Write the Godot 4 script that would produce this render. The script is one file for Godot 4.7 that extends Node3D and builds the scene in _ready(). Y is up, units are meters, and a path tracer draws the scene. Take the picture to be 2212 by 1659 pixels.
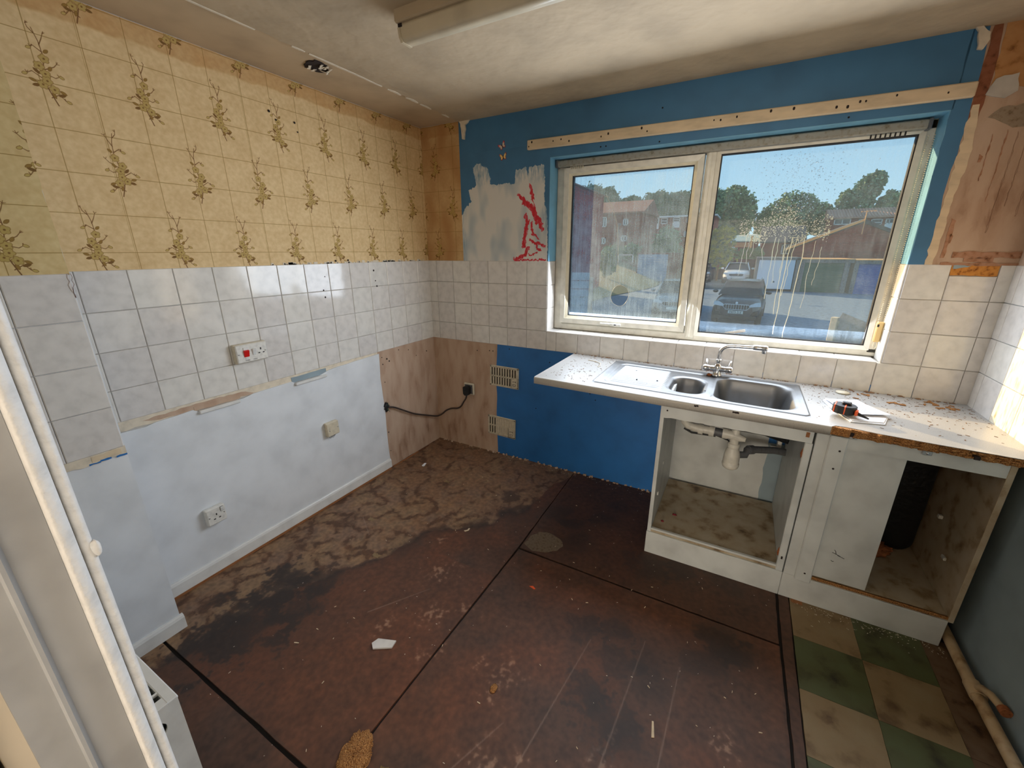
extends Node3D
# A stripped kitchen seen from its doorway. Back (window) wall is z = 0, left wall x = 0, floor y = 0, room 3.10 x 2.45 x 2.347 m.

const RW := 3.10      # room width
const RD := 2.464     # room depth
const RH := 2.347     # room height
const T := 0.1525     # tile pitch
const YT := 1.4722    # top of the tiling
const FLAT := 0xFFFFFFFF

var M := {}
var TX := {}
var rng := RandomNumberGenerator.new()
var used := {}
var LEFT := Transform3D(Basis(Vector3(0, 0, 1), Vector3(0, 1, 0), Vector3(1, 0, 0)), Vector3.ZERO)      # (z, y, out)
var BACK := Transform3D()                                                                            # (x, y, out)
var RIGHT := Transform3D(Basis(Vector3(0, 0, 1), Vector3(0, 1, 0), Vector3(-1, 0, 0)), Vector3(RW, 0, 0))
var FLOOR := Transform3D(Basis(Vector3(1, 0, 0), Vector3(0, 0, 1), Vector3(0, 1, 0)), Vector3.ZERO)  # (x, z, up)
var CEIL := Transform3D(Basis(Vector3(1, 0, 0), Vector3(0, 0, 1), Vector3(0, -1, 0)), Vector3(0, RH, 0))


class Shape:
	var s := SurfaceTool.new()
	var xf := Transform3D()
	var n := 0

	func _init(x := Transform3D()) -> void:
		s.begin(Mesh.PRIMITIVE_TRIANGLES)
		xf = x

	func at(x: Transform3D) -> Shape:
		xf = x
		return self

	# corners run anticlockwise seen from outside
	func tri(a: Vector3, b: Vector3, c: Vector3, g: int, ua := Vector2.ZERO, ub := Vector2.ZERO, uc := Vector2.ZERO) -> void:
		s.set_smooth_group(g)
		var flip := xf.basis.determinant() < 0.0
		s.set_uv(ua)
		s.add_vertex(xf * a)
		if flip:
			s.set_uv(ub)
			s.add_vertex(xf * b)
			s.set_uv(uc)
			s.add_vertex(xf * c)
		else:
			s.set_uv(uc)
			s.add_vertex(xf * c)
			s.set_uv(ub)
			s.add_vertex(xf * b)
		n += 1

	func quad(a: Vector3, b: Vector3, c: Vector3, d: Vector3, g := 0xFFFFFFFF, uvs := []) -> void:
		if uvs.is_empty():
			tri(a, b, c, g)
			tri(a, c, d, g)
		else:
			tri(a, b, c, g, uvs[0], uvs[1], uvs[2])
			tri(a, c, d, g, uvs[0], uvs[2], uvs[3])

	func box(c: Vector3, z: Vector3, ch := 0.0) -> void:
		var h := z * 0.5
		ch = minf(ch, minf(h.x, minf(h.y, h.z)) * 0.95)
		for ax in 3:
			for sg in [-1.0, 1.0]:
				var i := (ax + 1) % 3
				var j := (ax + 2) % 3
				var p: Array[Vector3] = []
				var uv := []
				for k in [[-1, -1], [1, -1], [1, 1], [-1, 1]]:
					var v := Vector3.ZERO
					v[ax] = sg * h[ax]
					v[i] = k[0] * (h[i] - ch)
					v[j] = k[1] * (h[j] - ch)
					p.append(c + v)
					uv.append(Vector2(v[i] + c[i], v[j] + c[j]))
				if sg > 0:
					quad(p[0], p[1], p[2], p[3], 0xFFFFFFFF, uv)
				else:
					quad(p[3], p[2], p[1], p[0], 0xFFFFFFFF, [uv[3], uv[2], uv[1], uv[0]])
		if ch <= 0.0:
			return
		for ax in 3:
			var i := (ax + 1) % 3
			var j := (ax + 2) % 3
			for si in [-1.0, 1.0]:
				for sj in [-1.0, 1.0]:
					var a := Vector3.ZERO
					a[i] = si * h[i]
					a[j] = sj * (h[j] - ch)
					var b := Vector3.ZERO
					b[i] = si * (h[i] - ch)
					b[j] = sj * h[j]
					var e := Vector3.ZERO
					e[ax] = h[ax] - ch
					if si * sj > 0:
						quad(c + a - e, c + b - e, c + b + e, c + a + e)
					else:
						quad(c + b - e, c + a - e, c + a + e, c + b + e)
		for sx in [-1.0, 1.0]:
			for sy in [-1.0, 1.0]:
				for sz in [-1.0, 1.0]:
					var a := c + Vector3(sx * h.x, sy * (h.y - ch), sz * (h.z - ch))
					var b := c + Vector3(sx * (h.x - ch), sy * h.y, sz * (h.z - ch))
					var d := c + Vector3(sx * (h.x - ch), sy * (h.y - ch), sz * h.z)
					if sx * sy * sz > 0:
						tri(a, b, d, 0xFFFFFFFF)
					else:
						tri(a, d, b, 0xFFFFFFFF)

	func span(a: Vector3, b: Vector3, ch := 0.0) -> void:
		box((a + b) * 0.5, (b - a).abs(), ch)

	# polygon in local xy, drawn out along z from w0 to w1
	func prism(p: PackedVector2Array, w0: float, w1: float, g := 0xFFFFFFFF, side_uv := false) -> void:
		var q := p.duplicate()
		var area := 0.0
		for i in q.size():
			area += q[i].cross(q[(i + 1) % q.size()])
		if area < 0:
			q.reverse()
		var t := Geometry2D.triangulate_polygon(q)
		for k in range(0, t.size(), 3):
			var a := q[t[k]]
			var b := q[t[k + 1]]
			var c := q[t[k + 2]]
			if (b - a).cross(c - a) < 0:
				var x := b
				b = c
				c = x
			tri(Vector3(a.x, a.y, w1), Vector3(b.x, b.y, w1), Vector3(c.x, c.y, w1), 0xFFFFFFFF, a, b, c)
			tri(Vector3(a.x, a.y, w0), Vector3(c.x, c.y, w0), Vector3(b.x, b.y, w0), 0xFFFFFFFF, a, c, b)
		for i in q.size():
			var a := q[i]
			var b := q[(i + 1) % q.size()]
			var uv := [a, b, b, a]
			if side_uv:
				uv = [Vector2(a.x, w0), Vector2(b.x, w0), Vector2(b.x, w1), Vector2(a.x, w1)]
			quad(Vector3(a.x, a.y, w0), Vector3(b.x, b.y, w0), Vector3(b.x, b.y, w1), Vector3(a.x, a.y, w1), g, uv)

	func tube(path: Array, r: float, sides := 8, r_end := -1.0, caps := true) -> void:
		var m := path.size()
		var rings := []
		var up := Vector3.UP
		for i in m:
			var d: Vector3 = (path[mini(i + 1, m - 1)] - path[maxi(i - 1, 0)]).normalized()
			if absf(d.dot(up)) > 0.95:
				up = Vector3.RIGHT if absf(d.x) < 0.9 else Vector3.BACK
			var a := d.cross(up).normalized()
			var b := d.cross(a)
			up = -b if (-b).dot(up) > 0 else b
			a = d.cross(up).normalized()
			b = d.cross(a)
			var rr := r if r_end < 0 else lerpf(r, r_end, float(i) / (m - 1))
			var ring: Array[Vector3] = []
			for k in sides:
				var t := TAU * k / sides
				ring.append(path[i] + (a * cos(t) + b * sin(t)) * rr)
			rings.append(ring)
		for i in m - 1:
			for k in sides:
				var l := (k + 1) % sides
				quad(rings[i][k], rings[i][l], rings[i + 1][l], rings[i + 1][k], 1, [Vector2(float(k) / sides, i), Vector2(float(k + 1) / sides, i), Vector2(float(k + 1) / sides, i + 1), Vector2(float(k) / sides, i + 1)])
		if caps:
			for k in sides:
				var l := (k + 1) % sides
				tri(path[0], rings[0][l], rings[0][k], 0xFFFFFFFF)
				tri(path[m - 1], rings[m - 1][k], rings[m - 1][l], 0xFFFFFFFF)

	# profile of (radius, height) turned about local y
	func lathe(prof: Array, sides := 16, g := 1) -> void:
		for i in prof.size() - 1:
			for k in sides:
				var t0 := TAU * k / sides
				var t1 := TAU * (k + 1) / sides
				var a: Vector2 = prof[i]
				var b: Vector2 = prof[i + 1]
				quad(Vector3(a.x * cos(t1), a.y, a.x * sin(t1)), Vector3(a.x * cos(t0), a.y, a.x * sin(t0)), Vector3(b.x * cos(t0), b.y, b.x * sin(t0)), Vector3(b.x * cos(t1), b.y, b.x * sin(t1)), g)

	func grid(f: Callable, nu: int, nv: int, g := 1) -> void:
		var p := []
		for j in nv + 1:
			var row: Array[Vector3] = []
			for i in nu + 1:
				row.append(f.call(float(i) / nu, float(j) / nv))
			p.append(row)
		for j in nv:
			for i in nu:
				var u0 := float(i) / nu
				var u1 := float(i + 1) / nu
				var v0 := float(j) / nv
				var v1 := float(j + 1) / nv
				quad(p[j][i], p[j][i + 1], p[j + 1][i + 1], p[j + 1][i], g, [Vector2(u0, v0), Vector2(u1, v0), Vector2(u1, v1), Vector2(u0, v1)])

	# lumpy ball
	func lump(c: Vector3, r: Vector3, noise: FastNoiseLite, amp: float, nu := 18, nv := 12) -> void:
		var f := func(u: float, v: float) -> Vector3:
			var a := -TAU * u
			var b := PI * (v - 0.5)
			var d := Vector3(cos(b) * cos(a), sin(b), cos(b) * sin(a))
			var k := 1.0 + amp * noise.get_noise_3dv(d * 40.0 + c * 100.0)
			return c + d * r * k
		grid(f, nu, nv)

	func mesh() -> ArrayMesh:
		s.generate_normals()
		return s.commit()


# ---------------------------------------------------------------- nodes

func numbered(called: String) -> String:
	if not used.has(called):
		used[called] = 0
		return called
	used[called] += 1
	return "%s_%03d" % [called, used[called]]


func tag(o: Node3D, label: String, category: String, group := "", kind := "") -> Node3D:
	o.set_meta("label", label)
	o.set_meta("category", category)
	if group:
		o.set_meta("group", group)
	if kind:
		o.set_meta("kind", kind)
	return o


func thing(called: String, label: String, category: String, pos := Vector3.ZERO, turn := 0.0, group := "") -> Node3D:
	var o := Node3D.new()
	o.name = numbered(called)
	add_child(o)
	o.position = pos
	o.rotation.y = turn
	return tag(o, label, category, group)


func structure(called: String) -> Node3D:
	var o := Node3D.new()
	o.name = called
	add_child(o)
	o.set_meta("kind", "structure")
	return o


func part(called: String, what: Variant, m: Material, parent: Node, x := Transform3D()) -> MeshInstance3D:
	var o := MeshInstance3D.new()
	o.name = called
	o.mesh = what.mesh() if what is Shape else what
	o.material_override = m
	o.transform = x
	parent.add_child(o, true)
	return o


func shell(called: String, a: Vector3, b: Vector3, m: Material) -> MeshInstance3D:
	var s := Shape.new()
	s.span(a, b)
	var o := part(called, s, m, self)
	o.set_meta("kind", "structure")
	return o


func single(called: String, what: Variant, m: Material, label: String, category: String, pos := Vector3.ZERO, turn := 0.0, group := "") -> MeshInstance3D:
	var o := part(numbered(called), what, m, self, Transform3D(Basis(Vector3.UP, turn), pos))
	tag(o, label, category, group)
	return o


func blocks(called: String, l: Array, m: Material, parent: Node, ch := 0.0) -> void:
	for q in l:
		var s := Shape.new()
		s.span(Vector3(q[0], q[1], q[2]), Vector3(q[3], q[4], q[5]), ch)
		part(called, s, m, parent)


func P(l: Array) -> PackedVector2Array:
	var o := PackedVector2Array()
	for i in range(0, l.size(), 2):
		o.append(Vector2(l[i], l[i + 1]))
	return o


# the same outline with ragged edges: each side longer than step is broken up and jittered
func ragged(p: PackedVector2Array, step: float, amp: float) -> PackedVector2Array:
	var o := PackedVector2Array()
	for i in p.size():
		var a := p[i]
		var b := p[(i + 1) % p.size()]
		var m := maxi(1, int(a.distance_to(b) / step))
		var nrm := (b - a).orthogonal().normalized()
		o.append(a)
		for k in range(1, m):
			o.append(a.lerp(b, float(k) / m) + nrm * rng.randf_range(-amp, amp))
	return o


func rect(x0: float, y0: float, x1: float, y1: float) -> PackedVector2Array:
	return P([x0, y0, x1, y0, x1, y1, x0, y1])


func rounded(x0: float, y0: float, x1: float, y1: float, r: float, k := 4) -> PackedVector2Array:
	var o := PackedVector2Array()
	for q in [[x1 - r, y1 - r, 0.0], [x0 + r, y1 - r, 0.25], [x0 + r, y0 + r, 0.5], [x1 - r, y0 + r, 0.75]]:
		for i in k + 1:
			var t: float = TAU * (q[2] + 0.25 * i / k)
			o.append(Vector2(q[0], q[1]) + Vector2(cos(t), sin(t)) * r)
	return o


func slab(called: String, p: PackedVector2Array, w0: float, w1: float, plane: Transform3D, m: Material, parent: Node) -> MeshInstance3D:
	var s := Shape.new(plane)
	s.prism(p, w0, w1)
	return part(called, s, m, parent)


# ---------------------------------------------------------------- materials

func c8(r: int, g: int, b: int) -> Color:
	return Color8(r, g, b)


func noise(sd: int, freq: float, oct := 4) -> FastNoiseLite:
	var f := FastNoiseLite.new()
	f.seed = sd
	f.noise_type = FastNoiseLite.TYPE_SIMPLEX_SMOOTH
	f.frequency = freq
	f.fractal_octaves = oct
	return f


func ntex(sd: int, freq: float, stops: Array, size := 256, oct := 4, warp := 0.0) -> NoiseTexture2D:
	var f := noise(sd, freq, oct)
	if warp > 0.0:
		f.domain_warp_enabled = true
		f.domain_warp_amplitude = warp
		f.domain_warp_frequency = freq * 2.0
	var t := NoiseTexture2D.new()
	t.width = size
	t.height = size
	t.seamless = true
	t.noise = f
	var g := Gradient.new()
	var of := PackedFloat32Array()
	var co := PackedColorArray()
	for i in range(0, stops.size(), 2):
		of.append(stops[i])
		co.append(stops[i + 1] if stops[i + 1] is Color else Color(stops[i + 1], stops[i + 1], stops[i + 1]))
	g.offsets = of
	g.colors = co
	t.color_ramp = g
	return t


func img(w: int, h: int, f: Callable, alpha := false) -> ImageTexture:
	var b := PackedByteArray()
	var ch := 4 if alpha else 3
	b.resize(w * h * ch)
	var k := 0
	for y in h:
		var v := (y + 0.5) / h
		for x in w:
			var c: Color = f.call((x + 0.5) / w, v)
			b[k] = int(clampf(c.r, 0, 1) * 255)
			b[k + 1] = int(clampf(c.g, 0, 1) * 255)
			b[k + 2] = int(clampf(c.b, 0, 1) * 255)
			if alpha:
				b[k + 3] = int(clampf(c.a, 0, 1) * 255)
			k += ch
	return ImageTexture.create_from_image(Image.create_from_data(w, h, false, Image.FORMAT_RGBA8 if alpha else Image.FORMAT_RGB8, b))


# o: tex + per (repeats per metre, triplanar) | map + rect (image laid on uv metres x0,y0,w,h); bump, bumpper, bumpcm; metal, spec
func mat(c: Color, rough: float, o := {}) -> StandardMaterial3D:
	var m := StandardMaterial3D.new()
	m.albedo_color = c
	m.roughness = rough
	m.metallic = o.get("metal", 0.0)
	if o.has("spec"):
		m.metallic_specular = o.spec
	if o.has("tex"):
		m.albedo_texture = o.tex
	if o.has("rtex"):
		m.roughness_texture = o.rtex
	if o.has("bump"):
		m.heightmap_enabled = true
		m.heightmap_texture = o.bump
		m.heightmap_scale = o.get("cm", 0.1)
	if o.has("per"):
		m.uv1_triplanar = true
		m.uv1_world_triplanar = o.get("world", true)
		var p: Variant = o.per
		m.uv1_scale = p if p is Vector3 else Vector3.ONE * float(p)
	elif o.has("rect"):
		var r: Rect2 = o.rect
		m.uv1_scale = Vector3(1.0 / r.size.x, 1.0 / r.size.y, 1)
		m.uv1_offset = Vector3(-r.position.x / r.size.x, -r.position.y / r.size.y, 0)
		m.texture_repeat = false
	return m


# ---------------------------------------------------------------- drawing flat print on an image

func dab(im: Image, x: float, y: float, r: float, c: Color) -> void:
	var x0 := maxi(0, int(floor(x - r)))
	var x1 := mini(im.get_width() - 1, int(ceil(x + r)))
	var y0 := maxi(0, int(floor(y - r)))
	var y1 := mini(im.get_height() - 1, int(ceil(y + r)))
	for j in range(y0, y1 + 1):
		for i in range(x0, x1 + 1):
			var d := Vector2(i + 0.5 - x, j + 0.5 - y).length()
			var a := clampf(r + 0.5 - d, 0, 1) * c.a
			if a > 0:
				var p := im.get_pixel(i, j)
				im.set_pixel(i, j, p.lerp(Color(c, 1), a))


func stroke(im: Image, pts: Array, r0: float, r1: float, c: Color) -> void:
	for i in pts.size() - 1:
		var a: Vector2 = pts[i]
		var b: Vector2 = pts[i + 1]
		var m := maxi(1, int(a.distance_to(b) / maxf(0.6, minf(r0, r1) * 0.8)))
		for k in m:
			var t := (i + float(k) / m) / (pts.size() - 1)
			var p := a.lerp(b, float(k) / m)
			dab(im, p.x, p.y, lerpf(r0, r1, t), c)


func leaf(im: Image, p: Vector2, d: Vector2, ln: float, w: float, c: Color, edge: Color) -> void:
	var dir := d.normalized()
	var m := int(ln * 1.5) + 2
	for k in m:
		var t := float(k) / (m - 1)
		dab(im, p.x + dir.x * ln * t, p.y + dir.y * ln * t, maxf(0.5, w * sin(PI * minf(1.0, t * 0.9 + 0.08))), edge)
	for k in m:
		var t := float(k) / (m - 1)
		dab(im, p.x + dir.x * ln * t, p.y + dir.y * ln * t, maxf(0.0, w * sin(PI * minf(1.0, t * 0.9 + 0.08)) - 1.0), c)


# one printed spray of flowers; p = foot of the stem in pixels, s = pixels per metre, f = 1 or -1 (mirrored); image rows run up the wall
func spray(im: Image, p: Vector2, s: float, f: float, k: float) -> void:
	var ink := Color(0.44, 0.29, 0.12, 0.9 * k)
	var dark := Color(0.47, 0.33, 0.12, 0.92 * k)
	var gold := Color(0.58, 0.44, 0.18, 0.95 * k)
	var petal := Color(0.74, 0.63, 0.36, 0.92 * k)
	var q := func(x: float, y: float) -> Vector2: return p + Vector2(x * f, y) * s
	stroke(im, [q.call(0.012, 0.0), q.call(0.004, 0.025), q.call(-0.006, 0.06), q.call(0.0, 0.10), q.call(0.008, 0.14), q.call(0.006, 0.18), q.call(-0.002, 0.215)], 1.4, 0.8, ink)
	for b in [[0.0, 0.02, 0.022, 0.034, 0.034, 0.018], [-0.004, 0.07, -0.03, 0.088, -0.042, 0.08], [0.002, 0.10, 0.028, 0.115, 0.036, 0.125], [-0.002, 0.09, 0.024, 0.082, 0.034, 0.088], [0.008, 0.15, -0.012, 0.165, -0.016, 0.158], [0.006, 0.17, 0.016, 0.19, 0.022, 0.205], [0.0, 0.20, -0.01, 0.212, -0.012, 0.222]]:
		stroke(im, [q.call(b[0], b[1]), q.call(b[2], b[3]), q.call(b[4], b[5])], 1.1, 0.6, ink)
		for e in 3:
			var a := rng.randf_range(-1.2, 1.2) + 1.2
			stroke(im, [q.call(b[4], b[5]), q.call(b[4] + 0.008 * cos(a), b[5] + 0.008 * sin(a))], 0.7, 0.5, ink)
	for b in [[0.036, 0.018], [-0.043, 0.079], [0.034, 0.09], [-0.016, 0.157]]:
		leaf(im, q.call(b[0], b[1]), Vector2(signf(b[0]) * f, -0.4), 0.013 * s, 0.0045 * s, petal, dark)
	for b in [[0.02, 0.03, 1.0, 0.3, 0.022], [-0.02, 0.052, -1.0, -0.25, 0.022], [-0.026, 0.06, -1.0, 0.35, 0.02], [0.026, 0.045, 1.0, -0.5, 0.02], [0.006, 0.036, 0.3, -1.0, 0.02], [-0.012, 0.085, -0.8, 0.8, 0.022], [0.012, 0.10, 0.6, 0.9, 0.018], [0.0, 0.135, 0.8, -0.4, 0.016], [0.012, 0.15, 0.8, 0.7, 0.018]]:
		leaf(im, q.call(b[0], b[1]), Vector2(b[2] * f, b[3]), b[4] * 0.85 * s, 0.0045 * s, gold if b[4] < 0.021 else dark, dark)
	for c in [[0.013, 0.046], [-0.012, 0.055], [0.001, 0.088], [0.008, 0.132], [0.001, 0.068], [-0.009, 0.108]]:
		var o: Vector2 = q.call(c[0], c[1])
		for e in 5:
			var a: float = TAU * e / 5 + c[1] * 30.0
			dab(im, o.x + cos(a) * 0.0075 * s, o.y + sin(a) * 0.0075 * s, 0.0062 * s, dark)
		for e in 5:
			var a: float = TAU * e / 5 + c[1] * 30.0
			dab(im, o.x + cos(a) * 0.0075 * s, o.y + sin(a) * 0.0075 * s, 0.0052 * s, petal)
		dab(im, o.x, o.y, 0.0026 * s, dark)


# wallpaper from (u0, y0), w x h metres; u is z on the left wall and -x round the corner on the back wall
func wallpaper(u0: float, w: float, brown: float, seed_: int) -> ImageTexture:
	var y0 := 1.44
	var h := 0.93
	var s := 990.0
	var n1 := noise(seed_, 9.0, 3)
	var n2 := noise(seed_ + 1, 38.0, 3)
	var n3 := noise(seed_ + 2, 3.0, 2)
	var paper := func(u: float, v: float) -> Color:
		var x := u * w + u0
		var y := v * h + y0
		var k := 0.5 + 0.5 * n2.get_noise_2d(x, y) + 0.35 * n1.get_noise_2d(x, y)
		var c := Color(0.815, 0.690, 0.490).lerp(Color(0.890, 0.782, 0.590), clampf(k, 0, 1))
		# tide mark of damp below the ceiling, edge wavering
		var edge := y - 2.270 - 0.012 * n3.get_noise_2d(x * 1.3, 4.0) - 0.004 * n1.get_noise_2d(x * 2.0, 9.0)
		c = c * Color.WHITE.lerp(Color(0.90, 0.82, 0.72), smoothstep(0.0, 0.012, edge) * (0.8 + 0.4 * n1.get_noise_2d(x, y)))
		if brown > 0.0:
			c = c.lerp(Color(0.66, 0.47, 0.27), clampf(brown * (0.75 + 0.5 * n3.get_noise_2d(x * 2.0, y)), 0, 1))
		return c
	var t := img(int(w * s * 0.4), int(h * s * 0.4), paper)
	var im := t.get_image()
	im.resize(int(w * s), int(h * s), Image.INTERPOLATE_CUBIC)
	var line := Color(0.55, 0.43, 0.19, 0.6)
	for k in range(-2, 22):
		var px := (1.764 - 0.1335 * 13 + 0.1335 * k - u0) * s
		if px > -4 and px < im.get_width() + 4:
			stroke(im, [Vector2(px, 0), Vector2(px, im.get_height())], 0.9, 0.9, line)
			if k % 4 == 1:
				stroke(im, [Vector2(px + 5, 0), Vector2(px + 5, im.get_height())], 0.6, 0.6, Color(0.55, 0.43, 0.19, 0.35))
	for k in range(0, 7):
		var py := (1.535 + 0.1345 * k - y0) * s
		stroke(im, [Vector2(0, py), Vector2(im.get_width(), py)], 0.9, 0.9, line)
	for row in 4:
		for k in range(-9, 10):
			var px := (1.879 + 0.268 * k - (0.134 if row % 2 == 1 else 0.0) - u0 + 0.022) * s
			if px > -60 and px < im.get_width() + 60:
				spray(im, Vector2(px - 20, (1.467 + 0.271 * row - y0) * s), s, -1.0 if row % 2 == 0 else 1.0, 1.0)
	return ImageTexture.create_from_image(im)


# ---------------------------------------------------------------- scene

func _ready() -> void:
	rng.seed = 7
	var cam := Camera3D.new()
	cam.name = "camera"
	cam.position = Vector3(2.1249, 1.5338, 2.5436)
	cam.rotation = Vector3(-0.3121, 0.505, -0.004)
	cam.fov = 86.13
	cam.near = 0.01
	cam.far = 400.0
	add_child(cam)
	cam.current = true

	var world := WorldEnvironment.new()
	world.name = "world"
	var env := Environment.new()
	env.background_mode = Environment.BG_SKY
	var sky := Sky.new()
	var air := ProceduralSkyMaterial.new()
	air.sky_top_color = c8(128, 178, 218)
	air.sky_horizon_color = c8(188, 230, 247)
	air.sky_curve = 0.16
	air.ground_bottom_color = c8(90, 95, 95)
	air.ground_horizon_color = c8(150, 160, 165)
	air.sky_energy_multiplier = 0.9
	air.sun_angle_max = 1.0
	sky.sky_material = air
	env.sky = sky
	env.ambient_light_source = Environment.AMBIENT_SOURCE_SKY
	env.tonemap_mode = Environment.TONE_MAPPER_LINEAR
	env.tonemap_exposure = 1.36
	env.sdfgi_enabled = true
	env.ssao_enabled = true
	env.ssil_enabled = true
	world.environment = env
	add_child(world)

	# low evening sun, ahead and to the left of the window
	var sun := DirectionalLight3D.new()
	sun.name = "sun"
	var away := Vector3(0.80, -0.30, 0.49).normalized()
	sun.basis = Basis.looking_at(away, Vector3.UP)
	sun.light_color = c8(255, 222, 168)
	sun.light_energy = 2.0
	sun.light_angular_distance = 0.6
	sun.shadow_enabled = true
	add_child(sun)

	# added fill light behind the doorway, placed in an invented hall window
	var hall := AreaLight3D.new()
	hall.name = "hall_fill_light"
	hall.position = Vector3(2.15, 1.45, 8.46)
	hall.area_size = Vector2(2.0, 1.5)
	hall.light_color = c8(255, 245, 230)
	hall.light_energy = 11.0
	hall.shadow_enabled = true
	hall.area_range = 20.0
	add_child(hall)

	# another added fill, in an invented side window, to brighten the left wall
	var side := AreaLight3D.new()
	side.name = "hall_side_fill_light"
	side.position = Vector3(4.06, 1.5, 4.4)
	side.basis = Basis.looking_at(Vector3(-1, 0, 0), Vector3.UP)
	side.area_size = Vector2(2.7, 1.3)
	side.light_color = c8(255, 247, 234)
	side.light_energy = 3.2
	side.shadow_enabled = true
	side.area_range = 20.0
	add_child(side)

	# daylight that comes in through the kitchen window
	var win := AreaLight3D.new()
	win.name = "window_daylight"
	win.position = Vector3(1.87, 1.545, 0.004)
	win.basis = Basis.looking_at(Vector3(0.0, -0.34, 1.0), Vector3.UP)
	win.area_size = Vector2(1.66, 0.94)
	win.light_color = c8(232, 242, 255)
	win.light_energy = 3.1
	win.shadow_enabled = true
	win.area_range = 20.0
	add_child(win)

	make_textures()
	make_materials()
	build_shell()
	build_left_wall()
	build_back_wall()
	build_right_wall()
	build_floor()
	build_window()
	build_doorway()
	build_units()
	build_sink()
	build_fittings()
	build_debris()
	build_outside()


func make_textures() -> void:
	TX.soft = ntex(11, 0.012, [0.0, 0.88, 0.5, 0.96, 1.0, 1.0])
	TX.mottle = ntex(12, 0.02, [0.1, 0.93, 0.5, 0.975, 0.9, 1.0], 256, 5)
	TX.grime = ntex(13, 0.02, [0.08, Color(0.74, 0.69, 0.62), 0.28, Color(0.93, 0.91, 0.88), 0.5, Color(1, 1, 1)], 512, 5)
	TX.dirty = ntex(14, 0.012, [0.05, Color(0.52, 0.43, 0.34), 0.22, Color(0.80, 0.74, 0.66), 0.42, Color(0.95, 0.92, 0.88), 0.8, Color(1, 1, 1)], 512, 5, 20.0)
	TX.speckle = ntex(15, 0.16, [0.0, Color(0.70, 0.68, 0.65), 0.35, Color(0.90, 0.89, 0.87), 0.6, Color(1, 1, 1)], 512, 2)
	TX.chips = ntex(16, 0.09, [0.1, Color(0.42, 0.29, 0.19), 0.4, Color(0.66, 0.50, 0.34), 0.6, Color(0.80, 0.66, 0.48), 0.9, Color(0.92, 0.82, 0.66)], 256, 4)
	TX.bump = ntex(17, 0.03, [0.0, 0.0, 1.0, 1.0], 256, 4)
	TX.ripple = ntex(18, 0.018, [0.0, 0.0, 1.0, 1.0], 256, 2)
	TX.stipple = ntex(19, 0.07, [0.25, 0.0, 0.75, 1.0], 256, 3)
	TX.plaster = ntex(20, 0.010, [0.05, Color(0.78, 0.71, 0.66), 0.25, Color(0.90, 0.86, 0.83), 0.5, Color(0.95, 0.93, 0.91), 1.0, Color(1, 1, 1)], 512, 5, 30.0)
	TX.leaf = ntex(21, 0.05, [0.0, 0.7, 1.0, 1.0])
	TX.asphalt = ntex(22, 0.05, [0.0, 0.75, 0.5, 0.92, 1.0, 1.0], 256, 5)
	TX.brick = img(128, 128, func(u: float, v: float) -> Color:
		var row := int(v * 8.0)
		var x := fposmod(u * 3.0 + (0.5 if row % 2 == 1 else 0.0), 3.0)
		var fx := fposmod(x, 1.0)
		var fy := fposmod(v * 8.0, 1.0)
		if fx < 0.06 or fy < 0.14:
			return Color(0.80, 0.76, 0.72)
		var k := fposmod(sin(row * 12.9898 + floor(x) * 78.233) * 43758.5453, 1.0)
		return Color(0.86, 0.80, 0.78).lerp(Color(1, 1, 1), k))


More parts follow.
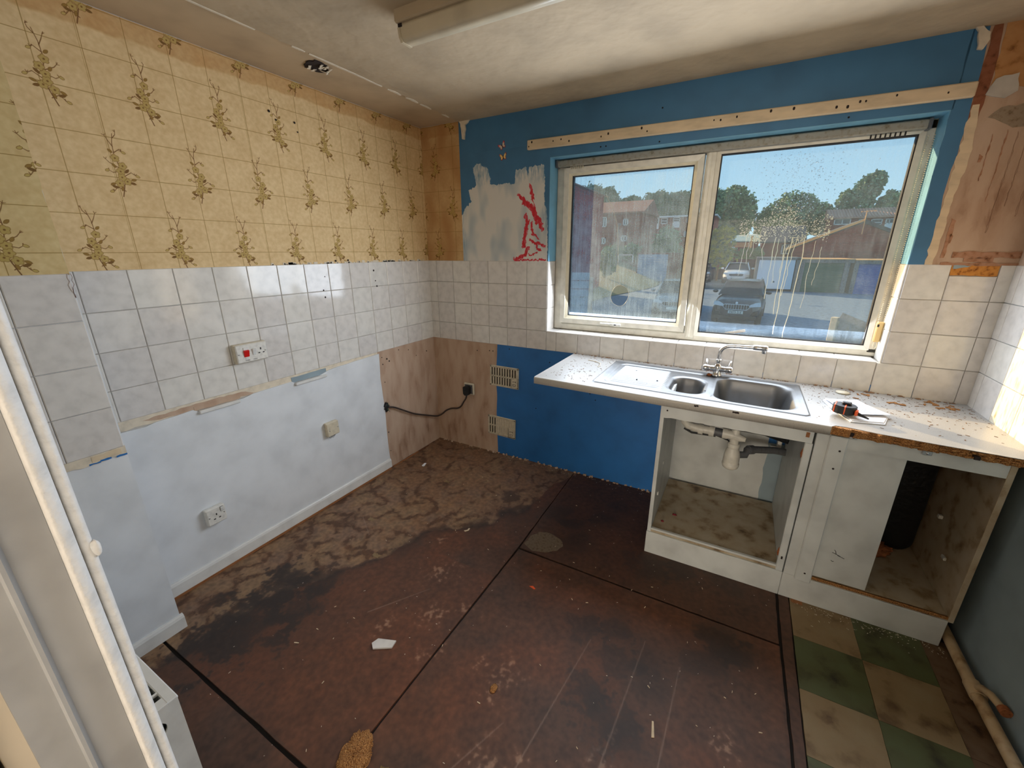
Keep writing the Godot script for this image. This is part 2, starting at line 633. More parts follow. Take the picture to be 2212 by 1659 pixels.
func make_materials() -> void:
	M.tile = [
		mat(c8(223, 219, 213), 0.09, {tex = TX.mottle, per = 3.0, bump = TX.ripple, cm = 0.012}),
		mat(c8(218, 214, 209), 0.09, {tex = TX.mottle, per = 3.3, bump = TX.ripple, cm = 0.014}),
		mat(c8(226, 223, 216), 0.09, {tex = TX.mottle, per = 2.7, bump = TX.ripple, cm = 0.011})]
	M.grout = mat(c8(196, 190, 180), 0.9, {tex = TX.soft, per = 4.0})
	M.sunlit_tile = mat(c8(236, 227, 206), 0.12, {tex = TX.grime, per = Vector3(1.5, 1.0, 4.0), bump = TX.ripple, cm = 0.012})  # cream tint puts sunlight into the tile colour; texture adds brown streaks
	M.ceiling = mat(c8(190, 170, 141), 0.9, {tex = TX.soft, per = 0.8, bump = TX.stipple, cm = 0.14})
	M.ceiling_strip = mat(c8(198, 174, 141), 0.9, {tex = TX.soft, per = 1.0, bump = TX.bump, cm = 0.06})
	M.torn = mat(c8(226, 214, 192), 0.95, {tex = TX.soft, per = 6.0})
	M.hole = mat(c8(40, 30, 28), 0.95, {tex = TX.grime, per = 8.0})
	M.white_board = mat(c8(226, 230, 233), 0.32, {tex = TX.mottle, per = 0.8, bump = TX.bump, cm = 0.03})
	M.white_gloss = mat(c8(226, 226, 222), 0.3, {tex = TX.mottle, per = 1.7, bump = TX.bump, cm = 0.03})
	M.white_frame = mat(c8(168, 170, 172), 0.42, {tex = TX.soft, per = 3.0, bump = TX.bump, cm = 0.05})
	M.rough_white = mat(c8(232, 232, 230), 0.6, {tex = TX.soft, per = 14.0, bump = TX.bump, cm = 0.08})
	M.plaster = mat(c8(196, 172, 151), 0.85, {tex = TX.plaster, per = Vector3(1.7, 0.5, 1.7), bump = TX.bump, cm = 0.08})
	M.blue = mat(c8(64, 120, 162), 0.55, {tex = TX.soft, per = 1.1, bump = TX.bump, cm = 0.04})
	M.blue_deep = mat(c8(40, 114, 184), 0.5, {tex = TX.soft, per = 1.3, bump = TX.bump, cm = 0.04})
	M.blue_light = mat(c8(124, 184, 216), 0.5, {tex = TX.soft, per = 1.5, bump = TX.bump, cm = 0.06})
	M.blue_grey = mat(c8(148, 166, 174), 0.55, {tex = TX.soft, per = 1.2, bump = TX.bump, cm = 0.04})
	M.upvc = mat(c8(230, 226, 212), 0.35, {tex = TX.soft, per = 4.0})
	M.upvc_dirty = mat(c8(226, 217, 192), 0.4, {tex = TX.mottle, per = 5.0})
	M.gasket = mat(c8(34, 32, 32), 0.6)
	M.timber = mat(c8(222, 202, 170), 0.75, {tex = TX.soft, per = Vector3(2.0, 6.0, 6.0)})
	M.raw_wood = mat(c8(150, 98, 58), 0.8, {tex = TX.grime, per = Vector3(6, 6, 1.2)})
	M.chipboard = mat(c8(226, 196, 156), 0.95, {tex = TX.chips, per = 9.0, bump = TX.stipple, cm = 0.3})
	M.laminate = mat(c8(172, 171, 169), 0.32, {tex = TX.speckle, per = 5.0})
	M.laminate_edge = mat(c8(186, 182, 174), 0.4, {tex = TX.speckle, per = 5.0})
	M.melamine = mat(c8(206, 209, 206), 0.42, {tex = TX.soft, per = 1.6})
	M.melamine_old = mat(c8(180, 168, 146), 0.55, {tex = TX.dirty, per = 1.3})
	M.steel = mat(c8(136, 137, 138), 0.44, {metal = 1.0, tex = TX.soft, per = 3.0, bump = TX.bump, cm = 0.008})
	M.chrome = mat(c8(214, 214, 214), 0.1, {metal = 1.0, tex = TX.mottle, per = 20.0})
	M.zinc = mat(c8(190, 190, 186), 0.35, {metal = 0.9})
	M.plastic = mat(c8(228, 226, 218), 0.35, {tex = TX.soft, per = 12.0})
	M.plastic_old = mat(c8(214, 204, 180), 0.45, {tex = TX.soft, per = 9.0})
	M.pipe_white = mat(c8(224, 220, 208), 0.4, {tex = TX.soft, per = 8.0})
	M.pipe_grey = mat(c8(92, 94, 98), 0.5, {tex = TX.grime, per = 5.0})
	M.black = mat(c8(22, 22, 23), 0.45)
	M.black_rubber = mat(c8(30, 30, 32), 0.6, {tex = TX.soft, per = 20.0})
	M.dark_gap = mat(c8(26, 20, 17), 0.95)
	M.orange = mat(c8(232, 92, 36), 0.45)
	M.red = mat(c8(205, 30, 24), 0.35)
	M.cable = mat(c8(62, 52, 48), 0.5, {tex = TX.soft, per = 20.0})
	M.rust = mat(c8(158, 96, 56), 0.8, {tex = TX.dirty, per = 9.0})
	M.paper = mat(c8(238, 238, 240), 0.8, {tex = TX.soft, per = 8.0})
	M.slab = mat(c8(88, 70, 56), 0.9, {tex = TX.dirty, per = 2.0})
	M.cream_square = mat(c8(138, 118, 85), 0.55, {tex = TX.dirty, per = 0.9, bump = TX.bump, cm = 0.03})
	M.green_square = mat(c8(80, 86, 50), 0.5, {tex = TX.dirty, per = 1.1, bump = TX.bump, cm = 0.03})
	M.brown_square = mat(c8(104, 82, 60), 0.7, {tex = TX.dirty, per = 2.2})
	M.old_paint = mat(c8(196, 174, 140), 0.5, {tex = TX.dirty, per = 2.0})
	M.hall = mat(c8(226, 214, 194), 0.9, {tex = TX.soft, per = 0.8})
	M.carpet = mat(c8(120, 100, 84), 0.95, {tex = TX.mottle, per = 3.0})
	M.glass = mat(Color(0.92, 0.96, 0.96, 0.04), 0.02)
	M.glass.metallic_specular = 0.12
	M.glass.transparency = BaseMaterial3D.TRANSPARENCY_ALPHA
	M.drop = mat(Color(1, 1, 1, 0.0), 0.0)
	M.drop.refraction_enabled = true
	M.drop.refraction_scale = 0.033
	M.scale = mat(c8(226, 228, 222), 0.6)
	M.scale.backlight_enabled = true
	M.scale.backlight = Color(0.9, 0.9, 0.85)
	var glow := mat(c8(250, 240, 222), 0.9)  # glow for the two invented hall windows
	glow.emission_enabled = true
	glow.emission = c8(255, 238, 212)
	glow.emission_energy_multiplier = 0.8
	M.fill_glow = glow


func build_shell() -> void:
	var wm: Material = M.grout
	# outer bodies; every face in view wears its own finish
	var wl := structure("wall_left")
	var s := Shape.new()
	s.span(Vector3(-0.2, -0.15, -0.28), Vector3(0, RH + 0.2, RD + 0.085))
	part("masonry", s, wm, wl)
	var wb := structure("wall_back")
	s = Shape.new()
	s.span(Vector3(-0.2, -0.15, -0.28), Vector3(0.99, RH + 0.2, 0))
	s.span(Vector3(2.755, -0.15, -0.28), Vector3(RW + 0.2, RH + 0.2, 0))
	s.span(Vector3(0.99, -0.15, -0.28), Vector3(2.755, 1.012, 0))
	s.span(Vector3(0.99, 2.072, -0.28), Vector3(2.755, RH + 0.2, 0))
	part("masonry", s, wm, wb)
	var wr := structure("wall_right")
	s = Shape.new()
	s.span(Vector3(RW, -0.15, -0.28), Vector3(RW + 0.2, RH + 0.2, RD + 0.085))
	part("masonry", s, M.blue_grey, wr)

	var c := structure("ceiling")
	s = Shape.new()
	s.span(Vector3(-0.2, RH + 0.003, -0.28), Vector3(RW + 0.2, RH + 0.2, RD + 0.085))
	part("deck", s, M.ceiling_strip, c)
	# artex skin that stops in a torn line a foot from the left wall
	var edge := PackedVector2Array([Vector2(RW, 0.0), Vector2(RW, RD), Vector2(0.42, RD)])
	for i in 60:
		var z := RD - RD * i / 59.0
		var x := 0.335 + 0.02 * sin(z * 1.4) + rng.randf_range(-0.006, 0.006)
		if i == 0:
			x = 0.42
		edge.append(Vector2(x, z))
	slab("artex_skin", edge, -0.003, 0.006, CEIL, M.ceiling, c)
	# white torn lip along that line
	var lip: Shape
	for seg in [[0.12, 0.19, 0.012], [0.30, 0.40, 0.010], [0.42, 0.52, 0.016], [0.56, 0.66, 0.012], [0.70, 1.12, 0.006], [1.14, 1.2, 0.004], [1.35, 1.7, 0.003]]:
		var o := PackedVector2Array()
		var m := 10
		for i in m + 1:
			var z: float = lerpf(seg[0], seg[1], float(i) / m)
			o.append(Vector2(0.335 + 0.02 * sin(z * 1.4) - 0.004 - rng.randf() * 0.003, z))
		for i in m + 1:
			var z: float = lerpf(seg[1], seg[0], float(i) / m)
			o.append(Vector2(0.335 + 0.02 * sin(z * 1.4) + seg[2] * sin(PI * (1.0 - float(i) / m)) * rng.randf_range(0.6, 1.0) + 0.002, z))
		lip = Shape.new(CEIL)
		lip.prism(o, 0.0, 0.0085)
		part("torn_edge", lip, M.torn, c)
	# old hole knocked through the plasterboard
	slab("hole", ragged(P([0.20, 1.03, 0.21, 0.96, 0.235, 0.925, 0.265, 0.95, 0.30, 0.985, 0.305, 1.055, 0.25, 1.06]), 0.012, 0.006), -0.004, 0.0015, CEIL, M.hole, c)
	var rag := Shape.new(CEIL)
	for i in 9:
		var p := Vector2(rng.randf_range(0.215, 0.295), rng.randf_range(0.945, 1.045))
		rag.at(CEIL * Transform3D(Basis(Vector3(rng.randf(), rng.randf(), rng.randf()).normalized(), rng.randf_range(-0.7, 0.7)), Vector3(p.x, p.y, 0.006)))
		rag.prism(ragged(rect(-0.014, -0.006, 0.016, 0.007), 0.006, 0.003), 0, 0.0015)
	part("torn_paper", rag, M.torn, c).set_meta("kind", "stuff")

	# near wall with the doorway in it, and the hall behind
	var wn := structure("wall_near")
	s = Shape.new()
	s.span(Vector3(0, -0.1, RD), Vector3(1.585, RH + 0.01, RD + 0.085))
	s.span(Vector3(2.475, -0.1, RD), Vector3(4.3, RH + 0.01, RD + 0.085))
	s.span(Vector3(1.585, 2.03, RD), Vector3(2.475, RH + 0.01, RD + 0.085))
	part("plaster", s, M.hall, wn)
	shell("wall_hall_left", Vector3(0.7, -0.1, RD + 0.085), Vector3(0.9, RH + 0.01, 8.7), M.hall)
	var wh := structure("wall_hall_right")
	s = Shape.new()
	s.span(Vector3(4.1, -0.1, RD + 0.085), Vector3(4.3, RH + 0.01, 3.0))
	s.span(Vector3(4.1, -0.1, 5.8), Vector3(4.3, RH + 0.01, 8.7))
	s.span(Vector3(4.1, -0.1, 3.0), Vector3(4.3, 0.8, 5.8))
	s.span(Vector3(4.1, 2.2, 3.0), Vector3(4.3, RH + 0.01, 5.8))
	part("plaster", s, M.hall, wh)
	var w3 := structure("window_3")  # invented window that houses the side fill light
	s = Shape.new()
	s.span(Vector3(4.17, 0.82, 3.02), Vector3(4.18, 2.18, 5.78))
	part("fill_glow_pane", s, M.fill_glow, w3)
	s = Shape.new()
	for r in [[0.8, 3.0, 0.84, 5.8], [2.16, 3.0, 2.2, 5.8], [0.8, 3.0, 2.2, 3.04], [0.8, 5.76, 2.2, 5.8], [0.8, 4.38, 2.2, 4.42]]:
		s.span(Vector3(4.15, r[0], r[1]), Vector3(4.20, r[2], r[3]), 0.004)
	part("frame", s, M.white_gloss, w3)
	var wf := structure("wall_hall_far")
	s = Shape.new()
	s.span(Vector3(0.9, -0.1, 8.5), Vector3(1.1, RH + 0.01, 8.7))
	s.span(Vector3(3.2, -0.1, 8.5), Vector3(4.3, RH + 0.01, 8.7))
	s.span(Vector3(1.1, -0.1, 8.5), Vector3(3.2, 0.65, 8.7))
	s.span(Vector3(1.1, 2.25, 8.5), Vector3(3.2, RH + 0.01, 8.7))
	part("plaster", s, M.hall, wf)
	shell("ceiling_hall", Vector3(0.7, RH, RD + 0.09), Vector3(4.3, RH + 0.2, 8.7), M.hall)
	shell("floor_hall", Vector3(0.7, -0.15, RD + 0.01), Vector3(4.3, -0.002, 8.7), M.carpet)
	var w2 := structure("window_2")  # invented window that houses the far fill light
	s = Shape.new()
	s.span(Vector3(1.13, 0.68, 8.56), Vector3(3.17, 2.22, 8.57))
	part("fill_glow_pane", s, M.fill_glow, w2)
	s = Shape.new()
	for r in [[1.1, 0.65, 3.2, 0.69], [1.1, 2.21, 3.2, 2.25], [1.1, 0.65, 1.14, 2.25], [3.16, 0.65, 3.2, 2.25], [2.13, 0.65, 2.17, 2.25]]:
		s.span(Vector3(r[0], r[1], 8.54), Vector3(r[2], r[3], 8.60), 0.004)
	part("frame", s, M.white_gloss, w2)


func tile_mesh() -> ArrayMesh:
	if TX.has("tile_mesh"):
		return TX.tile_mesh
	var s := Shape.new()
	var h := (T - 0.0018) * 0.5
	var c := 0.0022
	var f := 0.0065
	var p := func(x: float, y: float, z: float) -> Vector3: return Vector3(x, y, z)
	s.quad(p.call(-h + c, -h + c, f), p.call(h - c, -h + c, f), p.call(h - c, h - c, f), p.call(-h + c, h - c, f), 2)
	s.quad(p.call(-h, -h, f - c), p.call(h, -h, f - c), p.call(h - c, -h + c, f), p.call(-h + c, -h + c, f), 3)
	s.quad(p.call(h, -h, f - c), p.call(h, h, f - c), p.call(h - c, h - c, f), p.call(h - c, -h + c, f), 4)
	s.quad(p.call(h, h, f - c), p.call(-h, h, f - c), p.call(-h + c, h - c, f), p.call(h - c, h - c, f), 5)
	s.quad(p.call(-h, h, f - c), p.call(-h, -h, f - c), p.call(-h + c, -h + c, f), p.call(-h + c, h - c, f), 6)
	for k in 4:
		var a: Vector3 = [Vector3(-h, -h, 0), Vector3(h, -h, 0), Vector3(h, h, 0), Vector3(-h, h, 0)][k]
		var b: Vector3 = [Vector3(h, -h, 0), Vector3(h, h, 0), Vector3(-h, h, 0), Vector3(-h, -h, 0)][k]
		s.quad(a, b, b + Vector3(0, 0, f - c), a + Vector3(0, 0, f - c))
	TX.tile_mesh = s.mesh()
	return TX.tile_mesh


# one glazed tile covering u0..u1, y0..y1; turn faces it out of its wall
func tile(parent: Node, turn: Basis, centre: Vector3, w: float, h: float, m: Material = null) -> void:
	var b := turn * Basis(Vector3(rng.randf_range(-1, 1), rng.randf_range(-1, 1), 0.001).normalized(), rng.randf_range(0.0, 0.006))
	b = b * Basis().scaled(Vector3(w / T, h / T, 1.0))
	part("tile", tile_mesh(), m if m else M.tile[rng.randi() % 3], parent, Transform3D(b, centre))


func rows() -> Array:
	var o := []
	for k in 4:
		o.append([YT - k * T - T, YT - k * T] if k < 3 else [0.884, YT - 3 * T])
	return o


func build_left_wall() -> void:
	var wl := get_node("wall_left")
	slab("wallpaper", ragged(rect(0.0, 1.470, 2.04, RH), 0.03, 0.0015), 0, 0.002, LEFT, mat(Color.WHITE, 0.75, {map = 1, tex = wallpaper(0.0, 2.05, 0.0, 31), rect = Rect2(0, 1.44, 2.05, 0.93)}), wl)
	var turn := Basis(Vector3.UP, PI / 2)
	var edges := [0.004, 0.138]
	while edges[-1] < 2.0:
		edges.append(edges[-1] + T)
	for i in edges.size() - 1:
		for r in rows():
			tile(wl, turn, Vector3(0, (r[0] + r[1]) / 2, (edges[i] + edges[i + 1]) / 2), edges[i + 1] - edges[i], r[1] - r[0])
	# torn wallpaper fringe and filler above the tiles
	var fr := Shape.new(LEFT)
	for i in 70:
		var z := rng.randf_range(0.02, 1.25)
		fr.prism(ragged(rect(z, 1.468, z + rng.randf_range(0.006, 0.03), 1.472 + rng.randf_range(0.003, 0.012)), 0.006, 0.002), 0.001, 0.004)
	part("torn_paper_fringe", fr, M.torn, wl).set_meta("kind", "stuff")
	# plaster showing between tiles and board, then bare plaster to the corner
	slab("filler_strip", ragged(rect(0.60, 0.845, 2.02, 0.886), 0.03, 0.004), 0, 0.003, LEFT, M.torn, wl)
	slab("bare_plaster", ragged(P([1.42, 0.848, 1.50, 0.872, 1.70, 0.876, 1.90, 0.866, 1.84, 0.850]), 0.02, 0.003), 0.001, 0.0042, LEFT, M.plaster, wl)
	slab("bare_plaster", ragged(rect(0.0, 0.0, 0.60, 0.886), 0.05, 0.002), 0, 0.004, LEFT, M.plaster, wl)
	# holes for screws, old fixings
	var hl: Shape
	for p in [[0.93, 1.40], [0.95, 1.325], [0.945, 1.285], [0.56, 1.42], [0.553, 1.355], [0.545, 1.32], [0.75, 1.487], [0.84, 1.485], [1.11, 2.18], [1.08, 2.15], [0.98, 2.16], [0.97, 2.12], [0.52, 0.82], [0.50, 0.80], [0.565, 0.84], [0.562, 0.79], [0.40, 0.86], [0.30, 0.84], [0.56, 0.66], [0.573, 0.28], [0.57, 0.13], [0.22, 0.78], [0.10, 0.79]]:
		var r := rng.randf_range(0.003, 0.006)
		hl = Shape.new(LEFT)
		hl.prism(rounded(p[0] - r, p[1] - r, p[0] + r, p[1] + r, r * 0.9, 3), 0.0045 if p[1] > 1.48 or p[1] < 0.88 else 0.0066, 0.0072 if p[1] < 1.48 and p[1] > 0.88 else 0.0052)
		part("screw_hole", hl, M.dark_gap, wl)
	# painted board over the lower wall
	var board := P([0.588, 0.055, 0.594, 0.20, 0.590, 0.45, 0.602, 0.70, 0.592, 0.872, 0.80, 0.868, 0.93, 0.864, 1.0, 0.858, 1.06, 0.842, 1.22, 0.842, 1.235, 0.852, 1.45, 0.848, 1.50, 0.838, 1.70, 0.838, 1.72, 0.852, 1.86, 0.846, 1.90, 0.838, 2.02, 0.842, 2.02, 0.055])
	slab("white_board", ragged(board, 0.06, 0.002), 0.0, 0.010, LEFT, M.white_board, wl)
	for z in [[1.02, 1.22], [1.52, 1.70]]:
		var s := Shape.new(LEFT)
		s.span(Vector3(z[0], 0.826, 0.004), Vector3(z[1], 0.842, 0.024), 0.003)
		part("batten_end", s, M.white_gloss, wl)
		slab("exposed_gap", ragged(rect(z[0] - 0.01, 0.843, z[1] + 0.012, 0.874 if z[0] < 1.3 else 0.862), 0.03, 0.002), 0.003, 0.0052, LEFT, M.blue_grey if z[0] < 1.3 else M.plaster, wl)
	# pier that stands out of the wall beside the door
	var pier := structure("wall_pier")
	var s2 := Shape.new()
	s2.span(Vector3(-0.01, -0.05, 2.035), Vector3(0.22, RH + 0.01, RD + 0.01))
	part("masonry", s2, M.white_board, pier)
	var PIER := Transform3D(LEFT.basis, Vector3(0.22, 0, 0))
	slab("wallpaper", ragged(rect(2.035, 1.468, RD, RH), 0.03, 0.0015), 0, 0.002, PIER, mat(c8(240, 246, 238), 0.75, {map = 1, tex = wallpaper(2.0, 0.5, 0.0, 45), rect = Rect2(2.0, 1.44, 0.5, 0.93)}), pier)
	for r in rows():
		var y0: float = r[0]
		var y1: float = r[1]
		if y0 < 0.9:
			y0 = 0.862
		for z in [2.038, 2.038 + T, 2.038 + 2 * T]:
			var z1 := minf(z + T, RD)
			tile(pier, turn, Vector3(0.22, (y0 + y1) / 2, (z + z1) / 2), z1 - z, y1 - y0)
	slab("filler_strip", ragged(rect(2.036, 0.83, RD, 0.864), 0.02, 0.004), 0, 0.003, PIER, M.torn, pier)
	slab("bare_plaster", ragged(rect(2.05, 0.838, 2.13, 0.858), 0.015, 0.003), 0.001, 0.004, PIER, M.timber, pier)
	var bk: Shape
	for z in [[2.036, 0.828], [2.08, 0.832], [2.11, 0.829]]:
		bk = Shape.new(PIER)
		bk.prism(ragged(rect(z[0], z[1], z[0] + 0.03, z[1] + 0.006), 0.008, 0.002), 0.001, 0.004)
		part("blue_paint_line", bk, M.blue_deep, pier)
	var brk := Shape.new(PIER)
	brk.prism(ragged(P([2.034, 1.472, 2.042, 1.470, 2.046, 1.425, 2.038, 1.395]), 0.01, 0.003), 0.004, 0.0078)
	part("broken_corner", brk, M.rust, pier)
	# skirting: on the board, and returning round the pier
	var b1 := structure("baseboard_left")
	var sk := P([0.0, 0.0, 0.018, 0.0, 0.018, 0.052, 0.014, 0.062, 0.010, 0.066, 0.0, 0.066])
	s2 = Shape.new(Transform3D(Basis(Vector3(1, 0, 0), Vector3(0, 1, 0), Vector3(0, 0, 1)), Vector3(0.006, 0.012, 0)))
	s2.prism(sk, 0.592, 2.04)
	part("moulding", s2, M.white_gloss, b1)
	s2 = Shape.new()
	s2.span(Vector3(0.0, 0.0, 0.60), Vector3(0.026, 0.013, 2.04))
	part("bare_wood_edge", s2, M.raw_wood, b1)
	var b2 := structure("baseboard_pier")
	s2 = Shape.new(Transform3D(Basis(), Vector3(0.216, 0.0, 0)))
	s2.prism(sk, 2.025, RD)
	part("moulding", s2, M.white_gloss, b2)


# flat paint marks on the upper back wall: blue coat, white patch of brushwork, red daubs
func paint_marks() -> ImageTexture:
	var x0 := 0.30
	var y0 := 1.45
	var w := 0.70
	var h := 0.70
	var n1 := noise(51, 6.0, 3)
	var n2 := noise(52, 40.0, 3)
	var n3 := noise(53, 5.0, 2)
	var patch := P([0.29, 1.44, 0.985, 1.44, 0.982, 1.70, 0.972, 1.79, 0.958, 1.80, 0.957, 1.975, 0.952, 1.978, 0.951, 2.034, 0.849, 2.036, 0.842, 1.985, 0.832, 2.033, 0.754, 2.020, 0.747, 1.944, 0.70, 1.952, 0.63, 1.95, 0.56, 1.955, 0.566, 1.995, 0.536, 2.062, 0.525, 2.055, 0.48, 2.084, 0.428, 2.066, 0.448, 1.985, 0.452, 1.95, 0.388, 1.93, 0.41, 1.86, 0.36, 1.82, 0.324, 1.775])
	var reds := [
		[[0.859, 1.925, 0.868, 1.885, 0.876, 1.852], 0.013], [[0.868, 1.85, 0.893, 1.80, 0.915, 1.73], 0.005],
		[[0.775, 1.877, 0.80, 1.858, 0.845, 1.823, 0.885, 1.79, 0.905, 1.745, 0.925, 1.71, 0.945, 1.665], 0.014],
		[[0.812, 1.835, 0.85, 1.81, 0.885, 1.775, 0.905, 1.71], 0.016], [[0.825, 1.748, 0.838, 1.72, 0.832, 1.67, 0.818, 1.62, 0.814, 1.565], 0.016],
		[[0.868, 1.71, 0.872, 1.67, 0.882, 1.64], 0.008], [[0.93, 1.73, 0.945, 1.70], 0.008], [[0.86, 1.60, 0.89, 1.585, 0.925, 1.582, 0.965, 1.567], 0.010],
		[[0.905, 1.58, 0.912, 1.555, 0.935, 1.538], 0.008], [[0.745, 1.485, 0.78, 1.495, 0.825, 1.512, 0.845, 1.555], 0.014], [[0.74, 1.478, 0.85, 1.480, 0.97, 1.482], 0.006],
		[[0.85, 1.513, 0.885, 1.517, 0.91, 1.53], 0.006], [[0.87, 1.64, 0.90, 1.63, 0.92, 1.605], 0.006]]
	var f := func(u: float, v: float) -> Color:
		var x := u * w + x0
		var y := v * h + y0
		var p := Vector2(x + 0.006 * n2.get_noise_2d(x * 0.35, y), y + 0.012 * n2.get_noise_2d(x, y * 0.25))
		var base := Color(0.250, 0.470, 0.635) * (0.95 + 0.06 * n1.get_noise_2d(x, y))
		if Geometry2D.is_point_in_polygon(p, patch):
			var k := 0.95 - 0.45 * clampf((y - 1.93) * 12.0, 0, 1) * (0.5 + n2.get_noise_2d(x * 1.5, y * 0.4)) + 0.3 * n3.get_noise_2d(x * 1.6, y * 0.7)
			k -= 0.5 * clampf((0.37 - x) * 14.0, 0, 1) * (0.6 + n2.get_noise_2d(x * 1.5, y * 0.3))
			k -= 0.7 * clampf((x - 0.935) * 20.0, 0, 1) * clampf((y - 1.62) * 10, 0, 1) * (0.5 + n2.get_noise_2d(x * 1.2, y * 0.3))
			base = base.lerp(Color(0.86, 0.85, 0.825), clampf(k, 0.12, 0.98))
		for r in (reds if x > 0.72 and y < 1.94 else []):
			var pt: Array = r[0]
			for i in range(0, pt.size() - 2, 2):
				var q := Geometry2D.get_closest_point_to_segment(p, Vector2(pt[i], pt[i + 1]), Vector2(pt[i + 2], pt[i + 3]))
				var d := q.distance_to(p) - float(r[1]) * (0.8 + 0.5 * n2.get_noise_2d(x * 0.9, y * 0.9))
				if d < 0.0:
					base = base.lerp(Color(0.80, 0.10, 0.17), clampf(0.85 + 0.55 * n2.get_noise_2d(x * 1.3, y * 0.5), 0.2, 1.0))
		return base
	return img(560, 560, f)


func build_back_wall() -> void:
	var wb := get_node("wall_back")
	var none := Basis()
	slab("wallpaper", ragged(rect(0.0, 1.468, 0.332, RH), 0.03, 0.002), 0, 0.002, BACK, mat(Color.WHITE, 0.75, {map = 1, tex = wallpaper(1.5, 0.36, 0.75, 61), rect = Rect2(0, 1.44, 0.36, 0.93)}), wb)
	slab("blue_paint", rect(0.326, 1.4705, 0.99, 2.15), 0, 0.0035, BACK, mat(Color.WHITE, 0.5, {map = 1, tex = paint_marks(), rect = Rect2(0.30, 1.45, 0.70, 0.70), bump = TX.bump, cm = 0.02}), wb)
	slab("blue_paint", rect(0.326, 2.15, 0.99, RH), 0, 0.0035, BACK, M.blue, wb)
	slab("blue_paint", rect(0.99, 2.072, 2.76, RH), 0, 0.0035, BACK, M.blue, wb)
	slab("blue_paint", ragged(P([2.755, 1.468, 2.808, 1.468, 2.812, 1.60, 2.806, 1.8, 2.814, 2.0, 2.81, 2.2, 2.80, RH, 2.755, RH]), 0.05, 0.003), 0, 0.0035, BACK, M.blue, wb)
	slab("blue_paint", ragged(P([0.600, 0.90, 0.595, 0.80, 0.582, 0.62, 0.590, 0.5, 0.584, 0.3, 0.590, 0.0, 2.9, 0.0, 2.9, 0.90]), 0.04, 0.002), 0, 0.0035, BACK, M.blue_deep, wb)
	slab("bare_plaster", rect(0.0, 0.0, 0.62, 0.90), 0, 0.002, BACK, M.plaster, wb)
	# stripped strip at the right: bare plaster, drips and ragged lining paper
	slab("bare_plaster", rect(2.80, 1.462, RW, RH), 0, 0.002, BACK, M.plaster, wb)
	slab("lining_paper", ragged(P([2.81, 1.47, 2.835, 1.47, 2.842, 1.62, 2.838, 1.75, 2.85, 1.88, 2.845, 2.0, 2.835, 2.08, 2.815, 2.08]), 0.02, 0.005), 0.002, 0.0038, BACK, M.timber, wb)
	slab("brown_stain_strip", ragged(P([2.812, 2.00, 2.842, 2.02, 2.848, 2.2, 2.835, RH, 2.812, RH]), 0.03, 0.004), 0.002, 0.0034, BACK, mat(c8(142, 90, 64), 0.9, {tex = TX.dirty, per = 4.0}), wb)
	slab("old_paper", ragged(P([2.85, 2.14, 2.95, 2.12, 3.1, 2.13, 3.1, RH, 2.845, RH]), 0.03, 0.005), 0.002, 0.0034, BACK, mat(c8(190, 142, 92), 0.9, {tex = TX.dirty, per = 2.2}), wb)
	slab("mortar_patch", ragged(P([2.842, 2.11, 2.86, 2.16, 2.92, 2.17, 2.93, 2.11, 2.90, 2.09]), 0.02, 0.004), 0.002, 0.007, BACK, M.grout, wb)
	slab("grey_smear", ragged(P([2.87, 2.03, 2.90, 2.06, 3.1, 2.07, 3.1, 1.99, 2.95, 1.985]), 0.02, 0.004), 0.002, 0.0032, BACK, mat(c8(150, 134, 114), 0.9, {tex = TX.grime, per = 4.0}), wb)
	var dr: Shape
	var drip := mat(c8(176, 134, 108), 0.9, {tex = TX.dirty, per = 5.0})
	for d in [[2.862, 1.66, 1.50, 0.008], [2.90, 1.97, 1.80, 0.0016], [2.94, 1.98, 1.72, 0.0018], [2.97, 1.97, 1.60, 0.0014], [3.0, 1.97, 1.70, 0.0012], [3.04, 1.96, 1.66, 0.0014], [2.885, 1.90, 1.87, 0.006], [2.87, 1.60, 1.56, 0.005]]:
		dr = Shape.new(BACK)
		dr.prism(ragged(P([d[0] - d[3], d[1], d[0] + d[3], d[1] - 0.01, d[0] + d[3] * 0.5, d[2], d[0] - d[3], d[2]]), 0.012, 0.0022), 0.002, 0.0034)
		part("rust_drip", dr, drip, wb)
	for d in [[2.89, 1.50, 3.10, 1.525], [2.86, 1.468, 3.10, 1.480], [2.93, 1.485, 3.02, 1.50]]:
		dr = Shape.new(BACK)
		dr.prism(ragged(rect(d[0], d[1], d[2], d[3]), 0.02, 0.004), 0.002, 0.005)
		part("rust_stain", dr, drip, wb)
	# tiles
	var xs := [0.004, 0.0757]
	while xs[-1] < 0.95:
		xs.append(xs[-1] + T)
	for i in xs.size() - 1:
		for r in rows():
			tile(wb, none, Vector3((xs[i] + xs[i + 1]) / 2, (r[0] + r[1]) / 2, 0), xs[i + 1] - xs[i], r[1] - r[0])
	var r3: Array = rows()[3]
	var e := [0.9907, 1.0629]
	while e[-1] < 2.70:
		e.append(e[-1] + T)
	for i in e.size() - 1:
		var low: float = r3[0] if e[i] < 1.15 else 0.858
		tile(wb, none, Vector3((e[i] + e[i + 1]) / 2, (low + r3[1]) / 2, 0), e[i + 1] - e[i], r3[1] - low)
	for q in [[2.742, 2.9], [2.9, 3.05], [3.05, 3.094]]:
		for k in 4:
			var r: Array = rows()[k]
			var a: float = r[0]
			var b: float = r[1]
			var x0: float = q[0]
			if k < 3 and q[0] < 2.8:
				x0 = 2.757
			if k == 0 and x0 == 2.9:
				b = 1.425
			if k == 3:
				a = 0.845
			tile(wb, none, Vector3((x0 + q[1]) / 2, (a + b) / 2, 0), q[1] - x0, b - a)
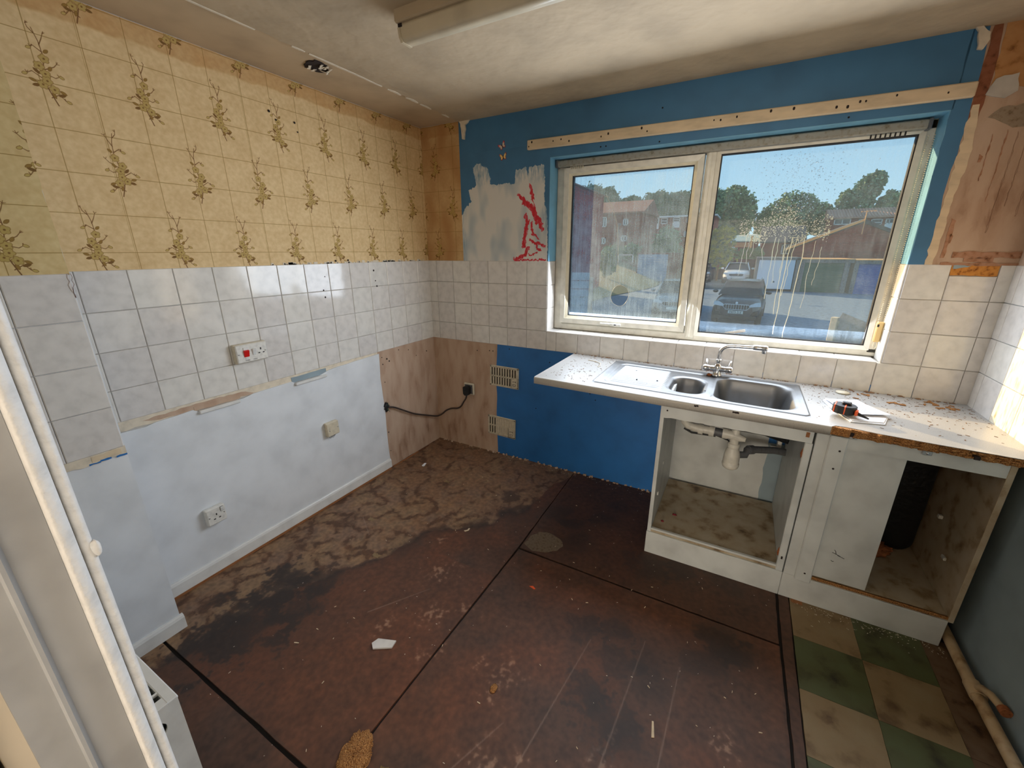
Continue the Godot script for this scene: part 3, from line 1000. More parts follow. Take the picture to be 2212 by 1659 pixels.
	slab("broken_tile_bed", ragged(rect(2.902, 1.427, 3.048, 1.470), 0.02, 0.003), 0.001, 0.004, BACK, mat(c8(206, 142, 66), 0.9, {tex = TX.dirty, per = 7.0}), wb)
	slab("broken_tile_bed", ragged(P([2.905, 1.455, 2.95, 1.462, 2.96, 1.468, 2.905, 1.470]), 0.01, 0.002), 0.003, 0.0055, BACK, M.blue_grey, wb)
	# reveals of the window opening: painted above the tiles, tiled below
	var sh := Shape.new()
	sh.span(Vector3(0.988, YT, -0.13), Vector3(0.9925, 2.074, 0.003))
	sh.span(Vector3(0.988, 2.0695, -0.13), Vector3(2.757, 2.074, 0.003))
	sh.span(Vector3(2.7525, YT, -0.13), Vector3(2.757, 2.074, 0.003))
	part("reveal_paint", sh, M.blue_light, wb)
	var tl := Basis(Vector3.UP, PI / 2)
	var tr := Basis(Vector3.UP, -PI / 2)
	for k in 3:
		var r: Array = rows()[k]
		tile(wb, tl, Vector3(0.988, (r[0] + r[1]) / 2, -0.052), 0.114, r[1] - r[0])
		tile(wb, tr, Vector3(2.757, (r[0] + r[1]) / 2, -0.052), 0.114, r[1] - r[0])
	var flat := Basis(Vector3.RIGHT, -PI / 2)
	for i in e.size() - 1:
		tile(wb, flat, Vector3((e[i] + e[i + 1]) / 2, 1.0115, -0.052), e[i + 1] - e[i], 0.118)
	# nail holes in the blue paint
	var hl: Shape
	for p in [[1.62, 2.24], [1.62, 2.065 + 0.02], [0.70, 0.86], [1.02, 0.80], [1.32, 0.62], [1.36, 0.58], [0.92, 0.44], [0.53, 0.83], [0.56, 0.83], [0.42, 0.82], [2.42, 2.09], [1.30, 2.095], [1.33, 2.095]]:
		hl = Shape.new(BACK)
		hl.prism(rounded(p[0] - 0.004, p[1] - 0.004, p[0] + 0.004, p[1] + 0.004, 0.0036, 3), 0.003, 0.0042)
		part("nail_hole", hl, M.dark_gap, wb)
	# crumbled edge of plaster where the wall meets the floor, and white paint seen inside the sink unit
	var cr := Shape.new()
	for i in 60:
		var x := rng.randf_range(0.02, 1.86)
		var r := rng.randf_range(0.004, 0.011)
		cr.at(Transform3D(Basis(Vector3(rng.randf(), rng.randf(), 0.2).normalized(), rng.randf() * 3.0), Vector3(x, 0.004, rng.randf_range(0.004, 0.02))))
		cr.box(Vector3.ZERO, Vector3(r * 2.2, r, r * 1.3), r * 0.2)
	part("plaster_crumbs", cr, M.plaster, wb).set_meta("kind", "stuff")
	slab("white_paint", ragged(P([1.866, 0.12, 2.375, 0.12, 2.375, 0.56, 2.2, 0.64, 1.93, 0.64, 1.90, 0.57, 1.866, 0.56]), 0.03, 0.005), 0.002, 0.0046, BACK, M.melamine, wb)
	slab("grey_paint", ragged(P([2.37, 0.12, 2.47, 0.12, 2.47, 0.50, 2.37, 0.50]), 0.02, 0.003), 0.002, 0.0044, BACK, M.blue_grey, wb)


func build_right_wall() -> void:
	var wr := get_node("wall_right")
	var tr := Basis(Vector3.UP, -PI / 2)
	var zs := [0.004, 0.060, 0.2125, 0.365, 0.5175, 0.67]
	for i in zs.size() - 1:
		for k in 4:
			var r: Array = rows()[k]
			var a: float = r[0] if k < 3 else 0.845
			tile(wr, tr, Vector3(RW, (a + r[1]) / 2, (zs[i] + zs[i + 1]) / 2), zs[i + 1] - zs[i], r[1] - a, M.sunlit_tile if i >= 2 else null)
	slab("bare_plaster", rect(0.0, 1.47, RD, RH), 0, 0.003, RIGHT, M.plaster, wr)
	slab("blue_grey_paint", ragged(rect(0.0, -0.01, RD, 0.85), 0.1, 0.002), 0, 0.003, RIGHT, M.blue_grey, wr)


# colour of the bare floor boards: dried glue, old felt and damp, laid over the whole floor
func floor_stain() -> ImageTexture:
	var w := 2.56
	var h := 2.46
	var n1 := noise(71, 1.6, 4)
	var n2 := noise(72, 7.0, 4)
	var n3 := noise(73, 30.0, 3)
	var n4 := noise(74, 3.0, 3)
	var n5 := noise(75, 4.5, 3)
	n5.fractal_type = FastNoiseLite.FRACTAL_RIDGED
	n5.domain_warp_enabled = true
	n5.domain_warp_amplitude = 0.12
	n5.domain_warp_frequency = 3.0
	var curve := P([0.322, 2.46, 0.322, 2.184, 0.378, 2.099, 0.39, 1.985, 0.377, 1.8, 0.446, 1.662, 0.558, 1.541, 0.633, 1.373, 0.681, 1.185, 0.809, 0.98, 1.011, 0.797, 1.117, 0.583, 1.185, 0.308, 1.24, 0.0, 0, 0, 0, 2.46])
	var mold := [[0.44, 1.90, 0.16, 1.0], [0.40, 1.72, 0.11, 1.0], [0.55, 1.72, 0.10, 0.8], [0.42, 2.02, 0.10, 0.9], [0.36, 1.60, 0.06, 0.8], [0.52, 1.58, 0.07, 0.8], [0.70, 1.20, 0.06, 0.5], [0.95, 0.85, 0.07, 0.5],
		[1.74, 1.20, 0.06, 0.8], [1.86, 1.17, 0.06, 0.7], [1.90, 1.27, 0.07, 0.8], [2.0, 1.22, 0.05, 0.6], [2.03, 1.34, 0.05, 0.5], [2.24, 1.01, 0.07, 0.9], [2.33, 1.04, 0.05, 0.8], [2.20, 1.12, 0.06, 0.7], [1.84, 1.46, 0.06, 0.9], [1.93, 1.52, 0.07, 0.9], [2.0, 1.56, 0.05, 0.8],
		[1.34, 0.52, 0.07, 0.7], [1.45, 0.56, 0.06, 0.8], [1.58, 0.42, 0.06, 0.7], [1.64, 0.28, 0.05, 0.6], [1.50, 0.70, 0.06, 0.6], [1.90, 0.68, 0.09, 0.8], [2.05, 0.66, 0.06, 0.8], [2.24, 0.64, 0.06, 0.6], [1.10, 0.62, 0.07, 0.6], [0.98, 0.50, 0.05, 0.6]]
	var pale := [[1.02, 1.25, 0.13], [1.10, 1.45, 0.10], [1.22, 1.40, 0.09], [1.25, 1.62, 0.10], [1.53, 1.58, 0.13], [2.0, 1.70, 0.16], [1.66, 1.85, 0.14], [0.98, 1.62, 0.06], [2.27, 1.42, 0.08], [0.85, 1.05, 0.05]]
	var f := func(u: float, v: float) -> Color:
		var x := u * w
		var z := v * h
		var a := n1.get_noise_2d(x, z)
		var b := n2.get_noise_2d(x, z)
		var c := n3.get_noise_2d(x, z)
		var d := n4.get_noise_2d(x * 1.2, z)
		var p := Vector2(x + 0.05 * d + 0.012 * b, z + 0.05 * a + 0.012 * b)
		var brown := Color(0.435, 0.325, 0.262).lerp(Color(0.375, 0.305, 0.272), clampf(0.5 + d, 0, 1)).lerp(Color(0.50, 0.340, 0.245), clampf(a * 1.3 + 0.15, 0, 0.8))
		if x < 1.25 and z > 1.15 and z < 2.1:
			brown = brown.lerp(Color(0.50, 0.335, 0.245), 0.45)
		if x > 1.25 and z < 0.91:
			brown = brown.lerp(Color(0.375, 0.285, 0.235), 0.6)
		if x > 2.46:
			brown = Color(0.39, 0.295, 0.24)
		var k := brown
		if Geometry2D.is_point_in_polygon(p, curve):
			var tan := Color(0.60, 0.525, 0.435).lerp(Color(0.54, 0.465, 0.415), clampf(0.5 + d * 1.4, 0, 1)).lerp(Color(0.49, 0.395, 0.31), clampf(b * 1.4 + a, 0, 0.85))
			var vein := n5.get_noise_2d(x, z)
			tan = tan.lerp(Color(0.37, 0.27, 0.19), clampf((vein - 0.25) * 1.3, 0, 0.75)).lerp(Color(0.62, 0.52, 0.36), clampf((-0.25 - vein) * 1.2, 0, 0.6))
			if z < 0.75:
				tan = tan.lerp(Color(0.50, 0.41, 0.335), clampf(0.5 + b, 0, 1))
			k = tan
		# dark tide line where the old covering ended
		var near := 9.0
		for i in (curve.size() - 4 if x < 1.4 and z > 0.4 else 0):
			near = minf(near, Geometry2D.get_closest_point_to_segment(p, curve[i + 1], curve[i + 2]).distance_to(p))
		if z > 0.45:
			k = k.lerp(Color(0.25, 0.205, 0.19), clampf((0.035 - near) * 26.0, 0, 0.85) * clampf(0.65 + b, 0.1, 1))
		for m in mold:
			if absf(x - m[0]) > 0.4 or absf(z - m[1]) > 0.4:
				continue
			var t: float = 1.0 - Vector2(x - m[0], z - m[1]).length() / (m[2] * 1.5) + 1.05 * b + 0.6 * c
			if t > 0.0:
				k = k.lerp(Color(0.205, 0.185, 0.185), clampf(t * 2.2, 0, 1) * float(m[3]) * 0.66)
		for m in pale:
			if absf(x - m[0]) > 0.35 or absf(z - m[1]) > 0.35:
				continue
			var t: float = 1.0 - Vector2(x - m[0], z - m[1]).length() / m[2] + 0.9 * b + 0.6 * c
			if t > 0.45 and c > -0.1:
				k = k.lerp(Color(0.58, 0.52, 0.49), clampf((t - 0.45) * 1.4, 0, 1) * clampf(0.25 + c, 0, 0.6))
		return k * (Color(0.92, 0.83, 0.74) if k.get_luminance() > 0.40 else Color(0.80, 0.70, 0.62)) * (1.0 + 0.20 * c + 0.14 * b)
	var im := img(720, 692, f).get_image()
	# faint pale scrape lines left by the old underlay
	for q in [[1.70, 1.95, 1.78, 1.25], [1.93, 1.9, 1.98, 1.15], [2.10, 1.75, 2.12, 1.2], [1.42, 2.2, 1.62, 1.7], [0.86, 1.60, 1.02, 1.36], [0.30, 1.12, 0.46, 1.22]]:
		stroke(im, [Vector2(q[0] / w * 720, q[1] / h * 692), Vector2(q[2] / w * 720, q[3] / h * 692)], 0.8, 0.5, Color(0.60, 0.52, 0.47, 0.28))
	return ImageTexture.create_from_image(im)


func build_floor() -> void:
	var fl := structure("floor")
	var s := Shape.new()
	s.span(Vector3(-0.1, -0.16, -0.1), Vector3(RW + 0.1, -0.008, RD + 0.10))
	part("slab", s, M.dark_gap, fl)
	var stain := mat(Color.WHITE, 0.62, {map = 1, tex = floor_stain(), rect = Rect2(0, 0, 2.56, 2.46), bump = TX.bump, cm = 0.05})
	var o: Array = [
		P([0.0, 0.0, 1.236, 0.0, 1.245, 0.5, 1.252, 0.905, 1.247, 1.5, 1.244, 2.108, 0.0, 2.104]),
		P([1.240, 0.0, 2.458, 0.0, 2.462, 0.902, 1.262, 0.900, 1.250, 0.5]),
		P([1.262, 0.914, 2.464, 0.913, 2.476, 1.6, 2.48, 2.46, 1.253, 2.46, 1.256, 1.5]),
		P([2.470, 0.0, 2.513, 0.0, 2.512, 1.4, 2.53, 2.46, 2.492, 2.46, 2.486, 1.6, 2.474, 0.9]),
		P([0.0, 2.116, 1.242, 2.122, 1.242, 2.46, 0.0, 2.46])]
	for p in o:
		slab("hardboard_panel", ragged(p, 0.05, 0.0012), -0.009, 0.0, FLOOR, stain, fl)
	# chequered vinyl squares left by the door
	var xs := [2.517, 2.744, 2.972, 3.095]
	var zs := [0.57, 0.826, 1.075, 1.318, 1.56, 1.80, 2.04, 2.28, 2.46]
	for i in 3:
		for j in zs.size() - 1:
			var m: Material = M.brown_square if i == 2 else M.cream_square if (i + j) % 2 == 0 else M.green_square
			slab("vinyl_square", ragged(rect(xs[i] + 0.0006, zs[j] + 0.0006, xs[i + 1] - 0.0006, zs[j + 1] - 0.0006), 0.04, 0.0008), -0.009, -0.0015 if i == 2 else 0.0, FLOOR, m, fl)
	# patch of cement on the joint
	slab("cement_patch", ragged(P([1.265, 0.86, 1.27, 0.79, 1.30, 0.735, 1.36, 0.715, 1.43, 0.735, 1.465, 0.78, 1.45, 0.83, 1.40, 0.87, 1.33, 0.893]), 0.02, 0.005), 0.0, 0.0015, FLOOR, mat(c8(112, 98, 82), 0.9, {tex = TX.grime, per = 5.0, bump = TX.bump, cm = 0.1}), fl)
	for q in [[2.545, 0.615], [0.36, 1.11], [0.62, 1.32], [0.50, 0.55]]:
		slab("paint_scab", ragged(rect(q[0] - 0.02, q[1] - 0.012, q[0] + 0.022, q[1] + 0.012), 0.008, 0.004), 0.0, 0.0012, FLOOR, M.cream_square if q[0] < 2 else M.raw_wood, fl)
	var bt := structure("trim_1")
	s = Shape.new()
	s.span(Vector3(0.014, 0.0, 0.30), Vector3(0.022, 0.006, 0.575))
	part("bare_wood_edge", s, M.raw_wood, bt)


# dirty film on a pane: dust with vertical runs, thicker where w() says
func grime_haze_film(x0: float, y0: float, w: float, h: float, sd: int, thick: Callable) -> StandardMaterial3D:
	var n1 := noise(sd, 60.0, 2)
	var n2 := noise(sd + 1, 9.0, 3)
	var n3 := noise(sd + 2, 160.0, 2)
	var f := func(u: float, v: float) -> Color:
		var x := x0 + u * w
		var y := y0 + v * h
		var streak := n1.get_noise_2d(x, y * 0.05) + 0.5 * n1.get_noise_2d(x * 2.3 + 4.0, y * 0.09)
		var speck := n3.get_noise_2d(x, y)
		var a: float = thick.call(x, y) * clampf(0.85 + 0.30 * streak + 0.40 * n2.get_noise_2d(x, y), 0.2, 1.5)
		if speck > 0.46:
			a += 0.4 * thick.call(x, y) + 0.04
		return Color(0.82, 0.92, 1.0, a)  # blue tint paints outdoor haze into the dust
	var m := mat(Color.WHITE, 0.9, {tex = img(420, 440, f, true), rect = Rect2(x0, y0, w, h)})
	m.transparency = BaseMaterial3D.TRANSPARENCY_ALPHA
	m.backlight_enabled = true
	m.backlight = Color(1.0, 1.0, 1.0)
	return m


func build_window() -> void:
	var w := structure("window_1")
	var zf := -0.112
	# fixed outer frame
	var s := Shape.new()
	for r in [[0.99, 1.018, 1.052, 2.072], [2.712, 1.018, 2.757, 2.072], [0.99, 1.018, 2.757, 1.062], [0.99, 2.028, 2.757, 2.072]]:
		s.span(Vector3(r[0], r[1], zf - 0.065), Vector3(r[2], r[3], zf), 0.006)
	part("frame", s, M.upvc, w)
	s = Shape.new()
	s.span(Vector3(1.848, 1.03, zf - 0.06), Vector3(1.905, 2.05, zf + 0.006), 0.008)
	s.span(Vector3(1.858, 1.04, zf - 0.06), Vector3(1.88, 2.04, zf + 0.012), 0.004)
	part("mullion", s, M.upvc, w)
	# opening sash on the left, mitred, bead inside it
	var sash := Node3D.new()
	sash.name = "sash"
	w.add_child(sash)
	var ring := func(x0: float, y0: float, x1: float, y1: float, t: float, z0: float, z1: float, ch: float) -> Shape:
		var q := Shape.new()
		for k in 4:
			var a: Array = [[x0, y0, x1, y0, x1 - t, y0 + t, x0 + t, y0 + t], [x1, y0, x1, y1, x1 - t, y1 - t, x1 - t, y0 + t], [x1, y1, x0, y1, x0 + t, y1 - t, x1 - t, y1 - t], [x0, y1, x0, y0, x0 + t, y0 + t, x0 + t, y1 - t]][k]
			var o := Vector3(a[0], a[1], z1)
			var p := Vector3(a[2], a[3], z1)
			var c := Vector3(a[4], a[5], z1 - ch)
			var d := Vector3(a[6], a[7], z1 - ch)
			q.quad(o, p, c, d)
			q.quad(Vector3(o.x, o.y, z0), Vector3(p.x, p.y, z0), p, o)
			q.quad(d, c, Vector3(c.x, c.y, z0), Vector3(d.x, d.y, z0))
			q.quad(Vector3(p.x, p.y, z0), Vector3(o.x, o.y, z0), Vector3(d.x, d.y, z0), Vector3(c.x, c.y, z0))
		return q
	part("outer_rail", ring.call(1.045, 1.068, 1.842, 2.022, 0.030, zf - 0.05, zf + 0.020, 0.003), M.upvc, sash)
	part("inner_bead", ring.call(1.072, 1.096, 1.815, 1.998, 0.020, zf - 0.05, zf + 0.014, 0.014), M.upvc_dirty, sash)
	part("gasket", ring.call(1.090, 1.114, 1.797, 1.982, 0.007, zf - 0.04, zf - 0.004, 0.002), M.gasket, sash)
	part("glazing_bead", ring.call(1.900, 1.050, 2.722, 2.038, 0.020, zf - 0.05, zf + 0.006, 0.012), M.upvc, w)
	part("gasket", ring.call(1.918, 1.068, 2.704, 2.020, 0.007, zf - 0.04, zf - 0.008, 0.002), M.gasket, w)
	# panes
	s = Shape.new()
	s.span(Vector3(1.092, 1.116, -0.140), Vector3(1.795, 1.980, -0.136))
	part("pane", s, M.glass, sash)
	s = Shape.new()
	s.span(Vector3(1.920, 1.070, -0.140), Vector3(2.702, 2.018, -0.136))
	part("pane", s, M.glass, w)
	# films of dirt and painted haze on the inner faces
	var tl := func(x: float, y: float) -> float:
		var k := 0.25 + 0.26 * clampf((1.30 - x) / 0.25, 0, 1) * clampf((1.90 - y) / 0.2, 0, 1)
		k += 0.07 * clampf((1.80 - y) / 0.25, 0, 1)
		k += 0.45 * clampf((1.165 - y) / 0.05, 0, 1)
		if Vector2((x - 1.435) / 0.056, (y - 1.262) / 0.066).length() < 1.0:
			k *= 0.12
		return k
	var tr := func(x: float, y: float) -> float:
		var k := 0.075 + 0.06 * clampf((x - 2.2) / 0.4, 0, 1)
		k += 0.30 * clampf((1.115 - y) / 0.05, 0, 1) * clampf((2.5 - x) / 0.3, 0, 1)
		return k
	s = Shape.new()
	s.quad(Vector3(1.094, 1.118, -0.135), Vector3(1.794, 1.118, -0.135), Vector3(1.794, 1.979, -0.135), Vector3(1.094, 1.979, -0.135), FLAT, [Vector2(1.094, 1.118), Vector2(1.794, 1.118), Vector2(1.794, 1.979), Vector2(1.094, 1.979)])
	part("dirt_haze_film", s, grime_haze_film(1.094, 1.118, 0.70, 0.861, 101, tl), sash).set_meta("kind", "stuff")
	s = Shape.new()
	s.quad(Vector3(1.922, 1.072, -0.135), Vector3(2.700, 1.072, -0.135), Vector3(2.700, 2.017, -0.135), Vector3(1.922, 2.017, -0.135), FLAT, [Vector2(1.922, 1.072), Vector2(2.700, 1.072), Vector2(2.700, 2.017), Vector2(1.922, 2.017)])
	part("dirt_haze_film", s, grime_haze_film(1.922, 1.072, 0.778, 0.945, 111, tr), w).set_meta("kind", "stuff")
	# droplets: clear ones above, a crust of dried ones below, runs from them
	var ball := Shape.new()
	ball.lathe([Vector2(0.0, 0.0), Vector2(0.7, 0.0), Vector2(1.0, 0.1), Vector2(0.8, 0.5), Vector2(0.4, 0.75), Vector2(0.0, 0.8)], 8)
	var bm := ball.mesh()
	for kind in 2:
		var xs: Array[Transform3D] = []
		for i in (520 if kind == 0 else 1500):
			var p := Vector2(rng.randfn(2.29, 0.10), rng.randf_range(1.72, 2.0)) if kind == 0 else Vector2(rng.randf_range(2.06, 2.46), rng.randfn(1.66, 0.045))
			if kind == 1:
				p.y += 0.04 * sin(p.x * 23.0) - 0.02
				if p.y < 1.585 + 0.02 * sin(p.x * 40.0) or p.y > 1.80:
					continue
			if p.x < 1.94 or p.x > 2.68:
				continue
			var r := rng.randf_range(0.0010, 0.0026) if kind == 0 else rng.randf_range(0.0009, 0.0022)
			xs.append(Transform3D(Basis(Vector3.RIGHT, PI / 2) * Basis().scaled(Vector3(r * rng.randf_range(0.6, 1.6), r * 0.5, r * rng.randf_range(0.7, 1.4))), Vector3(p.x, p.y, -0.1346)))
		var mm := MultiMesh.new()
		mm.transform_format = MultiMesh.TRANSFORM_3D
		mm.mesh = bm
		mm.instance_count = xs.size()
		for i in xs.size():
			mm.set_instance_transform(i, xs[i])
		var mi := MultiMeshInstance3D.new()
		mi.name = "water_droplets" if kind == 0 else "limescale_droplets"
		mi.multimesh = mm
		mi.material_override = M.drop if kind == 0 else M.scale
		mi.set_meta("kind", "stuff")
		w.add_child(mi)
	for q in [[2.10, 1.62, 1.40, 0.0011], [2.115, 1.62, 1.46, 0.0009], [2.135, 1.61, 1.50, 0.0009], [2.19, 1.60, 1.44, 0.001], [2.235, 1.60, 1.28, 0.0014], [2.25, 1.59, 1.36, 0.0012], [2.275, 1.60, 1.20, 0.0015], [2.31, 1.60, 1.09, 0.0019], [2.33, 1.59, 1.30, 0.0012], [2.36, 1.59, 1.07, 0.0018], [2.30, 1.56, 1.42, 0.001], [2.41, 1.58, 1.24, 0.0008], [2.44, 1.55, 1.36, 0.0007]]:
		var path := []
		var x: float = q[0]
		var m := 16
		for i in m + 1:
			path.append(Vector3(x, lerpf(q[1], q[2], float(i) / m), -0.1345))
			x += rng.randf_range(-0.004, 0.0035)
		s = Shape.new()
		s.tube(path, q[3], 6)
		part("dried_run", s, M.scale, w)
	# white string of a sucker hook hanging down the left pane, with its ring
	var cord := single("string_loop", loop_shape(), M.plastic, "white string with a loose ring hanging on the dirty left pane", "string")
	cord.set_meta("group", "")
	cord.remove_meta("group")
	# catch on the sash bottom rail
	s = Shape.new()
	s.span(Vector3(1.33, 1.078, zf + 0.018), Vector3(1.41, 1.088, zf + 0.028), 0.004)
	part("catch_plate", s, M.plastic, sash)
	s = Shape.new()
	s.tube([Vector3(1.40, 1.083, zf + 0.030), Vector3(1.44, 1.082, zf + 0.036), Vector3(1.468, 1.082, zf + 0.034)], 0.007, 8, 0.009)
	var hd := part("handle", s, M.plastic, sash)
	s = Shape.new()
	s.span(Vector3(1.428, 1.079, zf + 0.042), Vector3(1.442, 1.086, zf + 0.046), 0.001)
	part("lock_slot", s, M.gasket, hd)
	# left over rails of a vertical blind under the lintel
	var b := thing("blind_headrail", "grey headrail of a removed blind under the window lintel", "blind", Vector3(1.865, 2.033, -0.082))
	s = Shape.new()
	s.span(Vector3(-0.862, -0.006, -0.024), Vector3(0.855, 0.030, 0.018), 0.005)
	part("rail", s, mat(c8(150, 146, 134), 0.45, {tex = TX.grime, per = 3.0}), b)
	blocks("end_cap", [[-0.866, -0.010, -0.026, -0.852, 0.033, 0.022], [0.846, -0.010, -0.026, 0.860, 0.033, 0.022]], M.pipe_grey, b, 0.003)
	for k in 15:
		s = Shape.new()
		var x := -0.775 + 0.0125 * k if k < 7 else 0.66 + 0.017 * (k - 7)
		s.span(Vector3(x, -0.022, -0.006), Vector3(x + 0.005, -0.004, 0.003), 0.001)
		part("hanger", s, M.gasket if k >= 7 else M.plastic_old, b)
	# its bead chain and weight down the right reveal
	var ch := thing("blind_chain", "beaded blind chain and cream weight hanging beside right window reveal", "chain", Vector3(2.735, 1.20, -0.078))
	var bead := Shape.new()
	for cx in [-0.010, 0.010]:
		for i in 92:
			bead.xf = Transform3D(Basis(), Vector3(cx, 0.0 + i * 0.0088, 0.0))
			bead.lathe([Vector2(0, -0.003), Vector2(0.0026, -0.0015), Vector2(0.0026, 0.0015), Vector2(0, 0.003)], 5)
	part("bead_cord", bead, M.plastic_old, ch).set_meta("kind", "stuff")
	s = Shape.new()
	s.box(Vector3(0, -0.05, 0), Vector3(0.028, 0.10, 0.016), 0.005)
	part("weight", s, mat(c8(206, 176, 118), 0.4), ch)
	s = Shape.new()
	s.span(Vector3(-0.012, -0.025, 0.0075), Vector3(-0.004, -0.012, 0.0085))
	part("slot", s, M.gasket, ch)
	s = Shape.new()
	s.tube([Vector3(-0.006, -0.10, 0), Vector3(-0.007, -0.125, 0), Vector3(0, -0.135, 0), Vector3(0.007, -0.125, 0), Vector3(0.006, -0.10, 0)], 0.0018, 6)
	part("cord_loop", s, M.plastic_old, ch)
	# outside ledge with blown sand on it
	s = Shape.new()
	s.span(Vector3(0.96, 0.985, -0.36), Vector3(2.79, 1.02, -0.17), 0.006)
	var led := part("outer_ledge", s, M.upvc_dirty, w)
	var nz := noise(120, 20.0)
	var fs := func(u: float, v: float) -> Vector3:
		return Vector3(lerpf(2.79, 1.90, u), 1.0195 + 0.014 * maxf(0.0, sin(PI * v)) * clampf(1.2 - u * 0.4 + nz.get_noise_2d(u, v), 0, 2) * clampf((u - 0.3) * 2.0, 0, 1), lerpf(-0.34, -0.185, v))
	s = Shape.new()
	s.grid(fs, 40, 8)
	part("sand", s, mat(c8(200, 176, 132), 1.0, {tex = TX.chips, per = 9.0}), led).set_meta("kind", "stuff")
	s = Shape.new(Transform3D(Basis(Vector3.UP, 0.5), Vector3(2.08, 1.05, -0.30)))
	s.tube([Vector3(-0.09, -0.018, 0), Vector3(0.0, 0.0, 0), Vector3(0.10, 0.014, 0)], 0.006, 6, 0.009)
	var stk := part(numbered("timber_stick"), s, M.timber, self)
	tag(stk, "pale stick lying on the sandy ledge outside the right pane", "stick")
	# white soap-dish lid and flakes left on the tiled sill
	s = Shape.new()
	s.lathe([Vector2(0.0, 0.0), Vector2(0.030, 0.0), Vector2(0.033, 0.004), Vector2(0.031, 0.008), Vector2(0.022, 0.009), Vector2(0.0, 0.0095)], 20)
	single("soap_disc", s, M.plastic, "small round white cap on the tiled sill above the tap", "cap", Vector3(2.19, 1.0185, -0.055))


func loop_shape() -> Shape:
	var s := Shape.new()
	s.tube([Vector3(1.305, 1.865, -0.1335), Vector3(1.325, 1.83, -0.1335), Vector3(1.355, 1.78, -0.1335), Vector3(1.385, 1.70, -0.1335), Vector3(1.40, 1.60, -0.1335), Vector3(1.408, 1.48, -0.1335), Vector3(1.414, 1.40, -0.1335), Vector3(1.425, 1.35, -0.1335), Vector3(1.435, 1.328, -0.1335)], 0.0013, 6)
	var ring := []
	for i in 25:
		var a := TAU * i / 24 + 1.6
		ring.append(Vector3(1.435 + 0.057 * cos(a) + 0.003 * sin(a * 3.0), 1.262 + 0.066 * sin(a), -0.1335))
	s.tube(ring, 0.0014, 6, -1, false)
	return s


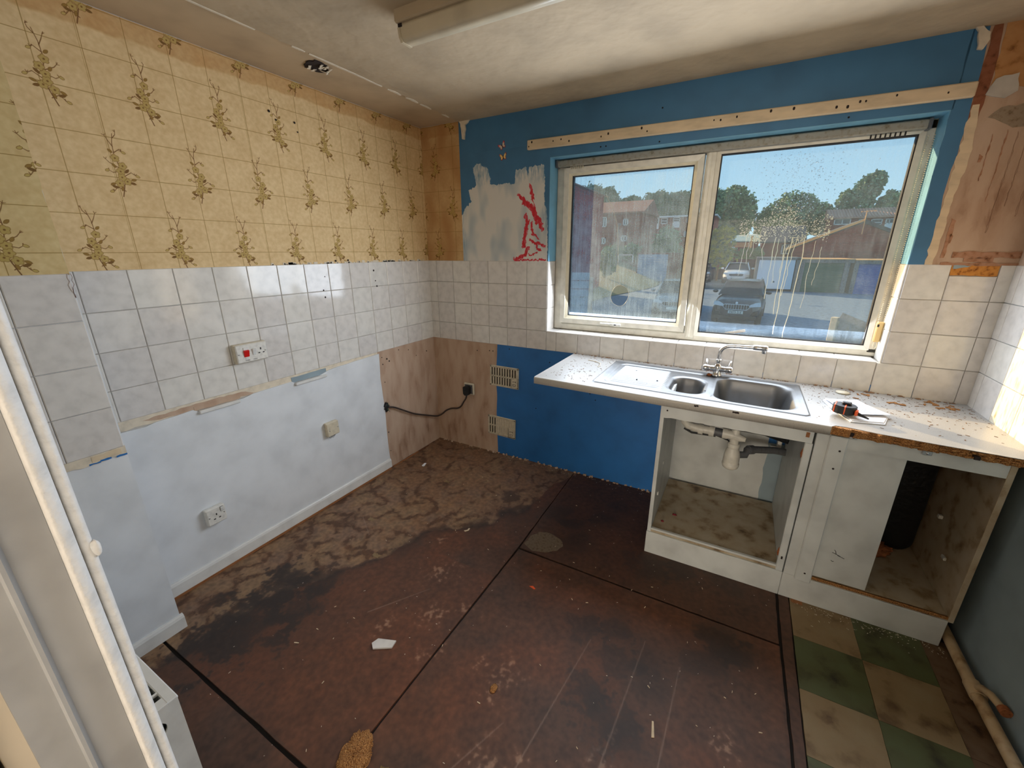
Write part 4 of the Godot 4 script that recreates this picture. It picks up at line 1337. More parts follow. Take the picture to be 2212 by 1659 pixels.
func build_doorway() -> void:
	# lining, stop and architrave of the doorway the photograph is taken from
	var d := structure("door_1")
	var up := Basis(Vector3(1, 0, 0), Vector3(0, 0, 1), Vector3(0, 1, 0))   # local (x, z, height)
	var s := Shape.new(Transform3D(up, Vector3.ZERO))
	s.prism(P([1.50, 2.4575, 1.50, 2.448, 1.592, 2.4465, 1.600, 2.4485, 1.602, 2.453, 1.598, 2.4575]), 0.0, 2.09, 3)
	part("architrave_edge", s, M.rough_white, d)
	s = Shape.new(Transform3D(up, Vector3.ZERO))
	var rd := PackedVector2Array([Vector2(1.56, 2.4585), Vector2(1.598, 2.4580)])
	for i in 9:
		var a := -PI / 2 + PI / 2 * i / 8.0
		rd.append(Vector2(1.600 + 0.013 * cos(a), 2.4695 + 0.0115 * sin(a)))
	rd.append(Vector2(1.608, 2.4715))
	rd.append(Vector2(1.56, 2.4715))
	s.prism(rd, 0.0, 2.07, 3)
	part("architrave_bead", s, M.rough_white, d)
	s = Shape.new(Transform3D(up, Vector3.ZERO))
	s.prism(P([1.56, 2.470, 1.605, 2.470, 1.6075, 2.472, 1.605, 2.500, 1.612, 2.5035, 1.612, 2.5065, 1.606, 2.508, 1.606, 2.533, 1.42, 2.533, 1.42, 2.50]), 0.0, 2.04)
	part("lining", s, M.white_frame, d)
	s = Shape.new(Transform3D(up, Vector3.ZERO))
	s.prism(P([1.38, 2.5345, 1.42, 2.5345, 1.42, 2.549, 1.38, 2.549]), 0.0, 2.04)
	part("rebate", s, M.raw_wood, d)
	s = Shape.new()
	s.span(Vector3(0.92, 0.01, 2.557), Vector3(1.603, 2.02, 2.597), 0.003)
	part("slot_shade_leaf", s, M.white_gloss, d)  # added unseen leaf that shades the slot beside the lining
	s = Shape.new(Transform3D(up, Vector3.ZERO))
	s.prism(P([2.455, 2.448, 2.53, 2.448, 2.53, 2.48, 2.50, 2.48, 2.50, 2.549, 2.455, 2.549]), 0.0, 2.09)
	part("lining", s, M.white_frame, d)
	s = Shape.new()
	s.span(Vector3(1.53, 2.03, 2.448), Vector3(2.53, 2.10, 2.549), 0.004)
	part("head", s, M.white_frame, d)
	# lump of paint on the edge
	s = Shape.new()
	s.lump(Vector3(1.600, 1.256, 2.4475), Vector3(0.004, 0.009, 0.004), noise(130, 1.0), 0.3, 10, 8)
	part("paint_lump", s, M.rough_white, d)
	# radiator on the near wall, seen end on
	var r := thing("radiator", "white panel radiator beside the doorway with top grille and end panel", "radiator", Vector3(0.62, 0.12, 2.33))
	s = Shape.new()
	s.span(Vector3(-0.52, 0.0, 0.0), Vector3(0.532, 0.470, 0.010), 0.004)
	for i in 16:
		s.span(Vector3(-0.49 + 0.063 * i, 0.03, -0.004), Vector3(-0.452 + 0.063 * i, 0.44, 0.002), 0.003)
	s.span(Vector3(-0.52, 0.0, 0.085), Vector3(0.532, 0.470, 0.095), 0.004)
	part("panel", s, M.white_gloss, r)
	var eg := Shape.new(Transform3D(Basis(Vector3(0, 0, 1), Vector3(0, 1, 0), Vector3(1, 0, 0)), Vector3(0.530, 0, 0)))
	var outline := P([0.0, 0.0, 0.10, 0.0, 0.10, 0.478, 0.0, 0.478])
	# end panel with a round hole near its top front corner, cut as two halves
	var hole := []
	for i in 17:
		hole.append(Vector2(0.047 + 0.017 * cos(TAU * i / 16.0), 0.424 + 0.019 * sin(TAU * i / 16.0)))
	var up_half := PackedVector2Array([Vector2(0.10, 0.424), Vector2(0.10, 0.478), Vector2(0.0, 0.478), Vector2(0.0, 0.424)])
	for i in 9:
		up_half.append(hole[8 - i])
	var lo_half := PackedVector2Array([Vector2(0.0, 0.424), Vector2(0.0, 0.0), Vector2(0.10, 0.0), Vector2(0.10, 0.424)])
	for i in 9:
		lo_half.append(hole[16 - i])
	eg.prism(up_half, 0.0, 0.004)
	eg.prism(lo_half, 0.0, 0.004)
	part("end_panel", eg, M.white_gloss, r)
	s = Shape.new(Transform3D(Basis(Vector3.BACK, -PI / 2), Vector3(0.516, 0.424, 0.047)))
	s.lathe([Vector2(0.0, 0.0), Vector2(0.013, 0.0), Vector2(0.014, 0.006), Vector2(0.010, 0.012), Vector2(0.0, 0.013)], 14)
	part("blanking_plug", s, M.plastic_old, r)
	s = Shape.new()
	s.span(Vector3(-0.52, 0.472, -0.001), Vector3(0.536, 0.480, 0.020), 0.002)
	s.span(Vector3(-0.52, 0.472, 0.080), Vector3(0.536, 0.480, 0.101), 0.002)
	for i in 23:
		var x := 0.536 - 0.045 * i
		s.span(Vector3(x - (0.026 if i == 0 else 0.006), 0.472, 0.018), Vector3(x, 0.4795, 0.082), 0.001)
	part("top_grille", s, M.white_gloss, r)
	s = Shape.new()
	for i in 40:
		s.span(Vector3(-0.5 + 0.0255 * i, 0.04, 0.012), Vector3(-0.498 + 0.0255 * i, 0.44, 0.083))
	part("convector_fins", s, M.zinc, r)
	blocks("wall_bracket", [[-0.40, 0.30, 0.095, -0.36, 0.36, 0.133], [0.36, 0.30, 0.095, 0.40, 0.36, 0.133]], M.zinc, r)


func wy(x: float) -> float:      # height of the worktop, which has sagged to the right
	return 0.887 - 0.0145 * (x - 1.2)


func on_top(x: float, z: float, lift := 0.0) -> Transform3D:
	return Transform3D(Basis(Vector3.BACK, -0.0145), Vector3(x, wy(x) + lift, z))


func screw_hole_set(at: Array, parent: Node, z: float) -> void:
	for p in at:
		var s := Shape.new()
		s.prism(rounded(p[0] - 0.004, p[1] - 0.004, p[0] + 0.004, p[1] + 0.004, 0.0038, 3), z, z + 0.0008)
		part("screw_hole", s, M.hole, parent)


func build_units() -> void:
	var u := thing("base_cabinet", "white open base cabinet under the sink with missing doors", "cabinet", Vector3(1.862, 0, 0))
	var s := Shape.new()
	s.span(Vector3(0.0, 0.128, 0.03), Vector3(0.018, 0.840, 0.60), 0.001)
	part("side_panel", s, M.melamine, u)
	s = Shape.new()
	s.span(Vector3(0.585, 0.128, 0.03), Vector3(0.603, 0.832, 0.60), 0.001)
	part("side_panel", s, M.melamine, u)
	s = Shape.new()
	s.span(Vector3(0.018, 0.128, 0.03), Vector3(0.585, 0.146, 0.598), 0.001)
	part("base_panel", s, M.melamine_old, u)
	s = Shape.new()
	s.span(Vector3(0.018, 0.142, 0.585), Vector3(0.585, 0.152, 0.602), 0.002)
	part("front_lip", s, M.melamine, u)
	var rail := P([0.006, 0.8405, 0.6, 0.832, 0.6, 0.776, 0.50, 0.776, 0.40, 0.7765, 0.36, 0.779, 0.33, 0.7765, 0.28, 0.779, 0.22, 0.7765, 0.19, 0.779, 0.10, 0.778, 0.05, 0.780, 0.03, 0.776, 0.006, 0.776])
	s = Shape.new()
	s.prism(rail, 0.586, 0.604)
	var rl := part("top_rail", s, M.melamine, u)
	screw_hole_set([[0.03, 0.815]], rl, 0.604)
	s = Shape.new()
	s.span(Vector3(0.575, 0.80, 0.6035), Vector3(0.588, 0.822, 0.605), 0.0003)
	part("chip", s, M.raw_wood, rl)
	s = Shape.new()
	s.span(Vector3(0.578, 0.128, 0.585), Vector3(0.606, 0.776, 0.606), 0.003)
	var st := part("stile", s, M.melamine, u)
	for q in [[0.568, 0.72], [0.566, 0.22]]:
		s = Shape.new()
		s.lump(Vector3(q[0] + 0.012, q[1], 0.592), Vector3(0.007, 0.022, 0.010), noise(140, 2.0), 0.6, 10, 8)
		part("hinge_rust", s, M.rust, st)
	screw_hole_set([[0.592, 0.205], [0.592, 0.198]], st, 0.606)
	blocks("shelf_peg", [[0.017, 0.44, 0.40, 0.021, 0.455, 0.425], [0.017, 0.30, 0.50, 0.024, 0.318, 0.515]], M.plastic, u, 0.001)
	s = Shape.new()
	s.span(Vector3(-0.002, 0.0, 0.588), Vector3(0.608, 0.128, 0.606), 0.002)
	part("plinth", s, M.melamine, u)
	for q in [[0.06, 0.51, 0.008], [0.11, 0.42, 0.012]]:
		s = Shape.new()
		s.lump(Vector3(q[0], 0.150, q[1]), Vector3(q[2], 0.005, q[2] * 0.6), noise(141, 3.0), 0.8, 10, 6)
		part("red_scrap", s, mat(c8(120, 24, 36), 0.7), u)

	var f := thing("filler_post", "white vertical filler post between the two base cabinets", "post", Vector3(2.49, 0, 0.60))
	s = Shape.new()
	s.span(Vector3(-0.018, 0.128, -0.03), Vector3(0.085, 0.829, 0.008), 0.002)
	part("backing", s, M.melamine, f)
	s = Shape.new()
	s.span(Vector3(0.024, 0.118, 0.004), Vector3(0.084, 0.829, 0.020), 0.004)
	var cov := part("cover_strip", s, M.melamine, f)
	screw_hole_set([[0.064, 0.77], [0.058, 0.69], [0.056, 0.165]], cov, 0.020)

	var c := thing("base_cabinet", "white corner base cabinet with blank panel and dark open side", "cabinet", Vector3(2.57, 0, 0))
	s = Shape.new()
	s.span(Vector3(0.455, 0.125, 0.03), Vector3(0.473, 0.823, 0.604), 0.001)
	part("side_panel", s, M.melamine_old, c)
	s = Shape.new()
	s.span(Vector3(-0.095, 0.128, 0.03), Vector3(-0.077, 0.829, 0.57), 0.001)
	part("side_panel", s, M.melamine, c)
	s = Shape.new()
	s.span(Vector3(-0.077, 0.128, 0.03), Vector3(0.455, 0.145, 0.600), 0.001)
	part("base_panel", s, M.melamine_old, c)
	s = Shape.new()
	s.prism(P([0.0, 0.778, 0.462, 0.770, 0.462, 0.824, 0.0, 0.8305]), 0.584, 0.602)
	part("top_rail", s, M.melamine, c)
	s = Shape.new()
	s.span(Vector3(0.0, 0.147, 0.576), Vector3(0.195, 0.778, 0.592), 0.001)
	var bp := part("blank_panel", s, M.melamine, c)
	for q in [[0.055, 0.290, 0.085, 0.280], [0.060, 0.305, 0.07, 0.285], [0.075, 0.282, 0.10, 0.274], [0.058, 0.25, 0.068, 0.248]]:
		s = Shape.new()
		s.tube([Vector3(q[0], q[1], 0.592), Vector3((q[0] + q[2]) / 2, q[1] - 0.004, 0.5924), Vector3(q[2], q[3], 0.592)], 0.0012, 5)
		part("scuff", s, M.hole, bp)
	s = Shape.new()
	s.span(Vector3(0.0, 0.132, 0.590), Vector3(0.46, 0.145, 0.603), 0.002)
	part("front_lip", s, M.chipboard, c)
	s = Shape.new()
	s.span(Vector3(-0.099, 0.0, 0.588), Vector3(0.458, 0.128, 0.606), 0.002)
	part("plinth", s, M.melamine, c)
	blocks("shelf_peg", [[0.440, 0.42, 0.30, 0.4555, 0.436, 0.318], [0.446, 0.30, 0.42, 0.4555, 0.314, 0.45]], M.plastic, c, 0.002)
	for q in [[0.015, 0.842], [0.235, 0.828]]:
		var br := Shape.new()
		br.span(Vector3(q[0] - 0.012, q[1] - 0.018, 0.602), Vector3(q[0] + 0.016, q[1], 0.610), 0.002)
		var bk := part("bracket", br, M.zinc, c)
		br = Shape.new(Transform3D(Basis(Vector3.RIGHT, PI / 2), Vector3(q[0] + 0.002, q[1] - 0.009, 0.610)))
		br.lathe([Vector2(0.005, 0.0), Vector2(0.005, 0.002), Vector2(0.002, 0.003), Vector2(0, 0.003)], 10)
		part("screw", br, M.chrome, bk)

	# black tank and rusty lagging; the black one paints in the cabinet void's shade
	s = Shape.new()
	s.prism(rounded(2.60, 0.150, 3.005, 0.70, 0.06, 6), 0.04, 0.20)
	single("void_block", s, mat(c8(20, 20, 22), 0.35, {bump = TX.bump, per = 3.0, cm = 0.2}), "black rounded tank deep inside the corner cabinet", "block")
	s = Shape.new()
	s.lump(Vector3(0, 0.028, 0), Vector3(0.055, 0.030, 0.04), noise(150, 1.5, 3), 0.8, 28, 18)
	single("crumpled_lagging", s, M.rust, "crumpled rusty orange lump on the corner cabinet floor", "lump", Vector3(2.855, 0.1455, 0.27))

	# worktop in local coordinates from its back left corner
	var w := thing("worktop", "speckled white laminate worktop with broken right front edge", "worktop", Vector3(1.2, 0.887, 0))
	w.rotation.z = -0.0145
	s = Shape.new()
	var hx0 := 1.535 - 1.2
	var hx1 := 2.425 - 1.2
	var rx := 1.31
	for r in [[0.0, 0.008, hx0, 0.615], [hx1, 0.008, rx, 0.615], [hx0, 0.008, hx1, 0.09], [hx0, 0.525, hx1, 0.615]]:
		s.span(Vector3(r[0], -0.034, r[1]), Vector3(r[2], 0.0, r[3]))
	part("board", s, M.laminate, w)
	# rolled front edge
	s = Shape.new(Transform3D(Basis(Vector3(0, 0, 1), Vector3(0, 1, 0), Vector3(1, 0, 0)), Vector3.ZERO))
	var nose := PackedVector2Array([Vector2(0.612, -0.036), Vector2(0.624, -0.036)])
	for i in 6:
		var a := PI / 2 * i / 5.0
		nose.append(Vector2(0.6165 + 0.009 * cos(a), -0.0085 + 0.009 * sin(a)))
	nose.append(Vector2(0.612, 0.0005))
	s.prism(nose, 0.0, rx, 4)
	var ne := part("rolled_edge", s, M.laminate_edge, w)
	for q in [[0.805, 0.018], [0.96, 0.025]]:
		s = Shape.new()
		s.prism(ragged(rect(q[0], -0.012, q[0] + q[1], -0.004), 0.006, 0.002), 0.6215, 0.6262)
		part("chip", s, M.hole, ne)
	s = Shape.new()
	s.span(Vector3(-0.0012, -0.036, 0.008), Vector3(0.0006, 0.0006, 0.618), 0.0003)
	part("end_strip", s, M.laminate_edge, w)
	# broken stretch at the right: laminate skin over crumbling chipboard
	var front := PackedVector2Array()
	for q in [[1.31, 0.618], [1.325, 0.600], [1.36, 0.597], [1.42, 0.606], [1.47, 0.613], [1.55, 0.617], [1.65, 0.622], [1.75, 0.626], [1.894, 0.630]]:
		front.append(Vector2(q[0], q[1]))
	front.append(Vector2(1.894, 0.008))
	front.append(Vector2(1.31, 0.008))
	s = Shape.new(Transform3D(Basis(Vector3(1, 0, 0), Vector3(0, 0, 1), Vector3(0, 1, 0)), Vector3.ZERO))
	s.prism(ragged(front, 0.02, 0.0015), -0.0016, 0.0)
	part("laminate_skin", s, M.laminate, w)
	var core := PackedVector2Array()
	for i in 60:
		var x := 1.31 + 0.584 * i / 59.0
		core.append(Vector2(x, 0.612 + 0.014 * (x - 1.31) / 0.584 + rng.randf_range(-0.012, 0.004) + (0.006 if i < 16 else 0.0)))
	core.append(Vector2(1.894, 0.008))
	core.append(Vector2(1.31, 0.008))
	s = Shape.new(Transform3D(Basis(Vector3(1, 0, 0), Vector3(0, 0, 1), Vector3(0, 1, 0)), Vector3.ZERO))
	s.prism(core, -0.0335, -0.0017)
	for i in 60:
		var p := Vector3(rng.randf_range(1.315, 1.88), 0, rng.randf_range(-0.033, -0.006))
		var r := rng.randf_range(0.004, 0.011)
		s.xf = Transform3D(Basis(Vector3.UP, rng.randf_range(-0.5, 0.5)), Vector3(p.x, p.z, 0.612 + 0.014 * (p.x - 1.31) / 0.584))
		s.box(Vector3.ZERO, Vector3(r * 2.5, r * 0.6, r), r * 0.15)
	part("chipboard_core", s, M.chipboard, w)
	blocks("dark_notch", [[1.31, -0.032, 0.592, 1.322, -0.004, 0.612], [1.372, -0.03, 0.606, 1.386, -0.014, 0.6165], [1.72, -0.03, 0.60, 1.735, -0.018, 0.633]], M.hole, w)
	# dirt line where the worktop meets the tiles
	s = Shape.new()
	for i in 110:
		var x := rng.randf_range(0.0, 1.89)
		var r := rng.randf_range(0.0015, 0.005) * (1.6 if x > 1.25 else 1.0)
		s.xf = Transform3D(Basis(Vector3.UP, rng.randf() * 3.0), Vector3(x, 0.001, rng.randf_range(0.009, 0.022)))
		s.lump(Vector3.ZERO, Vector3(r * 1.8, r * 0.5, r), noise(160, 1.0, 1), 0.5, 6, 4)
	part("old_sealant", s, mat(c8(140, 108, 80), 0.95, {tex = TX.grime, per = 9.0}), w).set_meta("kind", "stuff")


func basin_height(x: float, z: float) -> float:
	# x 0..0.955 from the drainer end, z 0..0.486 from the back
	var rr := func(px: float, pz: float, x0: float, z0: float, x1: float, z1: float, r: float) -> float:
		var q := Vector2(absf(px - (x0 + x1) / 2) - (x1 - x0) / 2 + r, absf(pz - (z0 + z1) / 2) - (z1 - z0) / 2 + r)
		return Vector2(maxf(q.x, 0), maxf(q.y, 0)).length() + minf(maxf(q.x, q.y), 0.0) - r
	var edge := -float(rr.call(x, z, 0.0, 0.0, 0.955, 0.486, 0.022))
	var y := 0.0045 * smoothstep(0.0, 0.007, edge) - 0.0025 * smoothstep(0.010, 0.020, edge)
	var dish := -float(rr.call(x, z, 0.045, 0.035, 0.575, 0.452, 0.05))
	y -= 0.0055 * smoothstep(0.0, 0.012, dish)
	var dr := -float(rr.call(x, z, 0.065, 0.055, 0.345, 0.435, 0.02))
	if dr > 0.0:
		y += 0.0052 * smoothstep(0.0, 0.02, dr) * pow(0.5 + 0.5 * cos((z - 0.055) / 0.0272 * TAU), 1.6)
	var half := -float(rr.call(x, z, 0.363, 0.130, 0.530, 0.408, 0.07))
	y -= 0.085 * smoothstep(0.0, 0.030, half) + 0.004 * smoothstep(-0.012, 0.0, half)
	var bowl := -float(rr.call(x, z, 0.572, 0.048, 0.912, 0.448, 0.085))
	y -= 0.150 * smoothstep(0.0, 0.042, bowl) + 0.004 * smoothstep(-0.012, 0.0, bowl)
	return y


func build_sink() -> void:
	var k := thing("sink", "stainless steel sink with ridged drainer, half bowl and main bowl", "sink", Vector3(1.495, wy(1.495) + 0.0006, 0.060))
	k.rotation.z = -0.0145
	var f := func(u: float, v: float) -> Vector3:
		var x := 0.955 * (1.0 - u)
		var z := 0.486 * v
		return Vector3(x, basin_height(x, z), z)
	var s := Shape.new()
	s.grid(f, 260, 132)
	part("basin", s, M.steel, k)
	for q in [[0.447, 0.28, -0.0885], [0.742, 0.25, -0.154]]:
		s = Shape.new(Transform3D(Basis(), Vector3(q[0], q[2], q[1])))
		s.lathe([Vector2(0.040, 0.0), Vector2(0.038, 0.002), Vector2(0.024, 0.0015), Vector2(0.020, -0.004), Vector2(0.0, -0.004)], 20)
		part("waste_ring", s, M.chrome, k)
	s = Shape.new()
	for q in [[0.30, 0.30], [0.16, 0.16], [0.665, 0.24], [0.535, 0.33], [0.20, 0.33], [0.26, 0.37]]:
		s.xf = Transform3D(Basis(), Vector3(q[0], basin_height(q[0], q[1]) + 0.001, q[1]))
		s.lump(Vector3.ZERO, Vector3(0.004, 0.0015, 0.003), noise(161, 1.0, 1), 0.5, 7, 5)
	part("dirt_spots", s, M.hole, k).set_meta("kind", "stuff")

	var t := thing("mixer_tap", "chrome mixer tap with swivel spout turned to the right", "tap", Vector3(2.062, wy(2.062) + 0.004, 0.098))
	s = Shape.new()
	s.lathe([Vector2(0.0, 0.0), Vector2(0.026, 0.0), Vector2(0.027, 0.004), Vector2(0.021, 0.012), Vector2(0.018, 0.030), Vector2(0.020, 0.05), Vector2(0.017, 0.060), Vector2(0.012, 0.066), Vector2(0.011, 0.078), Vector2(0.015, 0.080), Vector2(0.015, 0.090), Vector2(0.011, 0.094), Vector2(0.0, 0.094)], 20)
	part("body", s, M.chrome, t)
	for sg in [-1.0, 1.0]:
		s = Shape.new(Transform3D(Basis(Vector3.BACK, -sg * PI / 2), Vector3(0.0, 0.038, 0)))
		s.lathe([Vector2(0.017, 0.0), Vector2(0.017, 0.034), Vector2(0.0155, 0.036), Vector2(0.0155, 0.040), Vector2(0.018, 0.042), Vector2(0.019, 0.066), Vector2(0.017, 0.072), Vector2(0.0, 0.072)], 18)
		var arm := part("arm", s, M.chrome, t)
		s = Shape.new()
		s.tube([Vector3(sg * 0.056, 0.052, 0.0), Vector3(sg * 0.057, 0.068, -0.010), Vector3(sg * 0.060, 0.078, -0.028)], 0.0045, 8, 0.006)
		part("lever", s, M.chrome, arm)
	var path := [Vector3(0, 0.080, 0), Vector3(0.0, 0.118, 0)]
	for i in 9:
		var a := PI - PI / 2 * i / 8.0
		path.append(Vector3(0.052 + 0.052 * cos(a), 0.122 + 0.048 * sin(a), 0.0))
	path.append(Vector3(0.155, 0.174, 0.0))
	s = Shape.new()
	s.tube(path, 0.0098, 14)
	part("spout", s, M.chrome, t)
	s = Shape.new(Transform3D(Basis(Vector3.BACK, -PI / 2), Vector3(0.150, 0.1735, 0)))
	s.lathe([Vector2(0.0, 0.0), Vector2(0.012, 0.0), Vector2(0.014, 0.006), Vector2(0.0145, 0.058), Vector2(0.012, 0.066), Vector2(0.0, 0.067)], 18)
	s.xf = Transform3D(Basis(), Vector3(0.203, 0.146, 0))
	s.lathe([Vector2(0.0, 0.0), Vector2(0.0105, 0.0), Vector2(0.012, 0.004), Vector2(0.012, 0.026)], 16)
	part("spray_head", s, M.chrome, t)
	s = Shape.new()
	s.lump(Vector3(-0.036, 0.0, 0.0), Vector3(0.012, 0.007, 0.012), noise(162, 1.5, 2), 0.5, 12, 8)
	part("rust_lump", s, M.rust, t)

	# bottle trap and wastes under the sink
	var b := thing("bottle_trap", "white plastic bottle trap and waste pipes under the sink", "pipe trap", Vector3(2.197, 0.43, 0.28))
	s = Shape.new()
	s.lathe([Vector2(0.0, 0.0), Vector2(0.026, 0.002), Vector2(0.037, 0.010), Vector2(0.041, 0.022), Vector2(0.041, 0.034), Vector2(0.038, 0.036), Vector2(0.039, 0.046), Vector2(0.038, 0.080), Vector2(0.033, 0.105), Vector2(0.026, 0.118), Vector2(0.025, 0.122)], 24)
	part("bottle", s, M.pipe_white, b)
	s = Shape.new()
	s.lathe([Vector2(0.025, 0.120), Vector2(0.029, 0.123), Vector2(0.029, 0.145), Vector2(0.025, 0.148), Vector2(0.021, 0.150), Vector2(0.021, 0.27)], 20)
	part("coupling_nut", s, M.pipe_white, b)
	s = Shape.new()
	s.tube([Vector3(0.0, 0.190, 0), Vector3(-0.06, 0.192, 0)], 0.024, 16)
	s.tube([Vector3(0.0, 0.185, 0), Vector3(0.05, 0.180, 0.01)], 0.026, 16, 0.012)
	part("tee", s, M.pipe_white, b)
	s = Shape.new()
	s.tube([Vector3(-0.052, 0.191, 0), Vector3(-0.098, 0.192, 0)], 0.0225, 16)
	part("grey_sleeve", s, M.pipe_grey, b)
	for x in [-0.112, -0.165, -0.048]:
		s = Shape.new()
		s.tube([Vector3(x - 0.012, 0.193, 0), Vector3(x + 0.012, 0.193, 0)], 0.029, 16)
		part("coupling_ring", s, M.pipe_white, b)
	s = Shape.new()
	s.tube([Vector3(-0.10, 0.193, 0), Vector3(-0.20, 0.196, 0), Vector3(-0.228, 0.202, 0), Vector3(-0.246, 0.222, 0), Vector3(-0.25, 0.26, 0)], 0.023, 16)
	part("elbow", s, M.pipe_white, b)
	s = Shape.new()
	s.tube([Vector3(0.02, 0.075, -0.02), Vector3(0.062, 0.076, -0.04), Vector3(0.066, 0.098, -0.05), Vector3(0.09, 0.10, -0.07), Vector3(0.20, 0.085, -0.15), Vector3(0.36, 0.06, -0.20)], 0.019, 14)
	s.tube([Vector3(0.072, 0.100, -0.055), Vector3(0.094, 0.098, -0.075)], 0.024, 14)
	part("waste_pipe", s, M.pipe_grey, b)
	s = Shape.new()
	s.tube([Vector3(-0.24, 0.165, -0.03), Vector3(-0.1, 0.162, -0.03), Vector3(-0.03, 0.145, -0.03), Vector3(-0.01, 0.12, -0.05)], 0.004, 8)
	s.tube([Vector3(-0.25, 0.168, -0.03), Vector3(-0.21, 0.150, -0.03), Vector3(-0.09, 0.155, -0.03)], 0.006, 8)
	part("thin_hose", s, M.black_rubber, b)
	var g := thing("ribbed_hose", "thick dark hose running behind the cabinet to the corner", "hose", Vector3(2.30, 0.56, 0.10))
	s = Shape.new()
	s.tube([Vector3(-0.02, 0.08, 0.04), Vector3(0.06, 0.05, 0.03), Vector3(0.16, 0.02, 0.01), Vector3(0.27, 0.0, 0.0)], 0.026, 14)
	part("hose_body", s, M.black_rubber, g)
	s = Shape.new()
	for i in 16:
		var x := -0.01 + 0.017 * i
		s.tube([Vector3(x, 0.076 - 0.29 * x, 0.034 - 0.12 * x), Vector3(x + 0.007, 0.074 - 0.29 * x, 0.033 - 0.12 * x)], 0.0285, 14)
	part("ribs", s, M.black_rubber, g)
	s = Shape.new()
	s.span(Vector3(0.11, -0.06, -0.09), Vector3(0.13, 0.0, -0.04), 0.003)
	s.span(Vector3(0.085, -0.085, -0.095), Vector3(0.135, -0.068, -0.085), 0.002)
	part("pipe_clip", s, M.plastic, g)

	# notebook, tape measure, disc
	var n := thing("notebook", "open notebook with handwriting and curled pages beside the sink", "notebook", Vector3(2.62, wy(2.62) + 0.0006, 0.385))
	n.rotation = Vector3(0, -0.06, -0.0145)
	var hand := func(u: float, v: float) -> Color:
		var row := int(v * 20.0)
		var fy := fposmod(v * 20.0, 1.0)
		var c := Color(0.93, 0.93, 0.955)
		if fy < 0.07:
			c = Color(0.74, 0.80, 0.90)
		var end := 0.45 + 0.5 * fposmod(sin(row * 12.9) * 437.5, 1.0)
		if u > 0.08 and u < end and row > 1 and row < 17:
			var w := 0.5 + 0.22 * sin(u * 130.0 + row * 3.0) * sin(u * 47.0 + row)
			if absf(fy - w) < 0.15 and sin(u * 60.0 + row * 7.0) > -0.55:
				c = Color(0.28, 0.30, 0.48)
		return c
	var lined := mat(Color.WHITE, 0.8, {map = 1, tex = img(160, 200, hand), rect = Rect2(0, 0, 1, 1)})
	s = Shape.new()
	var pg := P([-0.105, -0.095, 0.024, -0.168, 0.108, 0.016, 0.085, 0.110, -0.028, 0.148, -0.078, 0.015])
	s.xf = Transform3D(Basis(Vector3(1, 0, 0), Vector3(0, 0, 1), Vector3(0, 1, 0)), Vector3.ZERO)
	s.prism(pg, 0.0, 0.004)
	part("back_pages", s, M.paper, n)
	s = Shape.new(Transform3D(Basis(Vector3(1, 0, 0), Vector3(0, 0, 1), Vector3(0, 1, 0)), Vector3(0.0, 0.0, -0.002)))
	s.prism(P([-0.104, -0.098, 0.024, -0.17, 0.106, 0.012, 0.082, 0.10, -0.025, 0.14, -0.076, 0.01]), 0.0045, 0.0075)
	part("page_block", s, M.paper, n)
	s = Shape.new()
	var fp := func(u: float, v: float) -> Vector3:
		var e0 := Vector3(-0.100, 0, -0.100).lerp(Vector3(0.026, 0, -0.170), u)
		var e1 := Vector3(-0.035, 0, 0.085).lerp(Vector3(0.115, 0, 0.014), u)
		var p := e0.lerp(e1, 1.0 - v)
		return p + Vector3(0, 0.0095 + 0.007 * pow(1.0 - v, 2.0) * (0.4 + u) + 0.004 * pow(1.0 - u, 3.0), 0)
	s.grid(fp, 12, 12)
	part("written_page", s, lined, n)
	var tp := thing("tape_measure", "black and orange tape measure lying on the notebook", "tape measure", Vector3(2.568, wy(2.57) + 0.0155, 0.455))
	tp.rotation = Vector3(0.03, -0.25, -0.02)
	s = Shape.new(Transform3D(Basis(Vector3(1, 0, 0), Vector3(0, 0, 1), Vector3(0, 1, 0)), Vector3.ZERO))
	var o := rounded(-0.040, -0.036, 0.042, 0.036, 0.033, 8)
	s.prism(o, 0.003, 0.031, 5)
	var o2 := rounded(-0.037, -0.033, 0.039, 0.033, 0.031, 8)
	s.prism(o2, 0.0, 0.034, 6)
	part("case", s, M.black_rubber, tp)
	s = Shape.new()
	s.span(Vector3(-0.012, 0.034, -0.024), Vector3(0.020, 0.044, 0.004), 0.004)
	part("belt_clip", s, M.black, tp)
	s = Shape.new()
	for x in [-0.031, 0.004]:
		var h := 0.0365 if x > -0.02 else 0.0275
		s.span(Vector3(x - 0.0025, 0.002, h - 0.004), Vector3(x + 0.0025, 0.0325, h), 0.001)
		s.span(Vector3(x - 0.0025, 0.031, -h), Vector3(x + 0.0025, 0.0352, h), 0.001)
	s.span(Vector3(0.037, 0.004, 0.004), Vector3(0.048, 0.026, 0.030), 0.003)
	part("orange_trim", s, M.orange, tp)
	s = Shape.new()
	s.tube([Vector3(0.044, 0.012, 0.016), Vector3(0.085, 0.004, 0.030)], 0.008, 8, 0.003)
	part("blade_end", s, M.black, tp)
	s = Shape.new()
	s.lathe([Vector2(0.0, 0.0), Vector2(0.026, 0.0), Vector2(0.028, 0.003), Vector2(0.027, 0.006), Vector2(0.0, 0.008)], 24)
	single("plastic_disc", s, M.plastic_old, "round cream disc leaning by the tiles behind the notebook", "disc", Vector3(2.622, wy(2.62) + 0.001, 0.098))


func text_mesh(t: String, size: float, depth := 0.001) -> TextMesh:
	var f := SystemFont.new()
	f.font_names = PackedStringArray(["Droid Sans"])
	f.font_weight = 700
	var m := TextMesh.new()
	m.text = t
	m.font = f
	m.font_size = 32
	m.pixel_size = size / 24.0
	m.depth = depth
	return m


